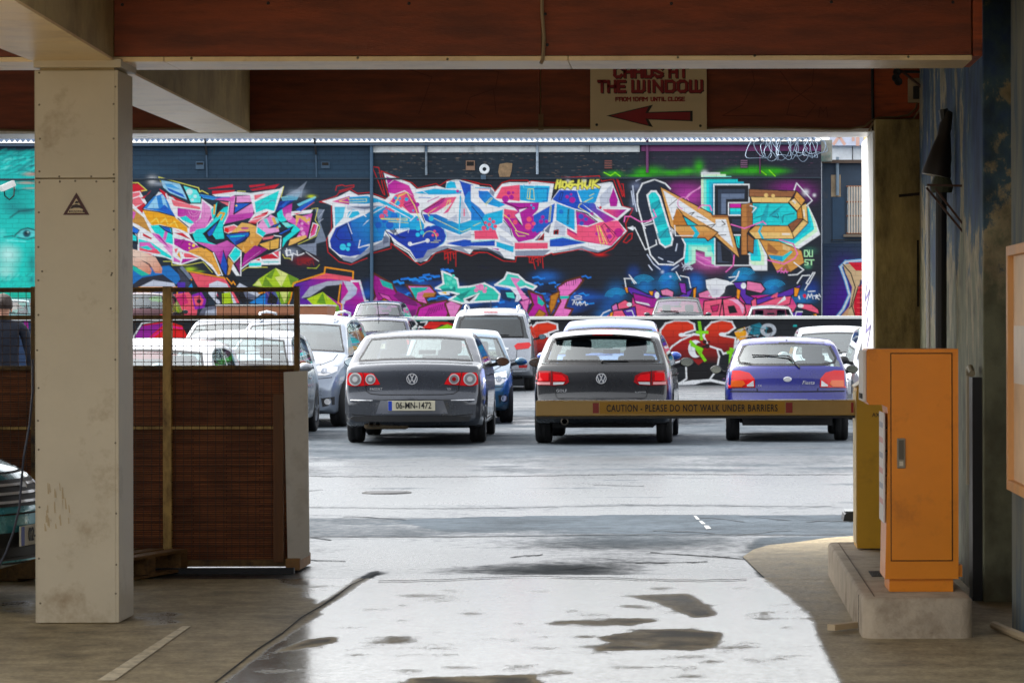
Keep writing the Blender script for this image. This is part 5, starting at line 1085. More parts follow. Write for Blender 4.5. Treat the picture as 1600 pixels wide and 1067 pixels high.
mc.l(W_, 8, '1215,245 1218,258'); mc.c((230, 50, 80), 1248, 238, 9); mc.p((230, 50, 80), '1237,240 1262,240 1248,256')
for a in ('1262,258 1270,230 1280,250 1290,228 1298,258', '1300,240 1312,240', '1315,258 1318,235 1330,240 1320,248 1335,262', '1335,230 1342,245', '1270,215 1310,212'): mc.l(W_, 5, a)
mc.spray((40, 130, 240), 450, 125, 12, 12, .9); mc.spray(W_, 450, 125, 5, 5, .9)

# the portrait is blended with soft spray
_x1 = int((60 - mc.x0) * mc.k); _y1 = int((455 - mc.y0) * mc.k)
for _c in range(3):
    mc.a[:_y1, :_x1, _c] = box_blur(box_blur(mc.a[:_y1, :_x1, _c], 7, 0), 9, 1)
mc.grime(.07)
BRICKM, t, b = nodes('painted_block_wall')
at = t.nodes.new('ShaderNodeAttribute'); at.attribute_name = 'paint'
tc = t.nodes.new('ShaderNodeTexCoord'); mp = t.nodes.new('ShaderNodeMapping'); mp.inputs['Rotation'].default_value = (R(-90), 0, 0)
t.links.new(tc.outputs['Object'], mp.inputs[0])
bk = t.nodes.new('ShaderNodeTexBrick'); bk.inputs['Scale'].default_value = 1.0; bk.inputs['Mortar Size'].default_value = .012; bk.inputs['Mortar Smooth'].default_value = .3
bk.inputs['Brick Width'].default_value = .45; bk.inputs['Row Height'].default_value = .17; bk.inputs['Color1'].default_value = (1, 1, 1, 1); bk.inputs['Color2'].default_value = (.9, .9, .9, 1); bk.inputs['Mortar'].default_value = (.55, .55, .58, 1)
t.links.new(mp.outputs[0], bk.inputs['Vector'])
mx = t.nodes.new('ShaderNodeMix'); mx.data_type = 'RGBA'; mx.blend_type = 'MULTIPLY'; mx.inputs['Factor'].default_value = .45
t.links.new(at.outputs['Color'], mx.inputs[6]); t.links.new(bk.outputs['Color'], mx.inputs[7])
t.links.new(mx.outputs[2], b.inputs['Base Color']); b.inputs['Roughness'].default_value = .6; b.inputs['Specular IOR Level'].default_value = .3
bp = t.nodes.new('ShaderNodeBump'); bp.inputs['Strength'].default_value = .6; bp.inputs['Distance'].default_value = .02; bp.invert = True
t.links.new(bk.outputs['Fac'], bp.inputs['Height']); t.links.new(bp.outputs[0], b.inputs['Normal'])

mw = empty('mural_wall', (-10, YM, TER), 0, 'long block wall covered in bright graffiti under a corrugated roof edge', 'wall')
SLATE = pmat('slate_blue_paint', (44, 70, 92), .6, var=.15)
xR = X_(1283, YM)
wp(MB().box(-60, xR, YM + .02, YM + .5, TER - .05, Z_(224, YM)), 'wall_core', SLATE, mw)
wp(MB().box(-60, X_(-60, YM), YM, YM + .018, TER, Z_(224, YM)), 'plain_stretch', SLATE, mw)
for nm, a, b_, c, d, lab in (('upper_band', -60, 222, 1284, 279, 'plain slate blue upper band of blockwork'), ('graffiti_panel', -60, 279, 203, 512, 'turquoise portrait mural with one eye'),
        ('graffiti_panel', 203, 279, 508, 418, 'pink, turquoise and orange tangled lettering'), ('graffiti_panel', 508, 279, 980, 418, 'blue and coral lettering with white outline'),
        ('graffiti_panel', 980, 279, 1284, 430, 'timber, black and turquoise lettering'), ('graffiti_panel', 203, 418, 584, 512, 'pink, lime and grey shapes with orange outlines'),
        ('graffiti_panel', 584, 418, 980, 512, 'magenta and mint lettering on blue smoke'), ('graffiti_panel', 980, 430, 1284, 512, 'pink arrows with blue glow')):
    o = mc.grid_object(nm, YM if nm == 'graffiti_panel' else YM + .012, BRICKM, mw, a, b_, c, d, SSA)
    o.location = -Vector(mw.location); o['label'] = lab
wp(MB().box(-60, xR, YM - .05, YM + .016, Z_(279.5, YM), Z_(277.2, YM)), 'ledge', pmat('ledge_paint', (30, 46, 60), .6), mw)

# ------------------------------------------------------------------ fittings on the mural wall
ROOF = pmat('corrugated_sheet', (112, 130, 154), .6, metal=.1, var=.25, vs=1.2, dirt=(84, 104, 130), ds=.8)
mb = MB(); n = 0
zlo = Z_(223, YM); zhi = Z_(203, YM + 2.2)
xs = np.arange(-42, X_(1275, YM), .025)
v = []; f = []
for i, x in enumerate(xs):
    h = .045 * math.sin(2 * math.pi * x / .19)
    v += [(x, YM - .30, zlo + .10 + h), (x, YM + 2.2, zhi + .25 + h)]
    if i: f.append((2 * i - 2, 2 * i, 2 * i + 1, 2 * i - 1))
k = len(v); v += [(p[0], p[1], p[2] - .02) for p in v]
f += [tuple(j + k for j in q[::-1]) for q in f] + [(2 * i - 2, 2 * i - 2 + k, 2 * i + k, 2 * i) for i in range(1, len(xs))]
rf = mk('corrugated_roof', v, f, ROOF, mw, smooth=True); rf.location = -Vector(mw.location)
wp(MB().box(-60, X_(1283, YM), YM - .22, YM - .04, Z_(227, YM), Z_(223.2, YM)), 'gutter', pmat('gutter_blue', (60, 82, 104), .5), mw)
BOARD = pmat('pale_fascia', (206, 212, 214), .7, var=.12, vs=3, dirt=(150, 156, 160), ds=2)
for a, b_ in ((584, 664), (667, 839), (842, 921), (922, 1000)):
    wp(MB().box(X_(a, YM), X_(b_, YM), YM - .03, YM + .01, Z_(237.5, YM), Z_(227.5, YM)), 'fascia_board', BOARD, mw)
wp(MB().box(X_(1003, YM), X_(1283, YM), YM - .03, YM + .01, Z_(236.5, YM), Z_(227.5, YM)), 'fascia_board', pmat('purple_fascia', (110, 44, 100), .6), mw)
def pipe(px, ya, yb, r, mat):
    wp(MB().tube([P(px, ya, YM - .09), P(px, yb, YM - .09)], r, 8), 'downpipe', mat, mw)
PIPEB = pmat('pipe_blue', (50, 82, 108), .45)
pipe(581, 224, 492, .06, PIPEB); pipe(666.5, 221, 236, .045, PIPEB); pipe(666.5, 236, 273, .04, pmat('pipe_flaked', (110, 124, 136), .6, var=.5, vs=9)); pipe(840, 221, 272, .045, pmat('pipe_white', (150, 166, 182), .6, var=.4, vs=7)); pipe(1012, 216, 270, .05, pmat('pipe_purple', (100, 40, 92), .5)); pipe(1188, 214, 272, .03, pmat('pipe_purple2', (86, 34, 74), .6))
for px in (322, 493):
    wp(MB().bar(P(px - 1.5, 212, YM - .3), P(px + 1.5, 240, YM - .04), .07, .07), 'roof_bracket', STEELD, mw)
    wp(MB().bar(P(px + 1, 240, YM - .03), P(px + 2, 276, YM - .03), .05, .03), 'strap', SLATE, mw)
def vent(px, py, w_, h, bars, frame, mat, dark=True):
    t_ = wp(MB().box(X_(px - w_, YM), X_(px + w_, YM), YM - .03, YM + .015, Z_(py + h, YM), Z_(py - h, YM)), 'vent', mat, mw)
    if dark:
        q = MB().box(X_(px - w_ * .8, YM), X_(px + w_ * .8, YM), YM - .036, YM - .031, Z_(py + h * .1, YM), Z_(py - h * .8, YM)); o = q.build('opening', DARK, t_)
    for i in range(bars):
        z = Z_(py + h * .85 - i * h * 1.7 / max(bars - 1, 1), YM)
        MB().box(X_(px - w_ * .85, YM), X_(px + w_ * .85, YM), YM - .045, YM - .0365, z - .018, z + .018).build('bar', frame, t_)
VG = pmat('vent_blue', (58, 84, 106), .6); VR = pmat('vent_brick', (124, 72, 66), .8); VB = pmat('vent_brown', (134, 104, 84), .8)
vent(313, 257, 6.5, 6, 3, VG, VG); vent(509, 257, 6.5, 5, 0, VG, SLATE); vent(735.5, 258, 7, 7.5, 0, VB, VB); vent(951, 257, 6.5, 6.5, 4, VR, pmat('vent_dark', (60, 50, 54), .8), False); vent(1163, 256.5, 6, 6, 4, pmat('vent_mauve', (120, 84, 110), .8), pmat('vent_dark2', (60, 48, 62), .8), False)
wp(MB().lathe([(.07, 0), (.07, .04), (.15, .05), (.18, .03), (.18, 0)], Matrix.Translation(P(757.5, 264, YM - .002)) @ Matrix.Rotation(R(90), 4, 'X'), 16), 'pipe_collar', pmat('collar_white', (214, 220, 224), .6), mw)
wp(MB().box(X_(752, YM), X_(760, YM), YM - .12, YM - .055, Z_(280, YM), Z_(273, YM)), 'junction_box', VG, mw)
mb = MB(); mb.add([P(a, b_, YM - .008) for a, b_ in ((781, 256), (793, 254), (801, 255), (800, 266), (797, 276), (781, 276), (779, 268))], [tuple(range(7))[::-1]])
wp(mb, 'bare_render_patch', pmat('bare_render', (136, 112, 84), .85, var=.35, vs=7), mw)
# security camera
cc = empty('security_camera', P(20, 292, YM - .1), 0, 'white wall security camera with looped cable on the turquoise portrait', 'camera')
wp(MB().bar(P(2, 293, YM - .7), P(22, 284, YM - .4), .22, .2), 'housing', WHITEP, cc)
wp(MB().bar(P(21, 286, YM - .42), P(23, 293, YM - .01), .07, .07), 'bracket', WHITEP, cc)
wp(MB().tube([P(23, 292, YM - .06), P(22, 304, YM - .1), P(15, 310, YM - .1), P(8, 304, YM - .12), P(7, 296, YM - .5)], .025, 6), 'cable', BLACKP, cc)
# razor wire over the right end
GALV = pmat('galvanised_wire', (112, 128, 146), .5, metal=.4)
rw = empty('razor_wire', P(1230, 252, YM - .7), 0, 'loose coils of razor wire hanging below the roof edge', 'wire')
for i in range(15):
    cx = 1184 + 6.8 * i + 3 * random.random(); pts = []
    r1 = 6 + 11 * random.random(); r2 = 10 + 10 * random.random(); tw1 = random.uniform(-7, 7)
    for k in range(25):
        a = 2 * math.pi * k / 24
        pts.append(P(cx + r1 * math.cos(a) + tw1 * math.sin(a * 2 + i), 231 + r2 * math.sin(a) + 3 * math.sin(3 * a + i), YM - .6 - .35 * math.sin(a)))
    wp(MB().tube(pts, .013, 5), 'coil', GALV, rw)

# ------------------------------------------------------------------ building at the right end of the wall
nb = empty('neighbour_building', (X_(1320, 110), 110, TER), 0, 'dark rendered building with barred window beyond the mural wall end', 'building')
Yn = 109.5
NBM = pmat('slate_render', (52, 68, 86), .7, var=.2, vs=2, dirt=(96, 84, 70), ds=1.3, dlo=.55, dhi=.8)
wp(MB().box(X_(1284, Yn) + .02, 12, Yn, Yn + 4, TER - .05, Z_(251, Yn)), 'wall', NBM, nb)
wp(MB().box(X_(1284, Yn), 12, Yn - .25, Yn - .001, Z_(256, Yn), Z_(251, Yn)), 'cornice', pmat('cornice_brown', (92, 76, 66), .8), nb)
wp(MB().box(X_(1299, Yn), X_(1314, Yn), Yn - .02, Yn + .01, Z_(308, Yn), Z_(274, Yn)), 'bare_patch', pmat('bare_buff', (168, 146, 118), .85, var=.25, vs=3), nb)
wp(MB().box(X_(1301, Yn), X_(1320, Yn), Yn - .05, Yn + .01, Z_(378, Yn), Z_(309, Yn)), 'blue_board', pmat('board_blue', (36, 66, 92), .6), nb)
wp(MB().box(X_(1299, Yn), 8, Yn - .07, Yn - .01, Z_(376.5, Yn), Z_(375, Yn)), 'cable_run', STEELD, nb)
win = wp(MB().box(X_(1324, Yn), X_(1360, Yn), Yn - .04, Yn + .01, Z_(366, Yn), Z_(291, Yn)), 'window', pmat('window_grey', (170, 184, 194), .3), nb)
for px in np.arange(1327, 1360, 4.2):
    MB().tube([P(px, 292, Yn - .14), P(px, 365, Yn - .14)], .03, 6).build('window_bar', M('bar_cream', (214, 200, 182), .6), win)
for py in (292, 316, 338, 365):
    MB().tube([P(1323, py, Yn - .12), P(1361, py, Yn - .12)], .03, 6).build('window_bar', M('bar_rust', (150, 96, 66), .8), win)
MB().box(X_(1318, Yn), 8, Yn - .2, Yn - .05, Z_(371, Yn), Z_(367, Yn)).build('sill', M('sill_stone', (120, 108, 94), .8), win)
wp(MB().tube([P(1309, 246, Yn - .1), P(1309, 306, Yn - .1)], .06, 8), 'downpipe', pmat('pipe_pale', (130, 150, 166), .5), nb)
# white upper shed behind
wb = empty('white_shed', (X_(1330, 114), 114, TER), 0, 'white clad upper building with orange letters on its fascia at right', 'building')
Yw = 114.0
wp(MB().box(X_(1300, Yw), 14, Yw, Yw + 3, TER - .05, Z_(229, Yw)), 'cladding', pmat('white_cladding', (226, 230, 232), .5), wb)
wp(MB().box(X_(1296, Yw), 14, Yw - .3, Yw + 3, Z_(228.8, Yw), Z_(212, Yw)), 'fascia', pmat('lilac_fascia', (206, 210, 226), .5), wb)
for pl, w_ in (([(1311, 214), (1319, 226)], .12), ([(1303, 226), (1311, 215)], .12), ([(1340, 214), (1340, 227)], .14), ([(1333, 214), (1333, 220)], .12)):
    mb = MB()
    for q in stroke_poly([(X_(a, Yw), Z_(b_, Yw)) for a, b_ in pl], w_ * .9): mb.add([(p[0], Yw - .306, p[1]) for p in q], [(0, 1, 2, 3)])
    wp(mb, 'fascia_lettering', M('letter_orange', (226, 178, 160), .5), wb)
wp(MB().box(X_(1332, Yw), X_(1333.2, Yw), Yw - .02, Yw + .01, Z_(251, Yw), Z_(230, Yw)), 'panel_joint', STEELD, wb)
wp(MB().box(X_(1283, YM), X_(1302, YM), YM + .55, YM + 1.2, Z_(251, YM), Z_(218, YM)), 'crumbled_pier', pmat('crumbled_render', (150, 150, 140), .9, var=.4, vs=3, dirt=(90, 130, 120), ds=2), wb)
# lower mural on the neighbour wall
nc = Canvas(1284, 380, 1400, 512, 3.3, (44, 62, 84))
nc.view(0, 0, 1)
nc.spray((90, 40, 170), 1330, 470, 40, 50, .9); nc.spray((70, 30, 140), 1300, 490, 30, 30, .8); nc.spray((60, 30, 130), 1320, 415, 20, 20, .6)
for c, w_ in (((120, 190, 250), 5), (W_, 2.5)): nc.l(c, w_, [(1345, 408), (1322, 410), (1314, 418), (1322, 440), (1328, 462), (1318, 484), (1305, 500)])
nc.p((236, 204, 162), [(1318, 414), (1345, 412), (1400, 412), (1400, 440), (1345, 438), (1340, 462), (1345, 500), (1316, 500), (1328, 478), (1332, 450), (1322, 428)])
nc.p((232, 60, 76), [(1326, 411), (1400, 410), (1400, 424), (1338, 424)]); nc.p((232, 60, 76), [(1337, 462), (1345, 446), (1400, 446), (1400, 500), (1338, 500), (1334, 480)])
for a in ([(1318, 414), (1330, 428), (1337, 450), (1330, 480), (1312, 500)], [(1338, 500), (1332, 480), (1342, 448)], [(1345, 440), (1345, 500)]): nc.l(BK, 1.6, a)
for k in range(6): nc.l((250, 110, 110), 1.2, [(1340, 450 + 8 * k), (1400, 450 + 8 * k)])
nc.l((230, 180, 140), 3, [(1312, 500), (1326, 484), (1322, 498)])
o = nc.grid_object('graffiti_panel', Yn - .012, BRICKM, nb, 1285, 381, 1398, 512, SSA); o.location = -Vector(nb.location)

# ------------------------------------------------------------------ low retaining wall with graffiti and pale coping
lw = empty('low_wall', (-8, Yl + .15, 0), 0, 'low retaining wall with graffiti and pale coping behind the parked cars', 'wall')
lc = Canvas(-40, 496, 1400, 606, 3.0, (24, 28, 34))
lc.view(0, 0, 1)
lc.p((40, 60, 90), [(20, 497), (50, 497), (50, 606), (20, 606)]); lc.p((170, 40, 150), [(38, 500), (44, 500), (46, 530), (40, 530)]); lc.p((60, 190, 60), [(28, 505), (36, 502), (34, 520), (26, 515)])
lc.p((226, 34, 44), [(205, 560), (215, 520), (225, 506), (262, 500), (285, 508), (296, 530), (290, 560)]); lc.p((150, 50, 150), [(208, 530), (222, 508), (260, 503), (240, 520), (225, 535)]); lc.l((226, 60, 140), 3, [(232, 530), (262, 508), (285, 512)]); lc.l(W_, 2, [(203, 560), (206, 530), (222, 504), (262, 498)]); lc.l((90, 220, 60), 2, [(190, 520), (206, 520)])
lc.p((60, 190, 180), [(640, 497), (700, 497), (700, 501), (640, 501)])
for a in ([(640, 505), (648, 500), (652, 506), (645, 512), (655, 512)], [(658, 503), (668, 502), (663, 512), (656, 510)], [(672, 512), (676, 503), (682, 505)]): lc.l(W_, 2.2, a)
lc.p((220, 60, 40), [(660, 512), (672, 502), (700, 503), (712, 508), (690, 507), (680, 514)]); lc.p((150, 206, 50), [(680, 514), (700, 506), (712, 512), (712, 520), (660, 520)])
lc.view(820, 480, 3.019)
RG = ((232, 78, 42), (190, 28, 34), (104, 14, 22))
BKL = (18, 18, 22)
for top, bowl in (('20,150 28,105 60,78 110,72 150,84 152,104 112,118 96,132 110,142 150,150 160,260 20,260', None),
                  ('640,150 646,110 668,82 710,68 770,70 796,84 800,106 760,118 736,130 750,140 800,132 880,150 700,200 660,190', '676,215 700,188 740,160 800,134 862,140 900,180 914,235 904,295 870,340 800,358 735,362 768,340 764,262 740,250 700,262'),
                  ('850,140 858,104 884,78 930,66 975,74 988,98 960,118 925,128 935,140 992,150 985,205 940,216 930,200 870,180', None)):
    lc.l(W_, 16, top, close=True); lc.p(RG[0], top, g=(RG[2], '0,85 0,215'))
    if bowl:
        lc.l(W_, 15, bowl, close=True); lc.p((170, 26, 34), bowl, g=(BKL, '0,170 0,268'))
lc.c(W_, 742, 132, 15, 1, 9); lc.c(W_, 104, 132, 16, 1, 9); lc.c(W_, 934, 130, 17, 1, 9)
lc.l(W_, 12, '730,362 790,352 880,346 950,362 1000,346'); lc.c(W_, 806, 198, 34, 1, 42); lc.c(RG[2], 824, 200, 20, 1, 32); lc.p((150, 20, 30), '790,245 850,250 820,275')
for a in ('825,75 835,150', '815,120 860,120', '785,165 830,210 815,200 850,250', '790,180 835,200', '975,200 970,265', '960,215 990,205'): lc.l((140, 220, 50), 14, a)
for x, y, r in ((850, 165, 10), (862, 185, 12), (845, 188, 8), (870, 165, 6)): lc.c((40, 10, 14), x, y, r)
lc.p((30, 120, 140), '1060,90 1110,75 1130,100 1100,130 1050,130'); lc.c((190, 196, 204), 1150, 110, 38, 1, 32); lc.c((30, 34, 40), 1150, 110, 20, 1, 16); lc.p((240, 170, 50), '990,120 1040,95 1055,140 1010,170'); lc.p(W_, '990,170 1010,150 1020,180 985,200'); lc.p((240, 220, 120), '1000,110 1030,100 1030,120')
for i in range(18): lc.l(random.choice(((20, 22, 28), (230, 230, 236), (60, 150, 170))), 4, [(990 + 190 * random.random(), 85 + 60 * random.random()), (990 + 190 * random.random(), 85 + 60 * random.random())], .7)
lc.p((40, 170, 170), '1270,85 1285,85 1285,95 1265,95')
lc.grime(.06)
wp(MB().box(-60, 40, Yl + .02, Yl + .3, -.02, Z_(499, Yl)), 'wall_core', pmat('low_wall_paint', (40, 44, 52), .7), lw)
o = lc.grid_object('graffiti_panel', Yl, BRICKM, lw, -40, 499.3, 1400, 605, 3); o.location = -Vector(lw.location)
COP = pmat('coping_paint', (214, 216, 212), .6, var=.08, vs=1.5, dirt=(90, 200, 196), ds=.7, dlo=.62, dhi=.68)
for i, x in enumerate(np.arange(-58, 38, 3.3)):
    wp(MB().box(x + .006, x + 3.294, Yl - .06, Yl + .36, Z_(499, Yl), Z_(494, Yl), bev=.012), 'coping_stone', COP, lw)

# ================================================================== BARRIER, CABINET, FENCE AND OTHER THINGS UNDER THE ROOF
# plinth: long island with rounded near end
Yp0 = FPX * HC / (1000 - CY); Yp1 = 18.9
xl, xr = X_(1347, Yp0), X_(1520, Yp0)
PLI = pmat('plinth_concrete', (176, 160, 138), .85, var=.18, vs=5, bump=.35, bs=35, dirt=(108, 88, 64), ds=3, dlo=.5, dhi=.72)
def rr_outline(x0, x1, y0, y1, r, n=6):
    pts = []
    for cx, cy, a0 in ((x0 + r, y0 + r, 180), (x1 - r, y0 + r, 270), (x1 - r, y1 - r, 0), (x0 + r, y1 - r, 90)):
        for k in range(n + 1):
            a = R(a0 + 90 * k / n); pts.append((cx + r * math.cos(a), cy + r * math.sin(a)))
    return pts
pl = empty('barrier_plinth', ((xl + xr) / 2, (Yp0 + Yp1) / 2, 0), 0, 'long concrete plinth with rounded end under the orange cabinet and barrier', 'plinth')
out = rr_outline(xl, xr, Yp0, Yp1, .07)
mb = MB(); n = len(out)
lv = [(0, .0), (0, .185), (.006, .197), (.014, .204)]
for d, z in lv:
    cx, cy = (xl + xr) / 2, (Yp0 + Yp1) / 2
    mb.v += [Vector((cx + (p[0] - cx) * (1 - d / .27), cy + (p[1] - cy) * (1 - d / 1.7), z)) for p in out]
for i in range(len(lv) - 1):
    for k in range(n): mb.f.append((i * n + k, i * n + (k + 1) % n, (i + 1) * n + (k + 1) % n, (i + 1) * n + k))
mb.f.append(tuple((len(lv) - 1) * n + k for k in range(n))); mb.mi = [0] * len(mb.f)
rounded(wp(mb, 'body', PLI, pl), 50)
wp(MB().box(xl - .002, xl + .002, Yp0 + .35, Yp0 + .358, .01, .19), 'joint', DARK, pl)
wp(MB().box(xl + .06, xl + .066, Yp0 + .1, Yp1 - .1, .204, .2055), 'groove', pmat('groove', (110, 92, 72), .9), pl)
for k in range(5):
    wp(MB().box(xl + .12, xl + .26, Yp0 + 1.28 + .07 * k, Yp0 + 1.31 + .07 * k, .2045, .210), 'drain_bar', STEELD, pl)

# orange cabinet (profiled box: the head overhangs to the left)
ORG = pmat('orange_cabinet_paint', (222, 130, 0), .42, var=.08, vs=2.5, coat=.1, dirt=(156, 84, 2), ds=2.6, dlo=.54, dhi=.80, bump=.03, bs=40)
YEL = pmat('yellow_paint', (214, 160, 24), .45, var=.08, vs=3, dirt=(150, 108, 20), ds=2, dlo=.55, dhi=.8)
PLATE = pmat('pale_plate', (206, 196, 186), .45)
Yk0 = 15.35
kx = lambda px: X_(px, Yk0)
kz = lambda py: Z_(py, Yk0)
cb = empty('pay_cabinet', ((kx(1380) + kx(1497)) / 2, Yk0 + .2, .205), 0, 'orange metal ticket cabinet with overhanging head and grey door handle', 'cabinet')
prof = [(1382, 905), (1497, 905), (1497, 546), (1356, 546), (1354, 549), (1354, 628), (1358, 633), (1378, 633), (1386, 637), (1387, 645), (1387, 700), (1383, 870)]
mb = MB()
pp = [(kx(a), kz(b_)) for a, b_ in prof]
n = len(pp)
dep = .42
mb.prism(pp, Yk0, Yk0 + dep)
cab = wp(mb, 'shell', ORG, cb)
wp(MB().box(kx(1389), kx(1489), Yk0 + .02, Yk0 + dep - .02, .206, kz(905) - .001), 'base', ORG, cb)
# the door: frame gap + leaf
wp(MB().box(kx(1391), kx(1488), Yk0 - .0025, Yk0 - .0005, kz(877), kz(552)), 'door_gap', DARK, cb)
dr = wp(MB().box(kx(1392.5), kx(1486.5), Yk0 - .006, Yk0 - .0027, kz(875.5), kz(553.5), bev=.0015), 'door', ORG, cb)
MB().box(kx(1401), kx(1414), Yk0 - .016, Yk0 - .0062, kz(732), kz(685), bev=.004).build('handle', pmat('handle_grey', (132, 122, 104), .5), dr)
MB().box(kx(1403.5), kx(1411.5), Yk0 - .018, Yk0 - .0162, kz(718), kz(688)).build('handle_recess', M('handle_dark', (84, 76, 62), .5), dr)
MB().box(kx(1404.5), kx(1410.5), Yk0 - .0185, Yk0 - .0163, kz(728), kz(721)).build('lock', M('lock_pale', (190, 180, 160), .4), dr)
# left side plates: notice and reader face
wp(MB().box(kx(1387) - .022, kx(1387) - .012, Yk0 + .02, Yk0 + .36, kz(818), kz(646), bev=.003), 'notice_plate', PLATE, cb)
for k in range(6):
    z = kz(665 + k * 24)
    wp(MB().box(kx(1387) - .0235, kx(1387) - .0222, Yk0 + .06, Yk0 + .32, z - .015, z + .012), 'notice_print', M('print_pink', (206, 140, 130), .5) if k % 2 else M('print_grey', (150, 150, 160), .5), cb)
for py in (668, 704, 742, 770):
    wp(MB().box(kx(1387) - .0118, kx(1387) + .0005, Yk0 + .03, Yk0 + .05, kz(py + 3), kz(py)), 'bolt', DARK, cb)
wp(MB().box(kx(1354) - .018, kx(1354) - .0006, Yk0 + .01, Yk0 + .40, kz(628), kz(549), bev=.003), 'reader_face', PLATE, cb)
wp(MB().box(kx(1354) - .0215, kx(1354) - .0182, Yk0 + .05, Yk0 + .3, kz(624), kz(616)), 'slot', DARK, cb)
wp(MB().box(kx(1497) + .001, kx(1497) + .02, Yk0 + .02, Yk0 + .12, kz(902), kz(884)), 'hinge_block', ORG, cb)

# barrier post + arm
Yq = 18.25
qx = lambda px: X_(px, Yq)
qz = lambda py: Z_(py, Yq)
bp_ = empty('barrier', ((qx(1340) + qx(1382)) / 2, Yq + .15, .205), 0, 'yellow parking barrier with lowered arm lettered CAUTION PLEASE DO NOT WALK UNDER BARRIERS', 'barrier')
mb = MB()
hp = [(1338.5, 857), (1400, 857), (1400, 590), (1360, 590), (1352, 596), (1338.5, 606)]
mb.prism([(qx(a), qz(b_)) for a, b_ in hp], Yq, Yq + .36)
wp(mb, 'post', YEL, bp_)
wp(MB().box(qx(1338.5) - .0045, qx(1338.5) - .0005, Yq + .015, Yq + .345, qz(850), qz(612)), 'side_plate', pmat('worn_yellow', (206, 176, 110), .5), bp_)
wp(MB().add([(qx(1338) - .008, Yq - .01, qz(606)), (qx(1338) - .008, Yq + .37, qz(606)), (qx(1361), Yq + .37, qz(589)), (qx(1361), Yq - .01, qz(589)),
             (qx(1338) - .008, Yq - .01, qz(604)), (qx(1338) - .008, Yq + .37, qz(604)), (qx(1361), Yq + .37, qz(587)), (qx(1361), Yq - .01, qz(587))],
            [(0, 3, 2, 1), (4, 5, 6, 7), (0, 1, 5, 4), (1, 2, 6, 5), (2, 3, 7, 6), (3, 0, 4, 7)]), 'sloped_top', pmat('worn_cream', (232, 212, 176), .5), bp_)
text_obj('plate_lettering', 'AXY', .035, M('lett_black', (22, 18, 14), .5), bp_, P(1371, 649, Yq - .003) - bp_.location, align='CENTER')
ARM = pmat('arm_paint', (196, 160, 92), .42, var=.06, vs=1.2, dirt=(166, 130, 66), ds=.9, dlo=.5, dhi=.8)
arm = wp(MB().box(qx(835), qx(1337.5), Yq + .12, Yq + .20, qz(650.5), qz(626), bev=.006), 'arm', ARM, bp_)
MB().box(qx(836), qx(1337), Yq + .118, Yq + .202, qz(654.5), qz(650.6)).build('rubber_edge', BLACKP, arm)
ya = Yq + .1195
MB().box(qx(936), qx(1227), ya - .0012, ya, qz(647.5), qz(628.5)).build('caution_strip', pmat('strip_yellow', (188, 138, 20), .5), arm)
for a, b_ in ((925, 934.5), (1228.5, 1239), (1331, 1335)):
    MB().box(qx(a), qx(b_), ya - .0014, ya, qz(646), qz(630)).build('red_reflector', M('reflector_red', (150, 22, 18), .35), arm)
text_obj('arm_lettering', 'CAUTION - PLEASE DO NOT WALK UNDER BARRIERS', .058, M('arm_print', (34, 24, 12), .5), arm, P(1081, 638, ya - .0035), bold=.0012, spacing=1.12, sx=(qx(1222) - qx(940)) / 1.62)

# rubber hump end beside the post
sb = empty('speed_hump', P(1330, 817, 24.2), 0, 'black rubber hump end piece lying on the asphalt beside the yellow post', 'speed hump')
sb.location.z = 0
Yh = 24.0
mb = MB()
for x0, x1, z in ((X_(1317, Yh), X_(1390, Yh), .075),):
    mb.prism([(x0, .001), (x1, .001), (x1, z), (x0 + .05, z), (x0 + .01, z - .02)], Yh, Yh + .35)
rounded(wp(mb, 'rubber_body', BLACKP, sb))
wp(MB().box(X_(1320, Yh), X_(1389, Yh), Yh + .02, Yh + .33, .0752, .079), 'pale_top', pmat('hump_grey', (120, 124, 126), .5), sb)

# things on the side wall ------------------------------------------------
LX = 1.56
def sidept(px, py, X=LX):   # point on the plane x = X
    Y = X * FPX / (px - CX)
    return Vector((X, Y, Z_(py, Y)))
lp = empty('wall_lamp', sidept(1470, 245), 0, 'black cone shaded lamp on a dark pipe beside the peeling blue wall', 'lamp')
c = sidept(1468, 270, 1.52)
Yl_ = c.y
wp(MB().tube([P(1470, 560, Yl_), P(1471, 300, Yl_), P(1474, 290, Yl_)], [.036, .036, .05], 10), 'pipe', pmat('black_pipe', (24, 22, 20), .5), lp)
wp(MB().lathe([(.062, 0), (.07, .03), (.06, .07), (.045, .1)], Matrix.Translation(P(1472, 302, Yl_)), 12), 'clamp', pmat('olive_clamp', (64, 66, 44), .7), lp)
ax = (P(1476, 178, Yl_) - P(1455, 288, Yl_)).normalized()
Mx = Matrix.Translation(P(1463, 276, Yl_)) @ ax.to_track_quat('Z', 'Y').to_matrix().to_4x4()
rounded(wp(MB().lathe([(.001, .02), (.09, .0), (.092, .012), (.06, .16), (.038, .25), (.04, .30), (.03, .40), (.001, .41)], Mx, 18), 'lamp_shade', pmat('shade_brown_black', (38, 28, 20), .5), lp))
wp(MB().lathe([(.001, -.004), (.08, -.002), (.086, .0)], Mx, 16), 'lamp_glass', pmat('lamp_glass', (190, 184, 170), .2), lp)
wp(MB().tube([P(1475, 290, Yl_), P(1480, 250, Yl_), P(1478, 200, Yl_), P(1474, 172, Yl_)], .03, 8), 'neck', BLACKP, lp)
wp(MB().tube([P(1450, 292, Yl_), P(1451, 545, Yl_)], .014, 6), 'white_conduit', WHITEP, lp)
br = empty('wall_bracket', sidept(1500, 340), 0, 'thin rusty triangular iron bracket on the right hand wall', 'bracket')
IRON = pmat('rust_iron2', (74, 50, 40), .7)
Yr_ = Yl_ - .5
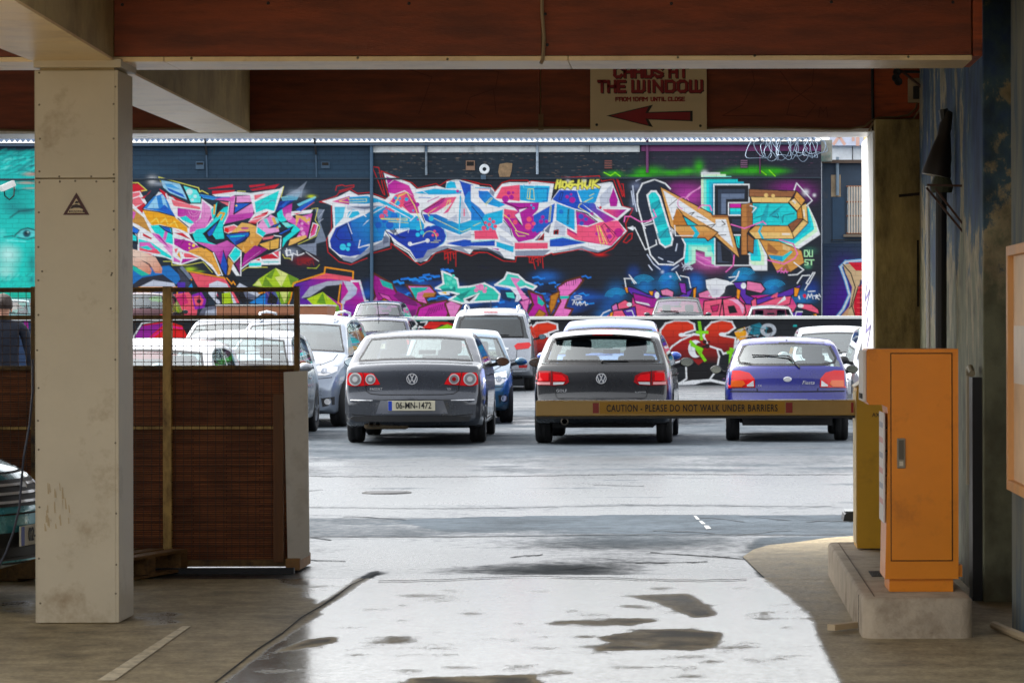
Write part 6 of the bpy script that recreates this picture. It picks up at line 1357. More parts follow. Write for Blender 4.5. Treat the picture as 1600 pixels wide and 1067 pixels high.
for a, b_ in (((1449, 290), (1522, 292)), ((1448, 294), (1521, 383)), ((1462, 296), (1521, 372)), ((1521, 290), (1521, 402))):
    wp(MB().bar(P(*a, Yr_), P(*b_, Yr_), .013, .013), 'iron_bar', IRON, br)
# floodlight bracket and meter under the beam
mt = empty('meter_box', P(1428, 150, Yb2 - .05), 0, 'small pale electric meter box with black switch on the orange board', 'box')
wp(MB().box(X_(1419, Yb2), X_(1437, Yb2), Yb2 - .06, Yb2 - .001, Z_(162, Yb2), Z_(124, Yb2), bev=.005), 'case', pmat('meter_case', (170, 150, 120), .5), mt)
wp(MB().box(X_(1426, Yb2), X_(1438, Yb2), Yb2 - .1, Yb2 - .0605, Z_(157, Yb2), Z_(137, Yb2), bev=.006), 'switch', BLACKP, mt)
fl = empty('floodlight', P(1402, 115, Yb2 - .2), 0, 'tiny twin spotlight on a stay rod under the front beam at right', 'lamp')
for a in ((1402, 113), (1400, 122), (1404, 128)):
    wp(MB().lathe([(.001, -.03), (.022, -.03), (.03, .03), (.024, .032), (.001, .02)], Matrix.Translation(P(*a, Yb2 - .2)) @ Matrix.Rotation(R(100), 4, 'X'), 10), 'spot_head', STEELD, fl)
wp(MB().tube([P(1410, 112, Yb2 - .2), P(1466, 158, Yb2 - .4)], .01, 6), 'stay_rod', IRON, fl)
wp(MB().tube([P(1405, 113, Yb2 - .18), P(1468, 114, Yb2 - .3), P(1468, 170, Yb2 - .35)], .012, 6), 'support_rod', STEELD, fl)
# black cable duct with pale hooked pipe near the cabinet
dc = empty('wall_duct', (XW - .03, 17.4, 0), 0, 'black vertical cable duct with pale hooked pipe top on the right hand wall', 'pipe')
def sw_pt(px, py): return sidept(px, py, XW - .035)
q0 = sw_pt(1522, 590)
Yd = q0.y
wp(MB().box(XW - .055, XW - .001, Yd - .10, Yd + .10, .0, Z_(590, Yd)), 'duct', BLACKP, dc)
wp(MB().tube([(XW - .05, Yd + .16, Z_(760, Yd)), (XW - .05, Yd + .16, Z_(588, Yd)), (XW - .055, Yd + .12, Z_(578, Yd)), (XW - .055, Yd + .02, Z_(575, Yd)), (XW - .055, Yd - .09, Z_(584, Yd))], .018, 8), 'hooked_pipe', pmat('pale_pipe', (150, 138, 112), .6), dc)
fp = tag(MB().tube([(1.52, 15.45, .03), (1.6, 14.9, .03), (1.75, 14.0, .03), (1.5, 13.6, .03)][:3], .022, 8).build('floor_pipe', pmat('floor_pipe_beige', (160, 142, 112), .6)), 'beige pipe lying on the floor against the right wall', 'pipe')
tag(MB().bar((X_(1297, 15.4), 15.35, .03), (X_(1340, 15.4), 15.5, .03), .05, .03).build('loose_batten', pmat('pale_batten', (186, 164, 130), .7)), 'short pale batten lying on the floor at the plinth foot', 'batten')
# framed notice board on the near wall
bd = empty('notice_board', (XW - .02, 14.9, 1.2), 0, 'wooden framed notice board at the right picture edge', 'board')
z0, z1 = Z_(757, 15.2), Z_(395, 15.2)
WOODF = pmat('pine_frame', (206, 150, 90), .55, var=.15, vs=6, stretch=(1, 1, .2))
wp(MB().box(XW - .02, XW - .003, 14.0, 15.25, z0, z1), 'panel', pmat('board_panel', (224, 190, 150), .6), bd)
for a in ((15.20, 15.27, z0 - .03, z1 + .03), (13.95, 14.02, z0 - .03, z1 + .03)):
    wp(MB().box(XW - .05, XW - .002, *a, bev=.004), 'frame_bar', WOODF, bd)
for a in ((14.021, 15.199, z1 - .02, z1 + .03), (14.021, 15.199, z0 - .03, z0 + .02)):
    wp(MB().box(XW - .05, XW - .002, *a, bev=.004), 'frame_bar', WOODF, bd)
wp(MB().box(XW - .03, XW - .0205, 14.2, 15.1, Z_(600, 15), Z_(510, 15)), 'paper', pmat('pinned_paper', (226, 214, 200), .7), bd)

# ------------------------------------------------------------------ mesh fence with brown screening
Yf = 19.4
fx = lambda px: X_(px, Yf)
fz = lambda py: Z_(py, Yf)
RAIL = pmat('fence_timber_steel', (118, 88, 44), .75, var=.35, vs=6, dirt=(44, 34, 26), ds=5, dlo=.45, dhi=.65)
RAILY = pmat('rusted_yellow_post', (186, 148, 82), .7, var=.3, vs=8, stretch=(1, 1, .4), dirt=(92, 62, 34), ds=6, dlo=.48, dhi=.66)
WICK, t, b = nodes('brown_reed_screen')
tc = t.nodes.new('ShaderNodeTexCoord'); mp = t.nodes.new('ShaderNodeMapping'); mp.inputs['Rotation'].default_value = (R(-90), 0, 0)
t.links.new(tc.outputs['Object'], mp.inputs[0])
bk = t.nodes.new('ShaderNodeTexBrick'); bk.inputs['Scale'].default_value = 1; bk.inputs['Brick Width'].default_value = .42; bk.inputs['Row Height'].default_value = .014; bk.inputs['Mortar Size'].default_value = .002
bk.inputs['Color1'].default_value = (*lin((158, 94, 48)), 1); bk.inputs['Color2'].default_value = (*lin((128, 72, 36)), 1); bk.inputs['Mortar'].default_value = (*lin((76, 40, 20)), 1)
t.links.new(mp.outputs[0], bk.inputs['Vector'])
nz = t.nodes.new('ShaderNodeTexNoise'); nz.inputs['Scale'].default_value = 4; nz.inputs['Detail'].default_value = 7; t.links.new(tc.outputs['Object'], nz.inputs['Vector'])
rz = t.nodes.new('ShaderNodeValToRGB'); rz.color_ramp.elements[0].position = .3; rz.color_ramp.elements[0].color = (.5, .45, .4, 1); rz.color_ramp.elements[1].position = .75; rz.color_ramp.elements[1].color = (1.2, 1.1, 1, 1)
t.links.new(nz.outputs[0], rz.inputs[0])
mx = t.nodes.new('ShaderNodeMix'); mx.data_type = 'RGBA'; mx.blend_type = 'MULTIPLY'; mx.inputs['Factor'].default_value = 1
t.links.new(bk.outputs['Color'], mx.inputs[6]); t.links.new(rz.outputs[0], mx.inputs[7]); t.links.new(mx.outputs[2], b.inputs['Base Color']); b.inputs['Roughness'].default_value = .75
bpn = t.nodes.new('ShaderNodeBump'); bpn.invert = True; bpn.inputs['Strength'].default_value = .8; bpn.inputs['Distance'].default_value = .01
t.links.new(bk.outputs['Fac'], bpn.inputs['Height']); t.links.new(bpn.outputs[0], b.inputs['Normal'])
MESHW = pmat('rusty_wire', (86, 62, 46), .6, metal=.3)
def fence(label, pa, pb, posts):
    t_ = empty('mesh_fence', ((fx(pa) + fx(pb)) / 2, Yf, 0), 0, label, 'fence')
    x0, x1 = fx(pa), fx(pb)
    for px, w_, m_ in posts:
        wp(MB().box(fx(px) - w_ / 2, fx(px) + w_ / 2, Yf - .03, Yf + .03, 0.002, fz(446), bev=.004), 'post', m_, t_)
    for py, h, m_ in ((451, .03, RAIL), (494, .028, RAIL), (573, .03, RAIL), (666, .022, RAILY), (878, .03, RAIL)):
        wp(MB().box(x0, x1, Yf - .021, Yf + .021, fz(py) - h / 2, fz(py) + h / 2), 'rail', m_, t_)
    wp(MB().box(x0, x1, Yf - .12, Yf - .07, .03, .07), 'rail', RAIL, t_)
    wp(MB().box(x0, x1, Yf - .30, Yf - .26, .0, .035), 'rail', STEELD, t_)
    wp(MB().box(x0, x1, Yf + .023, Yf + .035, fz(876), fz(575)), 'reed_screen', WICK, t_)
    mb = MB(); r = .002
    for x in np.arange(x0, x1, .0505):
        mb.tube([(x, Yf - .026, fz(876)), (x, Yf - .026, fz(449))], r, 4, False)
    for z in np.arange(fz(876), fz(449), .0505):
        mb.tube([(x0, Yf - .0275, z), (x1, Yf - .0275, z)], r, 4, False)
    o = wp(mb, 'wire_mesh', MESHW, t_); o['kind'] = 'stuff'
    return t_
fence('rusty mesh fence with brown reed screening to the right of the cream column', 150, 468, ((262, .055, RAILY), (464, .032, RAIL)))
fence('rusty mesh fence with brown reed screening left of the cream column', -120, 60, ((53, .03, RAIL), (-60, .05, RAIL)))
# timber prop and white board at the fence end
pr = tag(MB().box(-.031, .031, -.03, .03, 0, fz(612) - .06, bev=.004).build('timber_prop', pmat('brown_timber', (104, 64, 30), .7, var=.25, vs=6, stretch=(4, 4, .5))), 'upright brown timber post at the right end of the mesh fence', 'post')
pr.location = (fx(438.5), Yf - .10, .055)
wbm = pmat('white_board_paint', (206, 196, 182), .6, var=.06, vs=2, dirt=(160, 146, 124), ds=2.2, dlo=.55, dhi=.8)
mb = MB()
bpts = [(449, 884), (482.5, 866), (480, 578), (443, 580)]
f0 = [P(*q, Yf - .16) for q in bpts]
mb.add(f0 + [q + Vector((0, .022, 0)) for q in f0], [(0, 1, 2, 3), (7, 6, 5, 4), (1, 0, 4, 5), (2, 1, 5, 6), (3, 2, 6, 7), (0, 3, 7, 4)])
o = mb.build('white_board', wbm)
tag(o, 'tall white painted board standing at the right end of the fence', 'board')
tag(MB().box(fx(452), fx(474), Yf - .2, Yf + .35, 0.012, .085, bev=.004).build('timber_block', pmat('block_timber', (150, 108, 62), .75, var=.25, vs=7)), 'short timber block on the floor under the white board', 'block')

# pallets
PAL = pmat('pallet_wood', (122, 88, 48), .8, var=.3, vs=5, stretch=(1, 6, 6), dirt=(66, 46, 28), ds=3)
def pallet(loc, rz, label):
    t_ = empty('pallet', loc, rz, label, 'pallet', 'wooden pallets under the fence')
    for i in range(5): MB().box(-.5, .5, -.38 + .16 * i, -.27 + .16 * i, .122, .14, bev=.002).build('deck_board', PAL, t_)
    for x in (-.5, -.05, .4): MB().box(x, x + .1, -.38, .37, .0222, .1215, bev=.002).build('stringer', PAL, t_)
    for i in (0, 2, 4): MB().box(-.5, .5, -.38 + .16 * i, -.28 + .16 * i, .004, .022, bev=.002).build('base_board', PAL, t_)
    return t_
pallet((X_(222, 18.9) - .28, 18.85, .006), R(74), 'weathered wooden pallet on the floor between column and mesh fence')
pallet((X_(30, 18.8) - .35, 18.95, .006), R(92), 'weathered wooden pallet on the floor behind the nose of the teal car')
# hanging cable left of the column
tag(MB().tube([P(51, 560, Yc + .25), P(51, 610, Yc + .1), P(46, 660, Yc), P(37, 710, Yc - .02), P(33, 750, Yc), P(30, 790, Yc), P(20, 830, Yc), P(8, 862, Yc), P(-12, 900, Yc)], .006, 6).build('hanging_cable', pmat('cable_navy', (22, 26, 44), .5)), 'dark blue cable hanging down beside the cream column', 'cable')
# dark container on the terrace, seen over the cars at left
bx_ = empty('brown_container', P(424, 490, 88), 0, 'long brown box container with pale top edge standing beyond the low wall', 'container')
bx_.location.z = TER
wp(MB().box(X_(338, 88), X_(511, 88), 88, 90.2, TER, Z_(477, 88), bev=.02), 'body', pmat('container_brown', (150, 96, 66), .7, var=.15), bx_)
wp(MB().box(X_(337, 88), X_(512, 88), 87.96, 90.24, Z_(476.8, 88), Z_(474.6, 88)), 'top_edge', WHITEP, bx_)

# ================================================================== CARS
GLASS = glass_mat('car_glass', (.80, .90, .88), refl=.17)
GLASST = glass_mat('tinted_glass', (.55, .68, .68), refl=.12)
GLASSW = glass_mat('windscreen_glass', (.58, .70, .72), refl=.15)
GLASSD = glass_mat('privacy_glass', (.10, .13, .17))
TYRE = pmat('tyre_rubber', (24, 24, 26), .85, var=.2, vs=12, bump=.3, bs=60)
RIMM = pmat('alloy_rim', (150, 154, 160), .35, metal=.8)
TRIM = pmat('black_trim', (20, 21, 24), .55)
SEAM = pmat('panel_gap', (8, 8, 10), .8)
LINING = pmat('cabin_lining', (92, 94, 98), .9)
SEATM = pmat('seat_fabric', (52, 58, 70), .9)
CHROME = pmat('chrome', (226, 228, 232), .25, metal=.45, var=.02)
REDG = pmat('red_lens', (214, 8, 18), .15, coat=.25, var=.08)
REDD = pmat('dark_red_lens', (150, 6, 14), .15, coat=.25, var=.08)
CLEARL = pmat('clear_lens', (214, 214, 214), .1, coat=.6, var=.04, metal=.3)
AMBER = pmat('amber_lens', (226, 96, 20), .15, coat=.5)
PLATEW = pmat('number_plate', (196, 190, 166), .45, var=.05)
PLATEB = pmat('plate_blue', (20, 60, 170), .45)
PLATET = pmat('plate_black', (22, 22, 26), .5)
UNDER = pmat('underbody', (20, 20, 22), .9)
EXH = pmat('exhaust_steel', (90, 84, 76), .4, metal=.8)
def paint(name, c, metal=.55, rough=.28, var=.05):
    return pmat(name, c, rough, metal=metal, var=var, vs=2, coat=.85, rvar=.05, dirt=tuple(int(q * .82) for q in c), ds=1.6, dlo=.5, dhi=.85)

def smoothstep(t): t = max(0., min(1., t)); return t * t * (3 - 2 * t)
def interp(tab, x):
    if x <= tab[0][0]: return tab[0][1]
    for (a, u), (b_, v_) in zip(tab, tab[1:]):
        if x <= b_: return u + (v_ - u) * (x - a) / (b_ - a)
    return tab[-1][1]

class Car:
    """local frame: x across, y from rear bumper (0) to nose (L), z up"""
    def __init__(s, name, label, S, group=None):
        s.S = S
        s.root = empty(name, (0, 0, 0), 0, label, 'car', group)
        L, W, H = S['L'], S['W'], S['H']
        s.L, s.W, s.H = L, W, H
        s.T = S['T']; zb = S.get('belt', .95); s.zb = zb
        tw = S.get('roofw', .76)
        s.plan = S.get('plan', [(0, .90), (.12, .955), (.4, .985), (.9, 1), (L - 1.0, 1), (L - .5, .97), (L - .18, .90), (L, .80)])
        s.kr = S.get('kr', .13); s.kf = S.get('kf', .30)
        s.cl = S.get('clear', .20)
        s.low = S.get('low', [(0, .33), (.12, .27), (.35, .23), (.6, s.cl), (L - .6, s.cl), (L - .2, .20), (L, .26)])
        s.ax = S['axles']; s.wr = S.get('wr', .31); s.tw_ = S.get('tyre', .205)
        ra = s.wr + .055
        # stations
        ys = set(round(p[0], 3) for p in s.T) | {0, L}
        for a in s.ax:
            for k in range(-8, 9): ys.add(round(a + ra * k / 8, 3))
        for k in ('rw', 'ws'): ys |= set(round(q, 3) for q in S[k])
        for a, b_ in S.get('sw', []): ys |= {round(a, 3), round(b_, 3)}
        ys = sorted(y for y in ys if 0 <= y <= L)
        st = [ys[0]]
        for y in ys[1:]:
            d = y - st[-1]
            if d < .012: continue
            n = max(1, int(math.ceil(d / .09)))
            for k in range(1, n): st.append(st[-1] + d / n if k == 1 else st[-1] + d / n)
            st.append(y)
        s.st = st
        nL, nU = 8, 5
        def width(z, y, zt):
            p = interp(s.plan, y) * W / 2
            if z < .36: gz = .955 + .03 * smoothstep((z - .15) / .2)
            elif z < .62: gz = .985 + .015 * smoothstep((z - .36) / .26)
            elif z < zb: gz = 1.0 - .035 * ((z - .62) / (zb - .62)) ** 1.5
            else:
                u = (z - zb) / (H - zb)
                gz = .965 + (tw - .965) * (u ** 1.12)
            return p * gz
        s.width = width
        def Tz(y):
            e = .022
            return (interp(s.T, y - e) + 2 * interp(s.T, y) + interp(s.T, y + e)) / 4
        s.Tz = Tz
        def lowz(y):
            z = interp(s.low, y)
            for a in s.ax:
                d = abs(y - a)
                if d < ra: z = max(z, s.wr + math.sqrt(max(ra * ra - d * d, 0)) * .98)
            return z
        rows = []
        for y in st:
            zt = Tz(y); zl = min(lowz(y), zt - .16)
            rc = .085 if zt > zb + .2 else .05
            cr = .035 if zt > zb + .25 else .03
            ze = zt - rc - cr          # side ends here
            zbe = min(zb, zl + .05 + (ze - zl - .05) * .92) if ze < zb + .02 else zb
            pts = [(0, zl), (.62 * width(zl, y, zt), zl), (.95 * width(zl + .02, y, zt), zl), (width(zl + .035, y, zt), zl + .035)]
            for k in range(1, nL + 1):
                z = zl + .035 + (zbe - zl - .035) * k / nL; pts.append((width(z, y, zt), z))
            for k in range(1, nU + 1):
                z = zbe + (ze - zbe) * k / nU; pts.append((width(z, y, zt), z))
            xe = pts[-1][0]
            for k in (1, 2, 3):
                a = k / 3 * math.pi / 2
                pts.append((xe - rc * 1.1 * (1 - math.cos(a)), ze + rc * math.sin(a)))
            xt = pts[-1][0]; zt2 = zt - cr
            for fr in (.93, .80, .6, .4, .2, 0):
                pts.append((xt * fr, zt2 + cr * (1 - fr * fr)))
            rows.append(pts)
        s.nv = nv = len(rows[0]); s.rows = rows
        s.iB = 3 + nL; s.iU = 3 + nL + nU; s.iT = s.iU + 3
        V = []
        def warp(x, y, z):
            q = (x / (W / 2)) ** 2
            return Vector((x, y + s.kr * max(0, 1 - y / 1.1) * q - s.kf * max(0, 1 - (L - y) / 1.3) * q, z))
        s.warp = warp
        nfull = 2 * nv - 2
        for y, pts in zip(st, rows):
            for x, z in pts: V.append(warp(x, y, z))
            for x, z in pts[1:-1][::-1]: V.append(warp(-x, y, z))
        # ring order: 0..nv-1 right side bottom->top, then left side top->bottom
        def vid(i, j):   # j in 0..nv-1, side +1
            return i * nfull + j
        def vidm(i, j):  # mirrored
            return i * nfull + (j if j in (0, nv - 1) else nfull - j)
        body = []; lining = []; panes = {}
        T0 = s.iT + S.get('gl_in', 1)
        def region(i, j):
            ym = (st[i] + st[i + 1]) / 2
            rw, ws = S['rw'], S['ws']
            if rw[0] < ym < rw[1] and j >= T0: return 'rear_window'
            if ws[0] < ym < ws[1] and j >= T0: return 'windscreen'
            if s.iB <= j < s.iU:
                for k, (a, b_) in enumerate(S.get('sw', [])):
                    if a < ym < b_: return 'side_window%d' % k
            return None
        gh0, gh1 = S['rw'][0] - .05, S['ws'][1] + .1
        for i in range(len(st) - 1):
            for j in range(nv - 1):
                for sd, vf in (('r', vid), ('l', vidm)):
                    q = (vf(i, j), vf(i + 1, j), vf(i + 1, j + 1), vf(i, j + 1))
                    if sd == 'r': q = q[::-1]
                    rg = region(i, j)
                    if rg:
                        key = rg + ('' if rg in ('rear_window', 'windscreen') else sd)
                        panes.setdefault(key, []).append(q)
                    else:
                        body.append(q)
                        if gh0 < st[i] < gh1 and j >= s.iB - 2: lining.append(q)
        # end caps, bowed
        capv = []
        for i, sgn in ((0, 1), (len(st) - 1, -1)):
            cols = [1, .8, .6, .4, .2, 0, -.2, -.4, -.6, -.8, -1]
            y = st[i]; base = []
            for j in range(nv):
                x, z = rows[i][j]
                r_ = []
                for c in cols:
                    if c == 1: r_.append(vid(i, j))
                    elif c == -1: r_.append(vidm(i, j))
                    elif x < 1e-6: r_.append(vid(i, j))
                    else:
                        V.append(warp(x * c, y, z)); r_.append(len(V) - 1)
                base.append(r_)
            for j in range(nv - 1):
                for k in range(len(cols) - 1):
                    q = [base[j][k], base[j][k + 1], base[j + 1][k + 1], base[j + 1][k]]
                    if sgn < 0: q = q[::-1]
                    u = []
                    for w_ in q:
                        if w_ not in u: u.append(w_)
                    if len(u) > 2: body.append(tuple(u))
        s.V = V
        allf = body + [q for v_ in panes.values() for q in v_]
        s.bvh = BVHTree.FromPolygons([tuple(v_) for v_ in V], allf)
        s.pm = S['paint']
        s.body = s._sub('body', body, s.pm)
        rounded(s.body, 48)
        for k, v_ in panes.items():
            nm = 'rear_window' if k.startswith('rear') else 'windscreen' if k.startswith('wind') else 'side_window'
            gm = S.get('rglass', GLASS) if nm != 'windscreen' else S.get('wglass', GLASS)
            o = s._sub(nm, v_, gm); o.data.shade_smooth()
        if lining:
            o = s._sub('cabin_lining', lining, LINING)
            for p in o.data.vertices: p.co.x *= .962; p.co.z -= .022
        s.interior(); s.wheels()
    def _sub(s, name, faces, mat, parent=None):
        ff = []
        for q in faces:
            a, b_, c = (s.V[i] for i in q[:3])
            m_ = (a + b_ + c) / 3
            out = m_ - Vector((0, min(max(m_.y, .5), s.L - .5), .75))
            ff.append(q if (b_ - a).cross(c - a).dot(out) >= 0 else tuple(q[::-1]))
        faces = ff
        used = sorted({i for q in faces for i in q}); mp_ = {a: k for k, a in enumerate(used)}
        return mk(name, [s.V[i] for i in used], [tuple(mp_[i] for i in q) for q in faces], mat, parent or s.root)
    def interior(s):
        S = s.S; zb = s.zb; W = s.W
        y0, y1 = S['rw'][0], S['ws'][1]
        MB().box(-W * .42, W * .42, y0 + .05, y1 - .2, zb - .36, zb - .3).build('cabin_floor', LINING, s.root)
        MB().box(-W * .40, W * .40, y1 - .62, y1 - .12, zb - .3, zb - .02, bev=.03).build('dashboard', TRIM, s.root)
        yr = S.get('rear_seat', y0 + .75); yf = S.get('front_seat', (y0 + y1) / 2 + .25)
        o = MB().box(-W * .37, W * .37, yr, yr + .14, zb - .3, zb + .04, bev=.04)
        for x in (-.38, .38): o.box(x - .13, x + .13, yr + .01, yr + .10, zb + .05, zb + .23, bev=.035)
        o.build('rear_seat', SEATM, s.root)
        for x in (-.37, .37):
            o = MB().box(x - .25, x + .25, yf, yf + .16, zb - .3, zb + .14, bev=.05)
            o.box(x - .14, x + .14, yf + .02, yf + .12, zb + .16, zb + .36, bev=.04)
            o.build('front_seat', SEATM, s.root)
        ym = S['ws'][0] + .12
        MB().box(-.12, .12, ym, ym + .03, s.Tz(ym) - .16, s.Tz(ym) - .10, bev=.01).build('mirror', TRIM, s.root)
    def wheels(s):
        r, w_ = s.wr, s.tw_
        for a in s.ax:
            for sx in (-1, 1):
                xc = sx * (s.W / 2 - w_ / 2 - .012)
                Mx = Matrix.Translation((xc, a, r)) @ Matrix.Rotation(R(90 * sx), 4, 'Y')
                h = w_ / 2
                prof = [(r * .62, -h * .9), (r * .80, -h), (r * .93, -h * .98), (r * .985, -h * .8), (r, -h * .45), (r * .985, -h * .43), (r * .985, -h * .38), (r, -h * .36), (r, -.02), (r * .985, -.015), (r * .985, .015), (r, .02), (r, h * .36), (r * .985, h * .38), (r * .985, h * .43), (r, h * .45), (r * .985, h * .8), (r * .93, h * .98), (r * .8, h), (r * .62, h * .9)]
                t_ = rounded(MB().lathe(prof, Mx, 28).build('wheel', TYRE, s.root), 50)
                mb = MB().lathe([(r * .63, h * .85), (r * .60, h * .55), (r * .30, h * .45), (.001, h * .5)], Mx, 28)
                for k in range(5):
                    an = 2 * math.pi * k / 5
                    p0 = Mx @ Vector((.03 * math.cos(an), .03 * math.sin(an), h * .75)); p1 = Mx @ Vector((r * .62 * math.cos(an), r * .62 * math.sin(an), h * .8))
                    mb.bar(p0, p1, .05, .03)
                mb.lathe([(.001, h * .84), (.045, h * .82), (.05, h * .6)], Mx, 12)
                mb.build('rim', RIMM, t_)
                Mb = MB().lathe([(.001, -h * .3), (r * .6, -h * .3)], Mx, 16).build('brake_disc', EXH, t_)
        L = s.L
        MB().box(-s.W * .36, s.W * .36, s.ax[0] - .45, s.ax[1] + .3, s.cl + .01, s.cl + .16).build('underbody', UNDER, s.root)
        MB().tube([(-s.W * .38, s.ax[0], s.wr), (s.W * .38, s.ax[0], s.wr)], .05, 8).build('axle', UNDER, s.root)
    # --- things laid on the body surface
    def hit(s, u, z, face):
        if face == 'rear': o, d = Vector((u, -3, z)), Vector((0, 1, 0))
        elif face == 'front': o, d = Vector((u, s.L + 3, z)), Vector((0, -1, 0))
        elif face == 'right': o, d = Vector((3, u, z)), Vector((-1, 0, 0))
        elif face == 'left': o, d = Vector((-3, u, z)), Vector((1, 0, 0))
        else: o, d = Vector((u, z, 4)), Vector((0, 0, -1))
        h = s.bvh.ray_cast(o, d)
        if h[0] is None:
            h = s.bvh.find_nearest(o + d * (3 if face != 'top' else 2.6))
        return h[0], -d
    def patch(s, name, pts, mat, face='rear', off=.006, parent=None, res=.035, skirt=.02, mirror=False, dome=0.0):
        if mirror:
            s.patch(name, pts, mat, face, off, parent, res, skirt, False, dome)
            return s.patch(name, [(-a, b_) for a, b_ in pts][::-1], mat, face, off, parent, res, skirt, False, dome)
        ed = []
        n = len(pts)
        for i in range(n):
            a = Vector(pts[i]); b_ = Vector(pts[(i + 1) % n]); k = max(1, int((b_ - a).length / res))
            ed += [a + (b_ - a) * q / k for q in range(k)]
        m_ = len(ed)
        xs = [p.x for p in ed]; zs = [p.y for p in ed]
        def inside(x, z):
            c = False
            for i in range(m_):
                a, b_ = ed[i], ed[(i + 1) % m_]
                if (a.y > z) != (b_.y > z) and x < (b_.x - a.x) * (z - a.y) / (b_.y - a.y) + a.x: c = not c
            return c
        inn = []
        x = min(xs) + res / 2
        while x < max(xs):
            z = min(zs) + res / 2
            while z < max(zs):
                if inside(x, z) and min((p - Vector((x, z))).length for p in ed) > res * .4: inn.append(Vector((x, z)))
                z += res
            x += res
        vs, es, fs, *_ = delaunay_2d_cdt(ed + inn, [(i, (i + 1) % m_) for i in range(m_)], [], 1, 1e-6)
        V = []; 
        for i, p in enumerate(vs):
            h, nrm = s.hit(p.x, p.y, face)
            e = off
            if dome and i >= m_: e += dome
            V.append(h + nrm * e)
        F = [tuple(f) for f in fs]
        if not F: return None
        # orient outwards
        a, b_, c = (V[i] for i in F[0][:3])
        if (b_ - a).cross(c - a).dot(nrm) < 0: F = [f[::-1] for f in F]
        if skirt:
            nb_ = min(m_, len(vs))
            k = len(V)
            V += [V[i] - nrm * skirt for i in range(nb_)]
            F += [(i, (i + 1) % nb_, k + (i + 1) % nb_, k + i) for i in range(nb_)]
        o = mk(name, V, F, mat, parent or s.root)
        rounded(o, 40)
        return o
    def line(s, name, pts, w_, mat=None, face='rear', off=.003, mirror=False, res=.05):
        mat = mat or SEAM
        if mirror:
            s.line(name, [(-a, b_) for a, b_ in pts], w_, mat, face, off, False, res)
        V = []; F = []
        dn = []
        for i in range(len(pts) - 1):
            a = Vector(pts[i]); b_ = Vector(pts[i + 1]); k = max(1, int((b_ - a).length / res))
            dn += [a + (b_ - a) * q / k for q in range(k)]
        dn.append(Vector(pts[-1]))
        for i, p in enumerate(dn):
            a = dn[max(i - 1, 0)]; b_ = dn[min(i + 1, len(dn) - 1)]
            t_ = (b_ - a).normalized(); nn = Vector((-t_.y, t_.x)) * w_ / 2
            for q in (p + nn, p - nn):
                h, nrm = s.hit(q.x, q.y, face); V.append(h + nrm * off)
            if i: F.append((2 * i - 2, 2 * i - 1, 2 * i + 1, 2 * i))
        a, b_, c = (V[i] for i in F[0][:3])
        if (b_ - a).cross(c - a).dot(nrm) < 0: F = [f[::-1] for f in F]
        return mk(name, V, F, mat, s.root)
    def disc(s, name, x, z, r, mat, face='rear', off=.008, n=18, parent=None, rz=None):
        rz = rz or r
        return s.patch(name, [(x + r * math.cos(2 * math.pi * k / n), z + rz * math.sin(2 * math.pi * k / n)) for k in range(n)], mat, face, off, parent, max(r, .02), .012)
    def plate(s, x, z, w_, h, txt, face='rear', small=None):
        hh, nrm = s.hit(x, z, face)
        hl, _ = s.hit(x - w_ / 2, z, face); hr, _ = s.hit(x + w_ / 2, z, face)
        base = hh if nrm.dot(hh) > max(nrm.dot(hl), nrm.dot(hr)) else (hl if nrm.dot(hl) > nrm.dot(hr) else hr)
        sg = -1 if face == 'rear' else 1
        y = base.y + sg * .012
        p = MB().box(-w_ / 2, w_ / 2, -.006, .006, -h / 2, h / 2, bev=.003).build('number_plate', PLATEW, s.root)
        p.location = (x, y, z)
        if face == 'front': p.rotation_euler = (0, 0, math.pi)
        MB().box(-w_ / 2 + .002, -w_ / 2 + .05, -.0072, -.0062, -h / 2 + .003, h / 2 - .003).build('plate_band', PLATEB, p)
        if txt: text_obj('plate_lettering', txt, h * .95, PLATET, p, (.025, -.0085, 0), sx=(w_ - .075) / max(.6 * h * .95 * len(txt), .01), bold=.001)
        return p
    def mirrors(s, y, z, mat, w_=.2, h=.13):
        for sx in (-1, 1):
            x0 = s.width(z, y, s.H) * sx
            bm = bmesh.new(); bmesh.ops.create_uvsphere(bm, u_segments=14, v_segments=8, radius=1)
            for v_ in bm.verts:
                q = v_.co
                v_.co = Vector((x0 + sx * (.06 + w_ / 2) + q.x * w_ / 2, y + (q.y * .07 if q.y > 0 else q.y * .03), z + .05 + q.z * h / 2 * (1 - .12 * sx * q.x)))
            me = bpy.data.meshes.new('door_mirror'); bm.to_mesh(me); bm.free(); me.shade_smooth(); me.materials.append(mat)
            o = bpy.data.objects.new('door_mirror', me); COL.objects.link(o); o.parent = s.root
            MB().bar((x0 - sx * .03, y + .01, z - .01), (x0 + sx * .09, y + .02, z + .02), .05, .05).build('mirror_arm', TRIM, o)
            n = 14; c = Vector((x0 + sx * (.06 + w_ / 2), y - .0305, z + .05))
            V = [c + Vector((w_ * .42 * math.cos(6.2832 * k / n), 0, h * .41 * math.sin(6.2832 * k / n))) for k in range(n)]
            mk('mirror_glass', V, [tuple(range(n))], pm_mirror, o)
    def wiper(s, a, b_, c, off=.02, face='rear'):
        pa, n1 = s.hit(*a, face); pb, _ = s.hit(*b_, face); pc, _ = s.hit(*c, face)
        return MB().tube([pa + n1 * off, pb + n1 * (off + .01)], .012, 6).tube([pb + n1 * (off + .012), pc + n1 * off], .009, 6).build('wiper', TRIM, s.root)
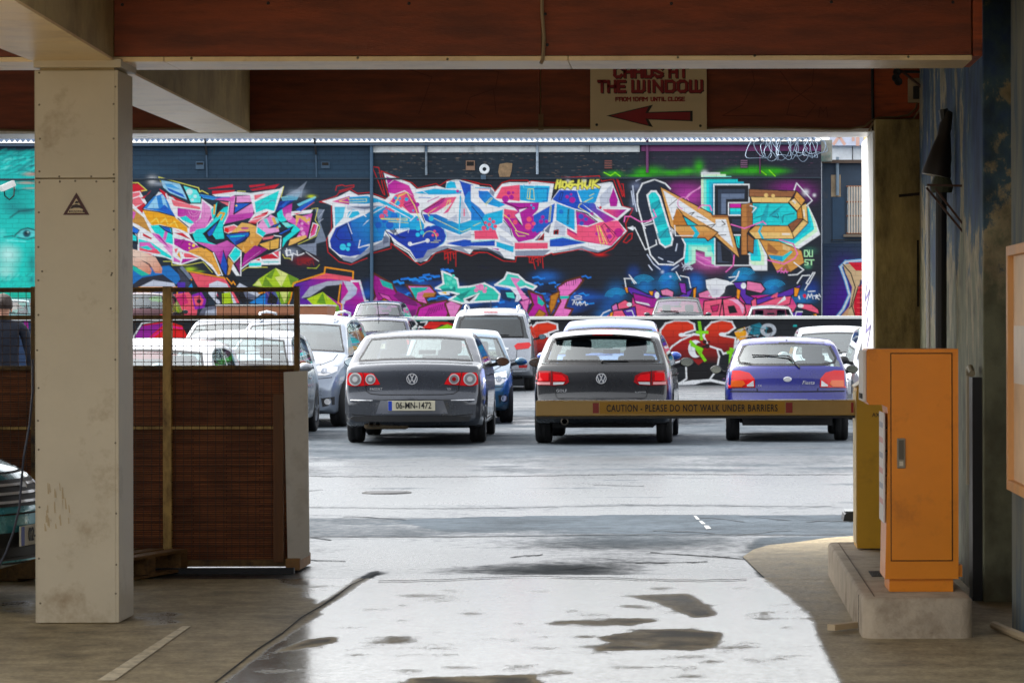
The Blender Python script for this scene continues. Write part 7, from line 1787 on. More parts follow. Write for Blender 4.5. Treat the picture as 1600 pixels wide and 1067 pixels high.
    def auto_border(s, key, face, wd=.022):
        a, b_ = s.S[key]; j = s.iT + s.S.get('gl_in', 1)
        ia = min(range(len(s.st)), key=lambda i: abs(s.st[i] - a)); ib = min(range(len(s.st)), key=lambda i: abs(s.st[i] - b_))
        lo, hi = (ia, ib) if face == 'rear' else (ib, ia)
        (x0, z0), (x1, z1) = s.rows[lo][j], s.rows[hi][j]
        zc0 = s.rows[lo][-1][1]; zc1 = s.rows[hi][-1][1]
        x0 -= .015; x1 -= .015
        s.line('window_seal', [(-x0, z0 + .012), (-x0 * .5, (z0 + 3 * zc0) / 4 + .012), (0, zc0 + .012), (x0 * .5, (z0 + 3 * zc0) / 4 + .012), (x0, z0 + .012), (x1, z1 - .012), (x1 * .5, (z1 + 3 * zc1) / 4 - .012), (0, zc1 - .012), (-x1 * .5, (z1 + 3 * zc1) / 4 - .012), (-x1, z1 - .012), (-x0, z0 + .012)], wd, TRIM, face, .006)
    def window_border(s, pts, wd=.03, face='rear', mat=None):
        """black printed border round a window: ring that follows the surface"""
        s.line('window_seal', pts + pts[:2], wd, mat or TRIM, face, .005)
    def doors(s, ys, zt, zl=.30, handles=()):
        for face, in (('right',), ('left',)):
            for y in ys: s.line('door_gap', [(y, zl), (y + .02, zt)], .012, None, face)
            s.line('door_gap', [(ys[0], zl), (ys[-1], zl)], .012, None, face)
            for y in handles:
                h, n_ = s.hit(y, zt - .1, face)
                MB().bar(h + n_ * .03 + Vector((0, -.09, 0)), h + n_ * .03 + Vector((0, .09, 0)), .03, .025).build('door_handle', s.pm, s.root)
    def place(s, X, Y, yaw=0.0, flip=False, z=0.0, ref=0.0):
        """put the local point (0, ref, 0) at X, Y; flip turns the nose towards the viewer"""
        a = math.pi + R(yaw) if flip else R(yaw)
        off = Matrix.Rotation(a, 3, 'Z') @ Vector((0, ref, 0))
        s.root.location = (X - off.x, Y - off.y, z)
        s.root.rotation_euler = (0, 0, a)
        return s
pm_mirror = pmat('mirror_silver', (170, 184, 190), .05, metal=1.0, var=.02)

def emblem_ring(car, x, z, r, face='rear', kind='VW'):
    h, n_ = car.hit(x, z, face)
    sg = -1 if face == 'rear' else 1
    o = MB()
    Mx = Matrix.Translation(h + n_ * .012) @ Matrix.Rotation(R(90), 4, 'X')
    if kind == 'VW':
        bk_ = MB().lathe([(.001, 0), (r, 0), (r, -.012)], Mx, 22).build('emblem_disc', M('emblem_navy', (40, 46, 60), .3), car.root)
        o.lathe([(r * .84, -.002), (r * .86, .006), (r * .98, .006), (r, -.002)], Mx, 22)
        for pl_ in ([(-.30, .72), (0, .08), (.30, .72)], [(-.72, .38), (-.36, -.66), (0, .02), (.36, -.66), (.72, .38)]):
            for q in stroke_poly([(a * r, b_ * r) for a, b_ in pl_], r * .17):
                o.add([h + n_ * (.012) + Vector((p[0], -.005, p[1])) for p in q], [(0, 1, 2, 3)])
        return o.build('emblem', CHROME, bk_)
    if kind == 'oval':
        o.lathe([(.001, .004), (r * .8, .004), (r, 0)], Mx @ Matrix.Diagonal((1, .62, 1, 1)), 22)
    if kind == 'ring':
        o.lathe([(r * .78, 0), (r * .84, .006), (r, .006), (r, -.004)], Mx, 20)
        o.add([h + n_ * .014 + Vector((a * r * 1.1, 0, b_ * r * .22)) for a, b_ in ((-1, -1), (1, -1), (1, 1), (-1, 1))], [(0, 1, 2, 3)])
    return o.build('emblem', CHROME, car.root)

def front_face(car, S):
    """headlights, grille, bumper intake, plate for a car whose nose is seen"""
    W, L = car.W, car.L
    hz = S.get('hl_z', .68); hw = S.get('hl_w', .36); hh = S.get('hl_h', .17)
    x1 = W / 2 * .86
    pts = [(x1, hz + hh * .55), (x1 - hw * .5, hz + hh * .38), (x1 - hw, hz - hh * .05), (x1 - hw * .9, hz - hh * .45), (x1 - hw * .3, hz - hh * .5), (x1 + .02, hz - hh * .1)]
    car.patch('headlight', pts, CLEARL, 'front', .008, mirror=True, res=.05)
    for sx in (-1, 1):
        car.disc('headlight_bulb', sx * (x1 - hw * .36), hz - hh * .03, hh * .24, pmat_dark, 'front', .014); car.disc('indicator_bulb', sx * (x1 - hw * .72), hz - hh * .12, hh * .14, AMBER, 'front', .014)
    car.patch('grille', [(-.38, hz + .04), (.38, hz + .04), (.34, hz - .1), (-.34, hz - .1)], TRIM, 'front', .006, res=.06)
    for k in range(3): car.line('grille_bar', [(-.36, hz + .015 - .045 * k), (.36, hz + .015 - .045 * k)], .014, CHROME, 'front', .014)
    car.patch('bumper_intake', [(-.55, .42), (.55, .42), (.48, .27), (-.48, .27)], TRIM, 'front', .006, res=.08)
    for sx in (-1, 1):
        pts = [(sx * a, b_) for a, b_ in ((.62, .44), (.80, .46), (.80, .34), (.64, .31))]
        car.patch('fog_light', pts, TRIM, 'front', .006, res=.06)
        car.disc('fog_lamp', sx * .71, .39, .045, CLEARL, 'front', .014)
    car.plate(0, .40, .52, .11, S.get('plate', ''), 'front')
    yw = S['ws'][1]
    for sx in (-1, 1): car.line('bonnet_gap', [(sx * W * .40, yw + .05), (sx * W * .385, L - .75), (sx * W * .30, L - .42)], .012, None, 'top')
    car.line('bonnet_gap', [(-x1 + hw * .5, hz + hh * .5), (-.4, hz + .075), (.4, hz + .075), (x1 - hw * .5, hz + hh * .5)], .010, None, 'front')
    car.line('bumper_gap', [(-W * .43, hz - hh * .62), (-.45, hz - .14), (.45, hz - .14), (W * .43, hz - hh * .62)], .010, None, 'front')
    emblem_ring(car, 0, hz + .0, .05, 'front', 'oval')
    car.auto_border('ws', 'front')
    car.wiper((-.05, car.Tz(yw) - .0), (.55, car.Tz(yw) + .06), (-.02, car.Tz(yw) + .05), face='front')
pmat_dark = pmat('lamp_inner', (140, 146, 156), .12, metal=.9)

# ------------------------------------------------------------------ dark grey saloon (rear)
S = dict(L=4.77, W=1.82, H=1.47, belt=.98, roofw=.74, axles=(1.08, 3.79), wr=.32, clear=.2, paint=paint('grey_saloon_paint', (62, 66, 74), .6),
         T=[(0, .58), (.03, .64), (.06, .70), (.08, .86), (.10, .98), (.13, 1.035), (.18, 1.045), (.62, 1.06), (.70, 1.075), (1.30, 1.40), (1.42, 1.435), (2.1, 1.47), (2.7, 1.44), (2.95, 1.37), (3.65, 1.00), (3.8, .97), (4.4, .84), (4.65, .72), (4.77, .55)],
         rw=(.72, 1.28), ws=(2.98, 3.6), sw=[(1.5, 2.2), (2.28, 2.9)], rear_seat=1.35, front_seat=2.35, kr=.16,
         low=[(0, .30), (.10, .245), (.35, .23), (.6, .2), (4.2, .2), (4.77, .26)])
c = Car('grey_saloon', 'dark grey saloon seen from behind, number plate 06-MN-1472', S)
zl_ = .785
# tail lamps
pts = [(.865, .92), (.66, .925), (.50, .915), (.445, .845), (.41, .775), (.56, .765), (.75, .75), (.865, .775)]
c.patch('tail_light', pts, REDG, 'rear', .010, mirror=True, res=.05)
for sx in (-1, 1):
    for x, r in ((.735, .083), (.535, .066)):
        c.disc('lamp_ring', sx * x, .842, r, CLEARL, off=.020, n=20)
        c.disc('lamp_lens', sx * x, .842, r * .8, M('lens_smoke', (150, 150, 152), .15, metal=.4), off=.026, n=20)
        c.disc('lamp_core', sx * x, .842, r * .42, REDD if (sx > 0 and x < .6) else CLEARL, off=.032, n=14)
    c.line('lamp_gap', [(sx * .635, .93), (sx * .60, .755)], .010, SEAM, 'rear', .03)
# boot lid, bumper
c.line('boot_gap', [(-.66, 1.02), (-.645, .93)], .010); c.line('boot_gap', [(.66, 1.02), (.645, .93)], .010)
c.line('boot_gap', [(-.60, .755), (-.585, .69), (-.53, .655), (-.40, .645), (.40, .645), (.53, .655), (.585, .69), (.60, .755)], .010)
c.patch('bumper_strip', [(-.89, .585), (-.50, .578), (-.50, .568), (-.89, .573)], CHROME, 'rear', .010, mirror=True, res=.08)
c.line('bumper_gap', [(-.88, .40), (-.5, .372), (.5, .372), (.88, .40)], .012)
c.patch('plate_recess', [(-.40, .57), (.40, .57), (.46, .40), (-.46, .40)], paint('grey_recess', (104, 108, 118), .5), 'rear', .004, res=.08)
c.plate(0.0, .505, .60, .125, '06-MN-1472')
c.patch('lower_bumper', [(-.84, .37), (.84, .37), (.80, .30), (-.80, .30)], TRIM, 'rear', .005, res=.09)
emblem_ring(c, 0, .845, .072)
text_obj('badge_lettering', 'PASSAT', .045, CHROME, c.root, c.hit(-.46, .715, 'rear')[0] + Vector((0, -.012, 0)), spacing=1.1)
text_obj('badge_lettering', 'TDI', .035, CHROME, c.root, c.hit(.47, .715, 'rear')[0] + Vector((0, -.012, 0)))
for dx in (-.52, -.44):
    MB().lathe([(.032, 0), (.036, .004), (.036, .14), (.03, .14), (.03, 0)], Matrix.Translation((dx, .06, .27)) @ Matrix.Rotation(R(-90), 4, 'X'), 14).build('exhaust_pipe', EXH, c.root)
MB().box(-.62, -.05, .12, .55, .20, .30, bev=.04).build('silencer', pmat('silencer_steel', (96, 82, 62), .6, metal=.5), c.root)
c.mirrors(3.0, .98, c.pm)
c.doors((1.45, 2.25, 3.05), .97, handles=(1.62, 2.45))
c.auto_border('rw', 'rear')
c.place(X_(652, 40.3), 40.3, yaw=1.2, ref=1.08)

# ------------------------------------------------------------------ near-black hatchback (rear)
S = dict(L=4.2, W=1.80, H=1.48, belt=.98, roofw=.745, axles=(.80, 3.38), wr=.32, paint=paint('black_hatch_paint', (9, 11, 16), .0),
         T=[(0, .58), (.03, .62), (.05, .66), (.07, .80), (.10, .96), (.13, 1.02), (.16, 1.045), (.56, 1.395), (.66, 1.425), (1.1, 1.465), (1.8, 1.48), (2.3, 1.46), (2.55, 1.39), (3.2, 1.0), (3.4, .96), (3.9, .84), (4.1, .72), (4.2, .55)],
         rw=(.18, .55), ws=(2.58, 3.15), sw=[(.75, 1.2), (1.3, 1.95), (2.03, 2.5)], rear_seat=.85, front_seat=1.9, kr=.15, gl_in=0, rglass=GLASST,
         low=[(0, .34), (.10, .28), (.35, .25), (.6, .22), (3.7, .2), (4.2, .26)])
c = Car('dark_hatchback', 'near black hatchback seen from behind, directly behind the lowered barrier arm', S)
pts = [(.86, .945), (.70, .945), (.52, .925), (.43, .88), (.415, .80), (.47, .765), (.60, .755), (.875, .76), (.90, .80), (.89, .88)]
c.patch('tail_light', pts, REDD, 'rear', .010, mirror=True, res=.05)
c.patch('tail_light_inner', [(.62, .905), (.50, .89), (.46, .85), (.46, .815), (.62, .815)], REDG, 'rear', .018, mirror=True, res=.05)
c.patch('tail_light_outer', [(.85, .92), (.68, .92), (.68, .815), (.87, .815)], REDG, 'rear', .018, mirror=True, res=.05)
c.patch('reverse_lens', [(.62, .80), (.47, .80), (.49, .772), (.62, .765)], CLEARL, 'rear', .018, mirror=True, res=.05)
c.patch('indicator_lens', [(.875, .80), (.66, .80), (.66, .768), (.875, .768)], pmat('pink_lens', (214, 150, 150), .15, coat=.5), 'rear', .018, mirror=True, res=.05)
c.line('lamp_gap', [(.64, .95), (.635, .755)], .010, SEAM, 'rear', .024, mirror=True)
c.line('tailgate_gap', [(-.60, .755), (-.58, .62), (-.53, .575), (-.40, .565), (.40, .565), (.53, .575), (.58, .62), (.60, .755)], .010)
c.line('tailgate_gap', [(-.80, 1.03), (.80, 1.03)], .008)
c.patch('bumper_shadow', [(-.55, .60), (.55, .60), (.50, .572), (-.50, .572)], SEAM, 'rear', .002, res=.09)
emblem_ring(c, 0, .845, .068)
text_obj('badge_lettering', 'GOLF', .05, CHROME, c.root, c.hit(-.51, .69, 'rear')[0] + Vector((0, -.012, 0)), spacing=1.15)
text_obj('badge_lettering', 'BLUEMOTION', .022, CHROME, c.root, c.hit(.50, .67, 'rear')[0] + Vector((0, -.012, 0)))
c.patch('rear_reflector', [(.82, .43), (.64, .43), (.66, .40), (.80, .40)], REDG, 'rear', .010, mirror=True, res=.06)
c.patch('lower_bumper', [(-.84, .385), (.84, .385), (.78, .335), (-.78, .335)], TRIM, 'rear', .005, res=.09)
MB().lathe([(.036, 0), (.05, .004), (.05, .2), (.036, .2), (.034, 0)], Matrix.Translation((-.47, .05, .30)) @ Matrix.Rotation(R(-90), 4, 'X'), 14).build('exhaust_pipe', EXH, c.root)
c.plate(0, .50, .52, .11, '')
# roof spoiler
mb = MB(); n_ = 12; v = []
for k in range(n_ + 1):
    x = -.62 + 1.24 * k / n_; u = abs(x) / .62
    z = 1.425 - .05 * u ** 2.2; y = .40 + .10 * u ** 2
    v += [(x, y, z - .035), (x, y, z - .012), (x, .66 + .05 * u, z + .022), (x, .62 + .05 * u, z - .05)]
f = []
for k in range(n_):
    for a in range(4): f.append((4 * k + a, 4 * k + (a + 1) % 4, 4 * k + 4 + (a + 1) % 4, 4 * k + 4 + a))
f += [(3, 2, 1, 0), (4 * n_, 4 * n_ + 1, 4 * n_ + 2, 4 * n_ + 3)]
sp = rounded(mk('roof_spoiler', v, f, c.pm, c.root), 50)
MB().box(-.13, .13, .392, .41, 1.395, 1.41).build('brake_light', REDD, sp)
c.patch('window_shade', [(-.66, 1.315), (-.4, 1.335), (0, 1.345), (.4, 1.335), (.66, 1.315), (.58, 1.405), (-.58, 1.405)], TRIM, 'rear', .008, res=.06)
c.wiper((0.0, 1.055), (.02, 1.075), (.34, 1.07))
c.window_border([(-.73, 1.065), (.73, 1.065), (.66, 1.30), (.60, 1.36), (-.60, 1.36), (-.66, 1.30)], .035)
c.mirrors(2.65, .97, TRIM); c.doors((1.25, 2.0, 2.75), .97, handles=(1.4, 2.15))
c.place(X_(944, 40.0), 40.0, yaw=-1.4, ref=.80)

# ------------------------------------------------------------------ small blue hatchback (rear)
S = dict(L=3.83, W=1.635, H=1.37, belt=.90, roofw=.72, axles=(.62, 3.07), wr=.28, tyre=.18, clear=.2, paint=paint('blue_hatch_paint', (14, 20, 118), .1),
         T=[(0, .50), (.02, .58), (.05, .60), (.08, .66), (.11, .84), (.15, .95), (.19, .985), (.55, 1.30), (.68, 1.335), (1.0, 1.36), (1.5, 1.37), (2.0, 1.35), (2.3, 1.26), (2.95, .92), (3.1, .89), (3.6, .76), (3.75, .66), (3.83, .5)],
         rw=(.21, .53), ws=(2.33, 2.9), sw=[(.8, 1.3), (1.4, 2.25)], rear_seat=.75, front_seat=1.65, kr=.20, gl_in=0,
         plan=[(0, .93), (.10, .955), (.3, .98), (.6, 1), (2.9, 1), (3.4, .97), (3.65, .9), (3.83, .8)],
         low=[(0, .36), (.10, .32), (.35, .28), (.6, .24), (3.3, .2), (3.83, .26)])
c = Car('blue_hatchback', 'small bright blue hatchback seen from behind, beside the yellow barrier post', S)
pts = [(.775, .925), (.62, .93), (.50, .90), (.43, .82), (.425, .71), (.775, .70), (.80, .80)]
c.patch('tail_light', pts, REDG, 'rear', .012, mirror=True, res=.05)
c.patch('indicator_lens', [(.74, .80), (.58, .80), (.55, .75), (.60, .715), (.74, .715)], AMBER, 'rear', .020, mirror=True, res=.05)
c.patch('reverse_lens', [(.53, .74), (.445, .80), (.44, .72), (.53, .72)], CLEARL, 'rear', .020, mirror=True, res=.04)
c.line('tailgate_gap', [(-.80, .655), (.80, .655)], .016); c.line('tailgate_gap', [(-.40, .70), (-.395, .655)], .012); c.line('tailgate_gap', [(.40, .70), (.395, .655)], .012)
emblem_ring(c, 0, .815, .055, kind='oval')
text_obj('badge_lettering', 'Fiesta', .07, CHROME, c.root, c.hit(.27, .77, 'rear')[0] + Vector((0, -.014, 0)), shear=.3)
text_obj('badge_lettering', 'LX', .04, CHROME, c.root, c.hit(-.36, .73, 'rear')[0] + Vector((0, -.014, 0)))
c.patch('lower_bumper', [(-.74, .43), (.74, .43), (.70, .35), (-.70, .35)], TRIM, 'rear', .005, res=.09)
c.plate(0, .50, .52, .11, '')
c.window_border([(-.62, 1.03), (-.45, 1.005), (.45, 1.005), (.62, 1.03), (.645, 1.09), (.57, 1.24), (.50, 1.285), (-.50, 1.285), (-.57, 1.24), (-.645, 1.09)], .03)
c.wiper((.16, .965), (.02, 1.12), (-.46, 1.13), off=.03)
c.disc('washer_jet', 0, 1.325, .012, TRIM)
c.mirrors(2.35, .86, TRIM, .17, .12); c.doors((1.35, 2.4), .89, handles=(1.5,))
c.place(X_(1229, 40.7), 40.7, yaw=-.6, ref=.62)

# ------------------------------------------------------------------ silver older off-roader by the low wall (rear)
SUVT = [(0, .72), (.03, .80), (.06, .84), (.09, 1.05), (.14, 1.17), (.18, 1.20), (.50, 1.76), (.60, 1.83), (1.2, 1.90), (2.2, 1.93), (2.9, 1.87), (3.05, 1.80), (3.65, 1.24), (3.8, 1.20), (4.4, 1.06), (4.6, .90), (4.7, .62)]
S = dict(L=4.7, W=2.02, H=1.93, belt=1.16, roofw=.74, axles=(.92, 3.6), wr=.37, tyre=.235, clear=.25, paint=paint('silver_suv_paint', (150, 155, 163), .5), T=SUVT, rglass=GLASSD,
         rw=(.20, .50), ws=(3.08, 3.6), sw=[(.8, 1.4), (1.5, 2.25), (2.33, 3.0)], rear_seat=.95, front_seat=2.2, kr=.16, gl_in=0,
         low=[(0, .44), (.10, .36), (.35, .32), (.6, .28), (4.1, .26), (4.7, .32)])
c = Car('silver_off_roader', 'silver off-roader with roof rails and dark rear window parked against the low wall', S)
c.patch('tail_light', [(.90, 1.12), (.62, 1.10), (.55, 1.04), (.60, .95), (.88, .98), (.94, 1.05)], REDG, 'rear', .012, mirror=True, res=.06)
c.patch('rear_reflector', [(.86, .60), (.66, .60), (.66, .53), (.84, .53)], REDD, 'rear', .010, mirror=True, res=.06)
c.patch('lower_bumper', [(-.92, .50), (.92, .50), (.86, .42), (-.86, .42)], TRIM, 'rear', .005, res=.1)
c.patch('handle_bar', [(-.30, 1.0), (.42, 1.0), (.42, .95), (-.30, .95)], CHROME, 'rear', .03, res=.1)
c.line('tailgate_gap', [(-.62, 1.0), (-.60, .74), (-.5, .70), (.5, .70), (.60, .74), (.62, 1.0)], .012)
c.plate(0, .86, .52, .11, '06-D-3467')
emblem_ring(c, 0, 1.10, .06, kind='oval'); c.wiper((.05, 1.28), (.10, 1.30), (.42, 1.29))
MB().box(-.16, .16, .49, .52, 1.80, 1.825).build('brake_light', REDG, c.root)
for sx in (-1, 1):
    MB().tube([(sx * .60, .75, 1.84), (sx * .61, .85, 1.94), (sx * .62, 1.6, 1.98), (sx * .61, 2.6, 1.96), (sx * .60, 2.75, 1.86)], .022, 8).build('roof_rail', CHROME, c.root)
MB().tube([(0, .75, 1.86), (0, .60, 2.08)], .008, 5).build('aerial', BLACKP, c.root)
c.window_border([(-.76, 1.24), (.76, 1.24), (.70, 1.62), (.62, 1.72), (-.62, 1.72), (-.70, 1.62)], .04)
c.mirrors(3.1, 1.18, TRIM); c.doors((1.45, 2.3, 3.15), 1.15)
c.place(X_(768, 71.5), 71.5, yaw=1.5, ref=.92)

# ------------------------------------------------------------------ navy hatch by the low wall (rear)
S = dict(L=4.0, W=1.70, H=1.40, belt=.94, roofw=.76, axles=(.72, 3.25), wr=.30, paint=paint('navy_paint', (16, 26, 72), .1),
         T=[(0, .54), (.03, .60), (.06, .64), (.09, .85), (.13, .97), (.17, 1.02), (.55, 1.32), (.68, 1.36), (1.1, 1.39), (1.8, 1.40), (2.3, 1.37), (2.5, 1.30), (3.1, .98), (3.3, .94), (3.75, .82), (3.9, .7), (4.0, .5)],
         rw=(.19, .55), ws=(2.53, 3.05), sw=[(.8, 1.4), (1.5, 2.4)], kr=.18, gl_in=0)
c = Car('navy_hatchback', 'navy blue hatchback with white reflecting rear window parked left of the silver off-roader', S)
c.patch('tail_light', [(.80, .94), (.64, .93), (.60, .76), (.80, .74)], REDG, 'rear', .012, mirror=True, res=.06)
c.plate(-.02, .70, .50, .11, '02-D-9217'); emblem_ring(c, 0, .88, .06, kind='ring')
c.line('tailgate_gap', [(-.55, .74), (-.5, .60), (.5, .60), (.55, .74)], .012)
MB().tube([(0, .9, 1.39), (.0, .55, 1.72)], .010, 5).build('aerial', BLACKP, c.root)
c.mirrors(2.6, .94, c.pm); c.auto_border('rw', 'rear'); c.place(X_(588, 71.5), 71.5, z=.33, ref=.3)

# ------------------------------------------------------------------ cars facing the viewer
def hatch_spec(L, W, H, pm, **k):
    d = dict(L=L, W=W, H=H, wglass=GLASSW, belt=.60 * H + .02, roofw=.75, axles=(.72, L - .82), wr=.31, paint=pm,
             T=[(0, .58), (.05, .66), (.09, .60 * H), (.14, .66 * H), (.18, .68 * H), (.55, .945 * H), (.7, .965 * H), (1.3, H), (2.0, H), (L * .56, .965 * H), (L * .60, .93 * H), (L * .775, .66 * H), (L * .80, .645 * H), (L - .35, .56 * H), (L - .14, .50 * H), (L - .05, .43 * H), (L, .36 * H)],
             rw=(.2, .55), ws=(L * .605, L * .765), sw=[(.8, L * .36), (L * .38, L * .58)], kf=.34, gl_in=0)
    d.update(k); return d
def facing(name, label, S, X, Y, yaw=0, z=0.0, group=None):
    c = Car(name, label, S, group)
    front_face(c, S)
    c.mirrors(S['ws'][1] - .12, c.zb - .0, S.get('mirror', c.pm))
    c.doors((S['sw'][0][1] + .05, S['ws'][0] + .1, S['ws'][1] - .1), c.zb - .02, handles=(S['sw'][0][1] + .2,))
    y = S['ws']
    c.place(X, Y, yaw, True, z, ref=S['L'] - .8)
    return c
S = hatch_spec(4.69, 1.88, 1.70, paint('silver_blue_suv_paint', (132, 142, 156), .55), wr=.37, clear=.25, hl_z=.86, hl_w=.46, hl_h=.17, tyre=.235, plate='12-D-8140')
c = facing('silver_suv', 'silver off-roader facing the viewer at the right end of the mesh fence', S, X_(447, 46.6), 46.6, yaw=-1)
for sx in (-1, 1): MB().tube([(sx * .58, .9, 1.62), (sx * .6, 1.0, 1.72), (sx * .62, 1.8, 1.75), (sx * .6, 2.6, 1.72), (sx * .58, 2.7, 1.62)], .02, 8).build('roof_rail', CHROME, c.root)
S = hatch_spec(4.15, 1.75, 1.47, paint('petrol_hatch_paint', (36, 84, 112), .4), hl_z=.70, hl_w=.34, hl_h=.2, plate='')
c = facing('petrol_blue_hatchback', 'petrol blue hatchback facing the viewer, half hidden behind the grey saloon', S, X_(715, 48.2), 48.2, yaw=5)
S = hatch_spec(4.4, 1.80, 1.62, paint('bright_blue_paint', (40, 80, 170), .35), hl_z=.74)
c = facing('blue_people_carrier', 'blue tall car with pale reflecting roof right behind the near black hatchback', S, X_(951, 47.6), 47.6)
S = hatch_spec(4.3, 1.76, 1.48, paint('white_silver_paint', (150, 155, 162), .4), plate='')
c = facing('pale_silver_hatchback', 'pale silver car facing the viewer behind the mesh fence, mural reflected in its side windows', S, X_(356, 41.6), 41.6)
S = hatch_spec(4.4, 1.80, 1.70, paint('pale_mpv_paint', (150, 156, 164), .4))
c = facing('pale_people_carrier', 'tall pale car behind the mesh fence, farthest of the three pale cars there', S, X_(352, 54), 54)
S = hatch_spec(4.2, 1.74, 1.41, paint('white_paint_car', (200, 204, 208), .0, .3))
c = facing('white_hatchback', 'white car just behind the mesh fence, partly hidden by the cream column', S, X_(196, 30.5), 30.5, yaw=1)
S = hatch_spec(4.3, 1.75, 1.50, paint('pale_grey_paint', (160, 166, 172), .4))
c = facing('pale_grey_hatchback', 'pale grey car facing the viewer behind the right side of the blue hatchback', S, X_(1312, 55), 55)
S = hatch_spec(4.5, 1.80, 1.52, paint('mid_grey_paint', (120, 122, 130), .55), mirror=TRIM)
c = facing('mid_grey_car', 'grey car flank with black mirror beside the white column edge', S, X_(1424, 46.5), 46.5)
# teal car nose at the lower left corner
S = hatch_spec(4.0, 1.68, 1.46, paint('teal_paint', (60, 150, 164), .3), hl_z=.66, hl_w=.4, hl_h=.22, plate='02-D-2297')
c = Car('teal_car', 'teal car nose with number plate poking in at the lower left edge', S)
front_face(c, S); c.mirrors(S['ws'][1] - .1, c.zb, c.pm)
c.patch('lower_bumper', [(-.80, .34), (.80, .34), (.74, .24), (-.74, .24)], TRIM, 'front', .012, res=.1)
c.place(-3.62, 16.95, -99, False, ref=4.0)
# cars up on the terrace
tp = (('dark_terrace_car', 'dark car roof showing over the low wall above the navy hatchback', (40, 48, 62), 592, 92, 1.62, False, 1.45),
      ('charcoal_terrace_car', 'charcoal car with pale windscreen on the terrace above the blue people carrier', (44, 48, 56), 1059, 99, 1.74, True, 1.62),
      ('silver_terrace_car', 'silver car roof on the terrace in front of the pink arrow graffiti', (200, 204, 210), 1205, 108 - 5.2, 1.68, True, 1.36),
      ('red_dark_terrace_car', 'dark red car on the terrace just right of the cream column', (70, 24, 34), 222, 94, 1.75, False, 1.78),
      ('teal_terrace_car', 'grey green car on the terrace behind the man at the left edge', (90, 130, 130), 10, 94, 1.75, False, 1.58))
for nm, lb, colr, px, Y, wd, fl_, H in tp:
    S = hatch_spec(4.2, wd, H, paint(nm + '_paint', colr, .4))
    if fl_:
        facing(nm, lb, S, X_(px, Y), Y, z=TER)
    else:
        c = Car(nm, lb, S)
        c.patch('tail_light', [(.80, .60 * H), (.62, .59 * H), (.58, .45 * H), (.80, .44 * H)], REDG, 'rear', .012, mirror=True, res=.08)
        c.wiper((.0, .70 * H), (.04, .71 * H), (.34, .715 * H)); c.mirrors(2.5, c.zb, c.pm); c.auto_border('rw', 'rear')
        c.place(X_(px, Y), Y, z=TER, ref=.6)

# ================================================================== PERSON at the left edge, seen from behind
def skin_body(name, joints, edges, mat, parent, sub=2):
    me = bpy.data.meshes.new(name)
    names = list(joints); idx = {k: i for i, k in enumerate(names)}
    me.from_pydata([joints[k][0] for k in names], [(idx[a], idx[b_]) for a, b_ in edges], [])
    o = bpy.data.objects.new(name, me); COL.objects.link(o)
    sk = o.modifiers.new('skin', 'SKIN'); sk.use_smooth_shade = True
    for i, k in enumerate(names):
        r_ = joints[k][1]; me.skin_vertices[0].data[i].radius = r_ if isinstance(r_, tuple) else (r_, r_)
        me.skin_vertices[0].data[i].use_root = (i == 0)
    ss = o.modifiers.new('sub', 'SUBSURF'); ss.levels = sub; ss.render_levels = sub
    dg = bpy.context.evaluated_depsgraph_get()
    m2 = bpy.data.meshes.new_from_object(o.evaluated_get(dg))
    bpy.data.objects.remove(o)
    m2.name = name; m2.materials.clear()
    for m_ in (mat if isinstance(mat, list) else [mat]): m2.materials.append(m_)
    m2.shade_smooth()
    o = bpy.data.objects.new(name, m2); COL.objects.link(o)
    if parent is not None: o.parent = parent
    return o
SKIN = pmat('skin', (206, 150, 124), .55, var=.06); HAIR = pmat('dark_brown_hair', (50, 34, 26), .6, var=.4, vs=40, stretch=(3, 3, .6), bump=.6, bs=90)
JERS = pmat('black_pullover', (26, 32, 46), .9, var=.2, vs=9, bump=.25, bs=70); TROU = pmat('dark_trousers', (40, 44, 58), .9, var=.15)
Yp = 35.5
pe = empty('person', (X_(6, Yp), Yp, 0), R(8), 'person in a dark pullover seen from behind at the left edge of the fence', 'person')
J = {'pelvis': ((0, 0, 1.0), (.17, .13)), 'waist': ((0, .01, 1.16), (.17, .125)), 'chest': ((0, 0, 1.38), (.20, .14)), 'upper': ((0, -.01, 1.53), (.14, .11)), 'neck': ((0, .0, 1.60), (.065, .07)), 'neck2': ((0, .015, 1.66), (.058, .062)), 'skull': ((0, .025, 1.73), (.078, .095)), 'crown': ((0, .02, 1.80), (.072, .09))}
E = [('pelvis', 'waist'), ('waist', 'chest'), ('chest', 'upper'), ('upper', 'neck'), ('neck', 'neck2'), ('neck2', 'skull'), ('skull', 'crown')]
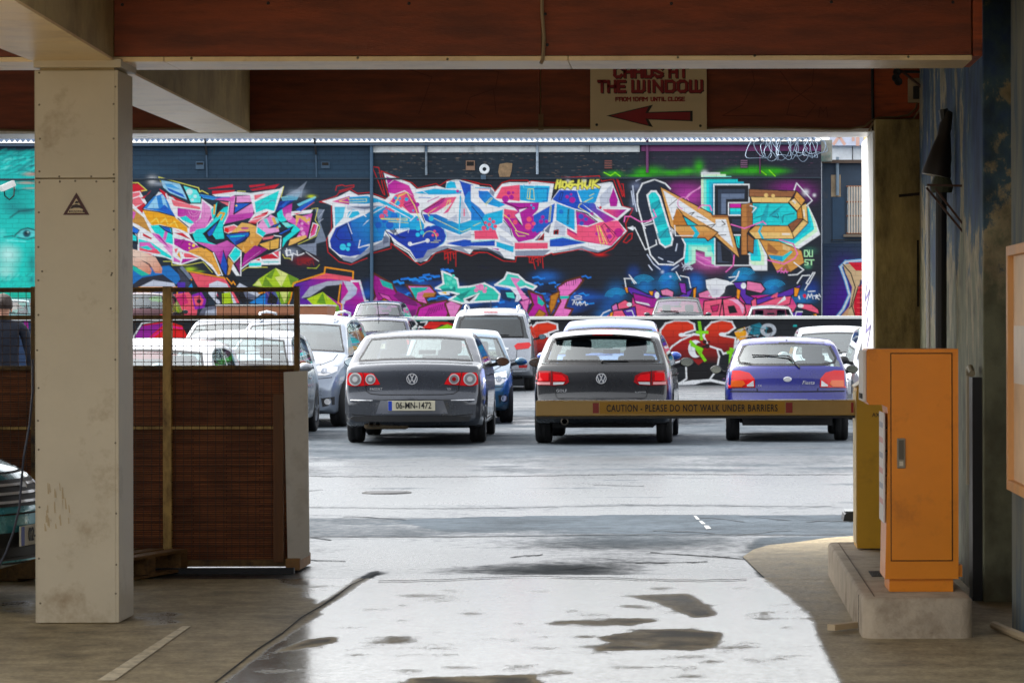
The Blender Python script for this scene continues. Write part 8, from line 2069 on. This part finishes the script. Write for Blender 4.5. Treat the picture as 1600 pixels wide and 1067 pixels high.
for sx, n in ((-1, 'l'), (1, 'r')):
    J.update({n + 'sh': ((sx * .17, 0, 1.52), (.075, .08)), n + 'sh2': ((sx * .235, .0, 1.47), (.066, .07)), n + 'el': ((sx * .29, .0, 1.20), .05), n + 'wr': ((sx * .28, .10, .97), .033), n + 'pa': ((sx * .275, .13, .90), (.022, .04)),
              n + 'hip': ((sx * .10, 0, .90), .10), n + 'kn': ((sx * .11, .02, .52), .065), n + 'an': ((sx * .12, -.02, .10), .045), n + 'toe': ((sx * .13, .16, .045), (.045, .035))})
    E += [('upper', n + 'sh'), (n + 'sh', n + 'sh2'), (n + 'sh2', n + 'el'), (n + 'el', n + 'wr'), (n + 'wr', n + 'pa'), ('pelvis', n + 'hip'), (n + 'hip', n + 'kn'), (n + 'kn', n + 'an'), (n + 'an', n + 'toe')]
    for k in range(5):
        a = n + 'f%d' % k
        if k == 4: p0, p1, p2 = (sx * .265, .16, .91), (sx * .255, .185, .88), (sx * .25, .195, .855)
        else: p0, p1, p2 = (sx * (.285 - .004 * k), .105 + .018 * k, .855), (sx * .285, .11 + .018 * k, .825 - .006 * (k in (1, 2))), (sx * .275, .115 + .018 * k, .80 - .008 * (k in (1, 2)))
        J.update({a + 'a': (p0, .010), a + 'b': (p1, .009), a + 'c': (p2, .008)})
        E += [(n + 'pa', a + 'a'), (a + 'a', a + 'b'), (a + 'b', a + 'c')]
bd_ = skin_body('body', J, E, [SKIN, JERS, TROU], pe)
for p in bd_.data.polygons:
    c_ = p.center
    p.material_index = 2 if c_.z < .98 and not abs(c_.x) > .235 else (1 if c_.z < 1.615 and not (c_.z < .985 and abs(c_.x) > .235) else 0)
# ears, nose, hair
mb = MB()
for sx in (-1, 1):
    Mx = Matrix.Translation((sx * .083, .03, 1.725)) @ Matrix.Diagonal((.012, .022, .034, 1))
    bm = bmesh.new(); bmesh.ops.create_uvsphere(bm, u_segments=8, v_segments=6, radius=1); bm.verts.index_update()
    mb.add([Mx @ v_.co for v_ in bm.verts], [[q.index for q in f_.verts] for f_ in bm.faces]); bm.free()
mb.build('ears', SKIN, pe, smooth=True)
MB().add([(0, .118, 1.75), (-.016, .116, 1.705), (.016, .116, 1.705), (0, .142, 1.708)], [(0, 1, 3), (0, 3, 2), (1, 2, 3), (0, 2, 1)]).build('nose', SKIN, pe)
bm = bmesh.new(); bmesh.ops.create_uvsphere(bm, u_segments=24, v_segments=14, radius=1)
for v_ in list(bm.verts):
    q = v_.co
    if q.z < -.55 or (q.y > .55 and q.z < .25): bm.verts.remove(v_); continue
for v_ in bm.verts:
    q = v_.co.normalized(); k = 1 + .05 * random.random()
    v_.co = Vector((q.x * .099 * k, .012 + q.y * .122 * k, 1.785 + q.z * .118 * k))
me = bpy.data.meshes.new('hair'); bm.to_mesh(me); bm.free(); me.shade_smooth(); me.materials.append(HAIR)
o = bpy.data.objects.new('hair', me); COL.objects.link(o); o.parent = pe
MB().lathe([(.072, 0), (.078, .02), (.07, .045), (.062, .04)], Matrix.Translation((0, .005, 1.58)) @ Matrix.Diagonal((1, 1.05, 1, 1)), 16).build('collar', JERS, pe, smooth=True)
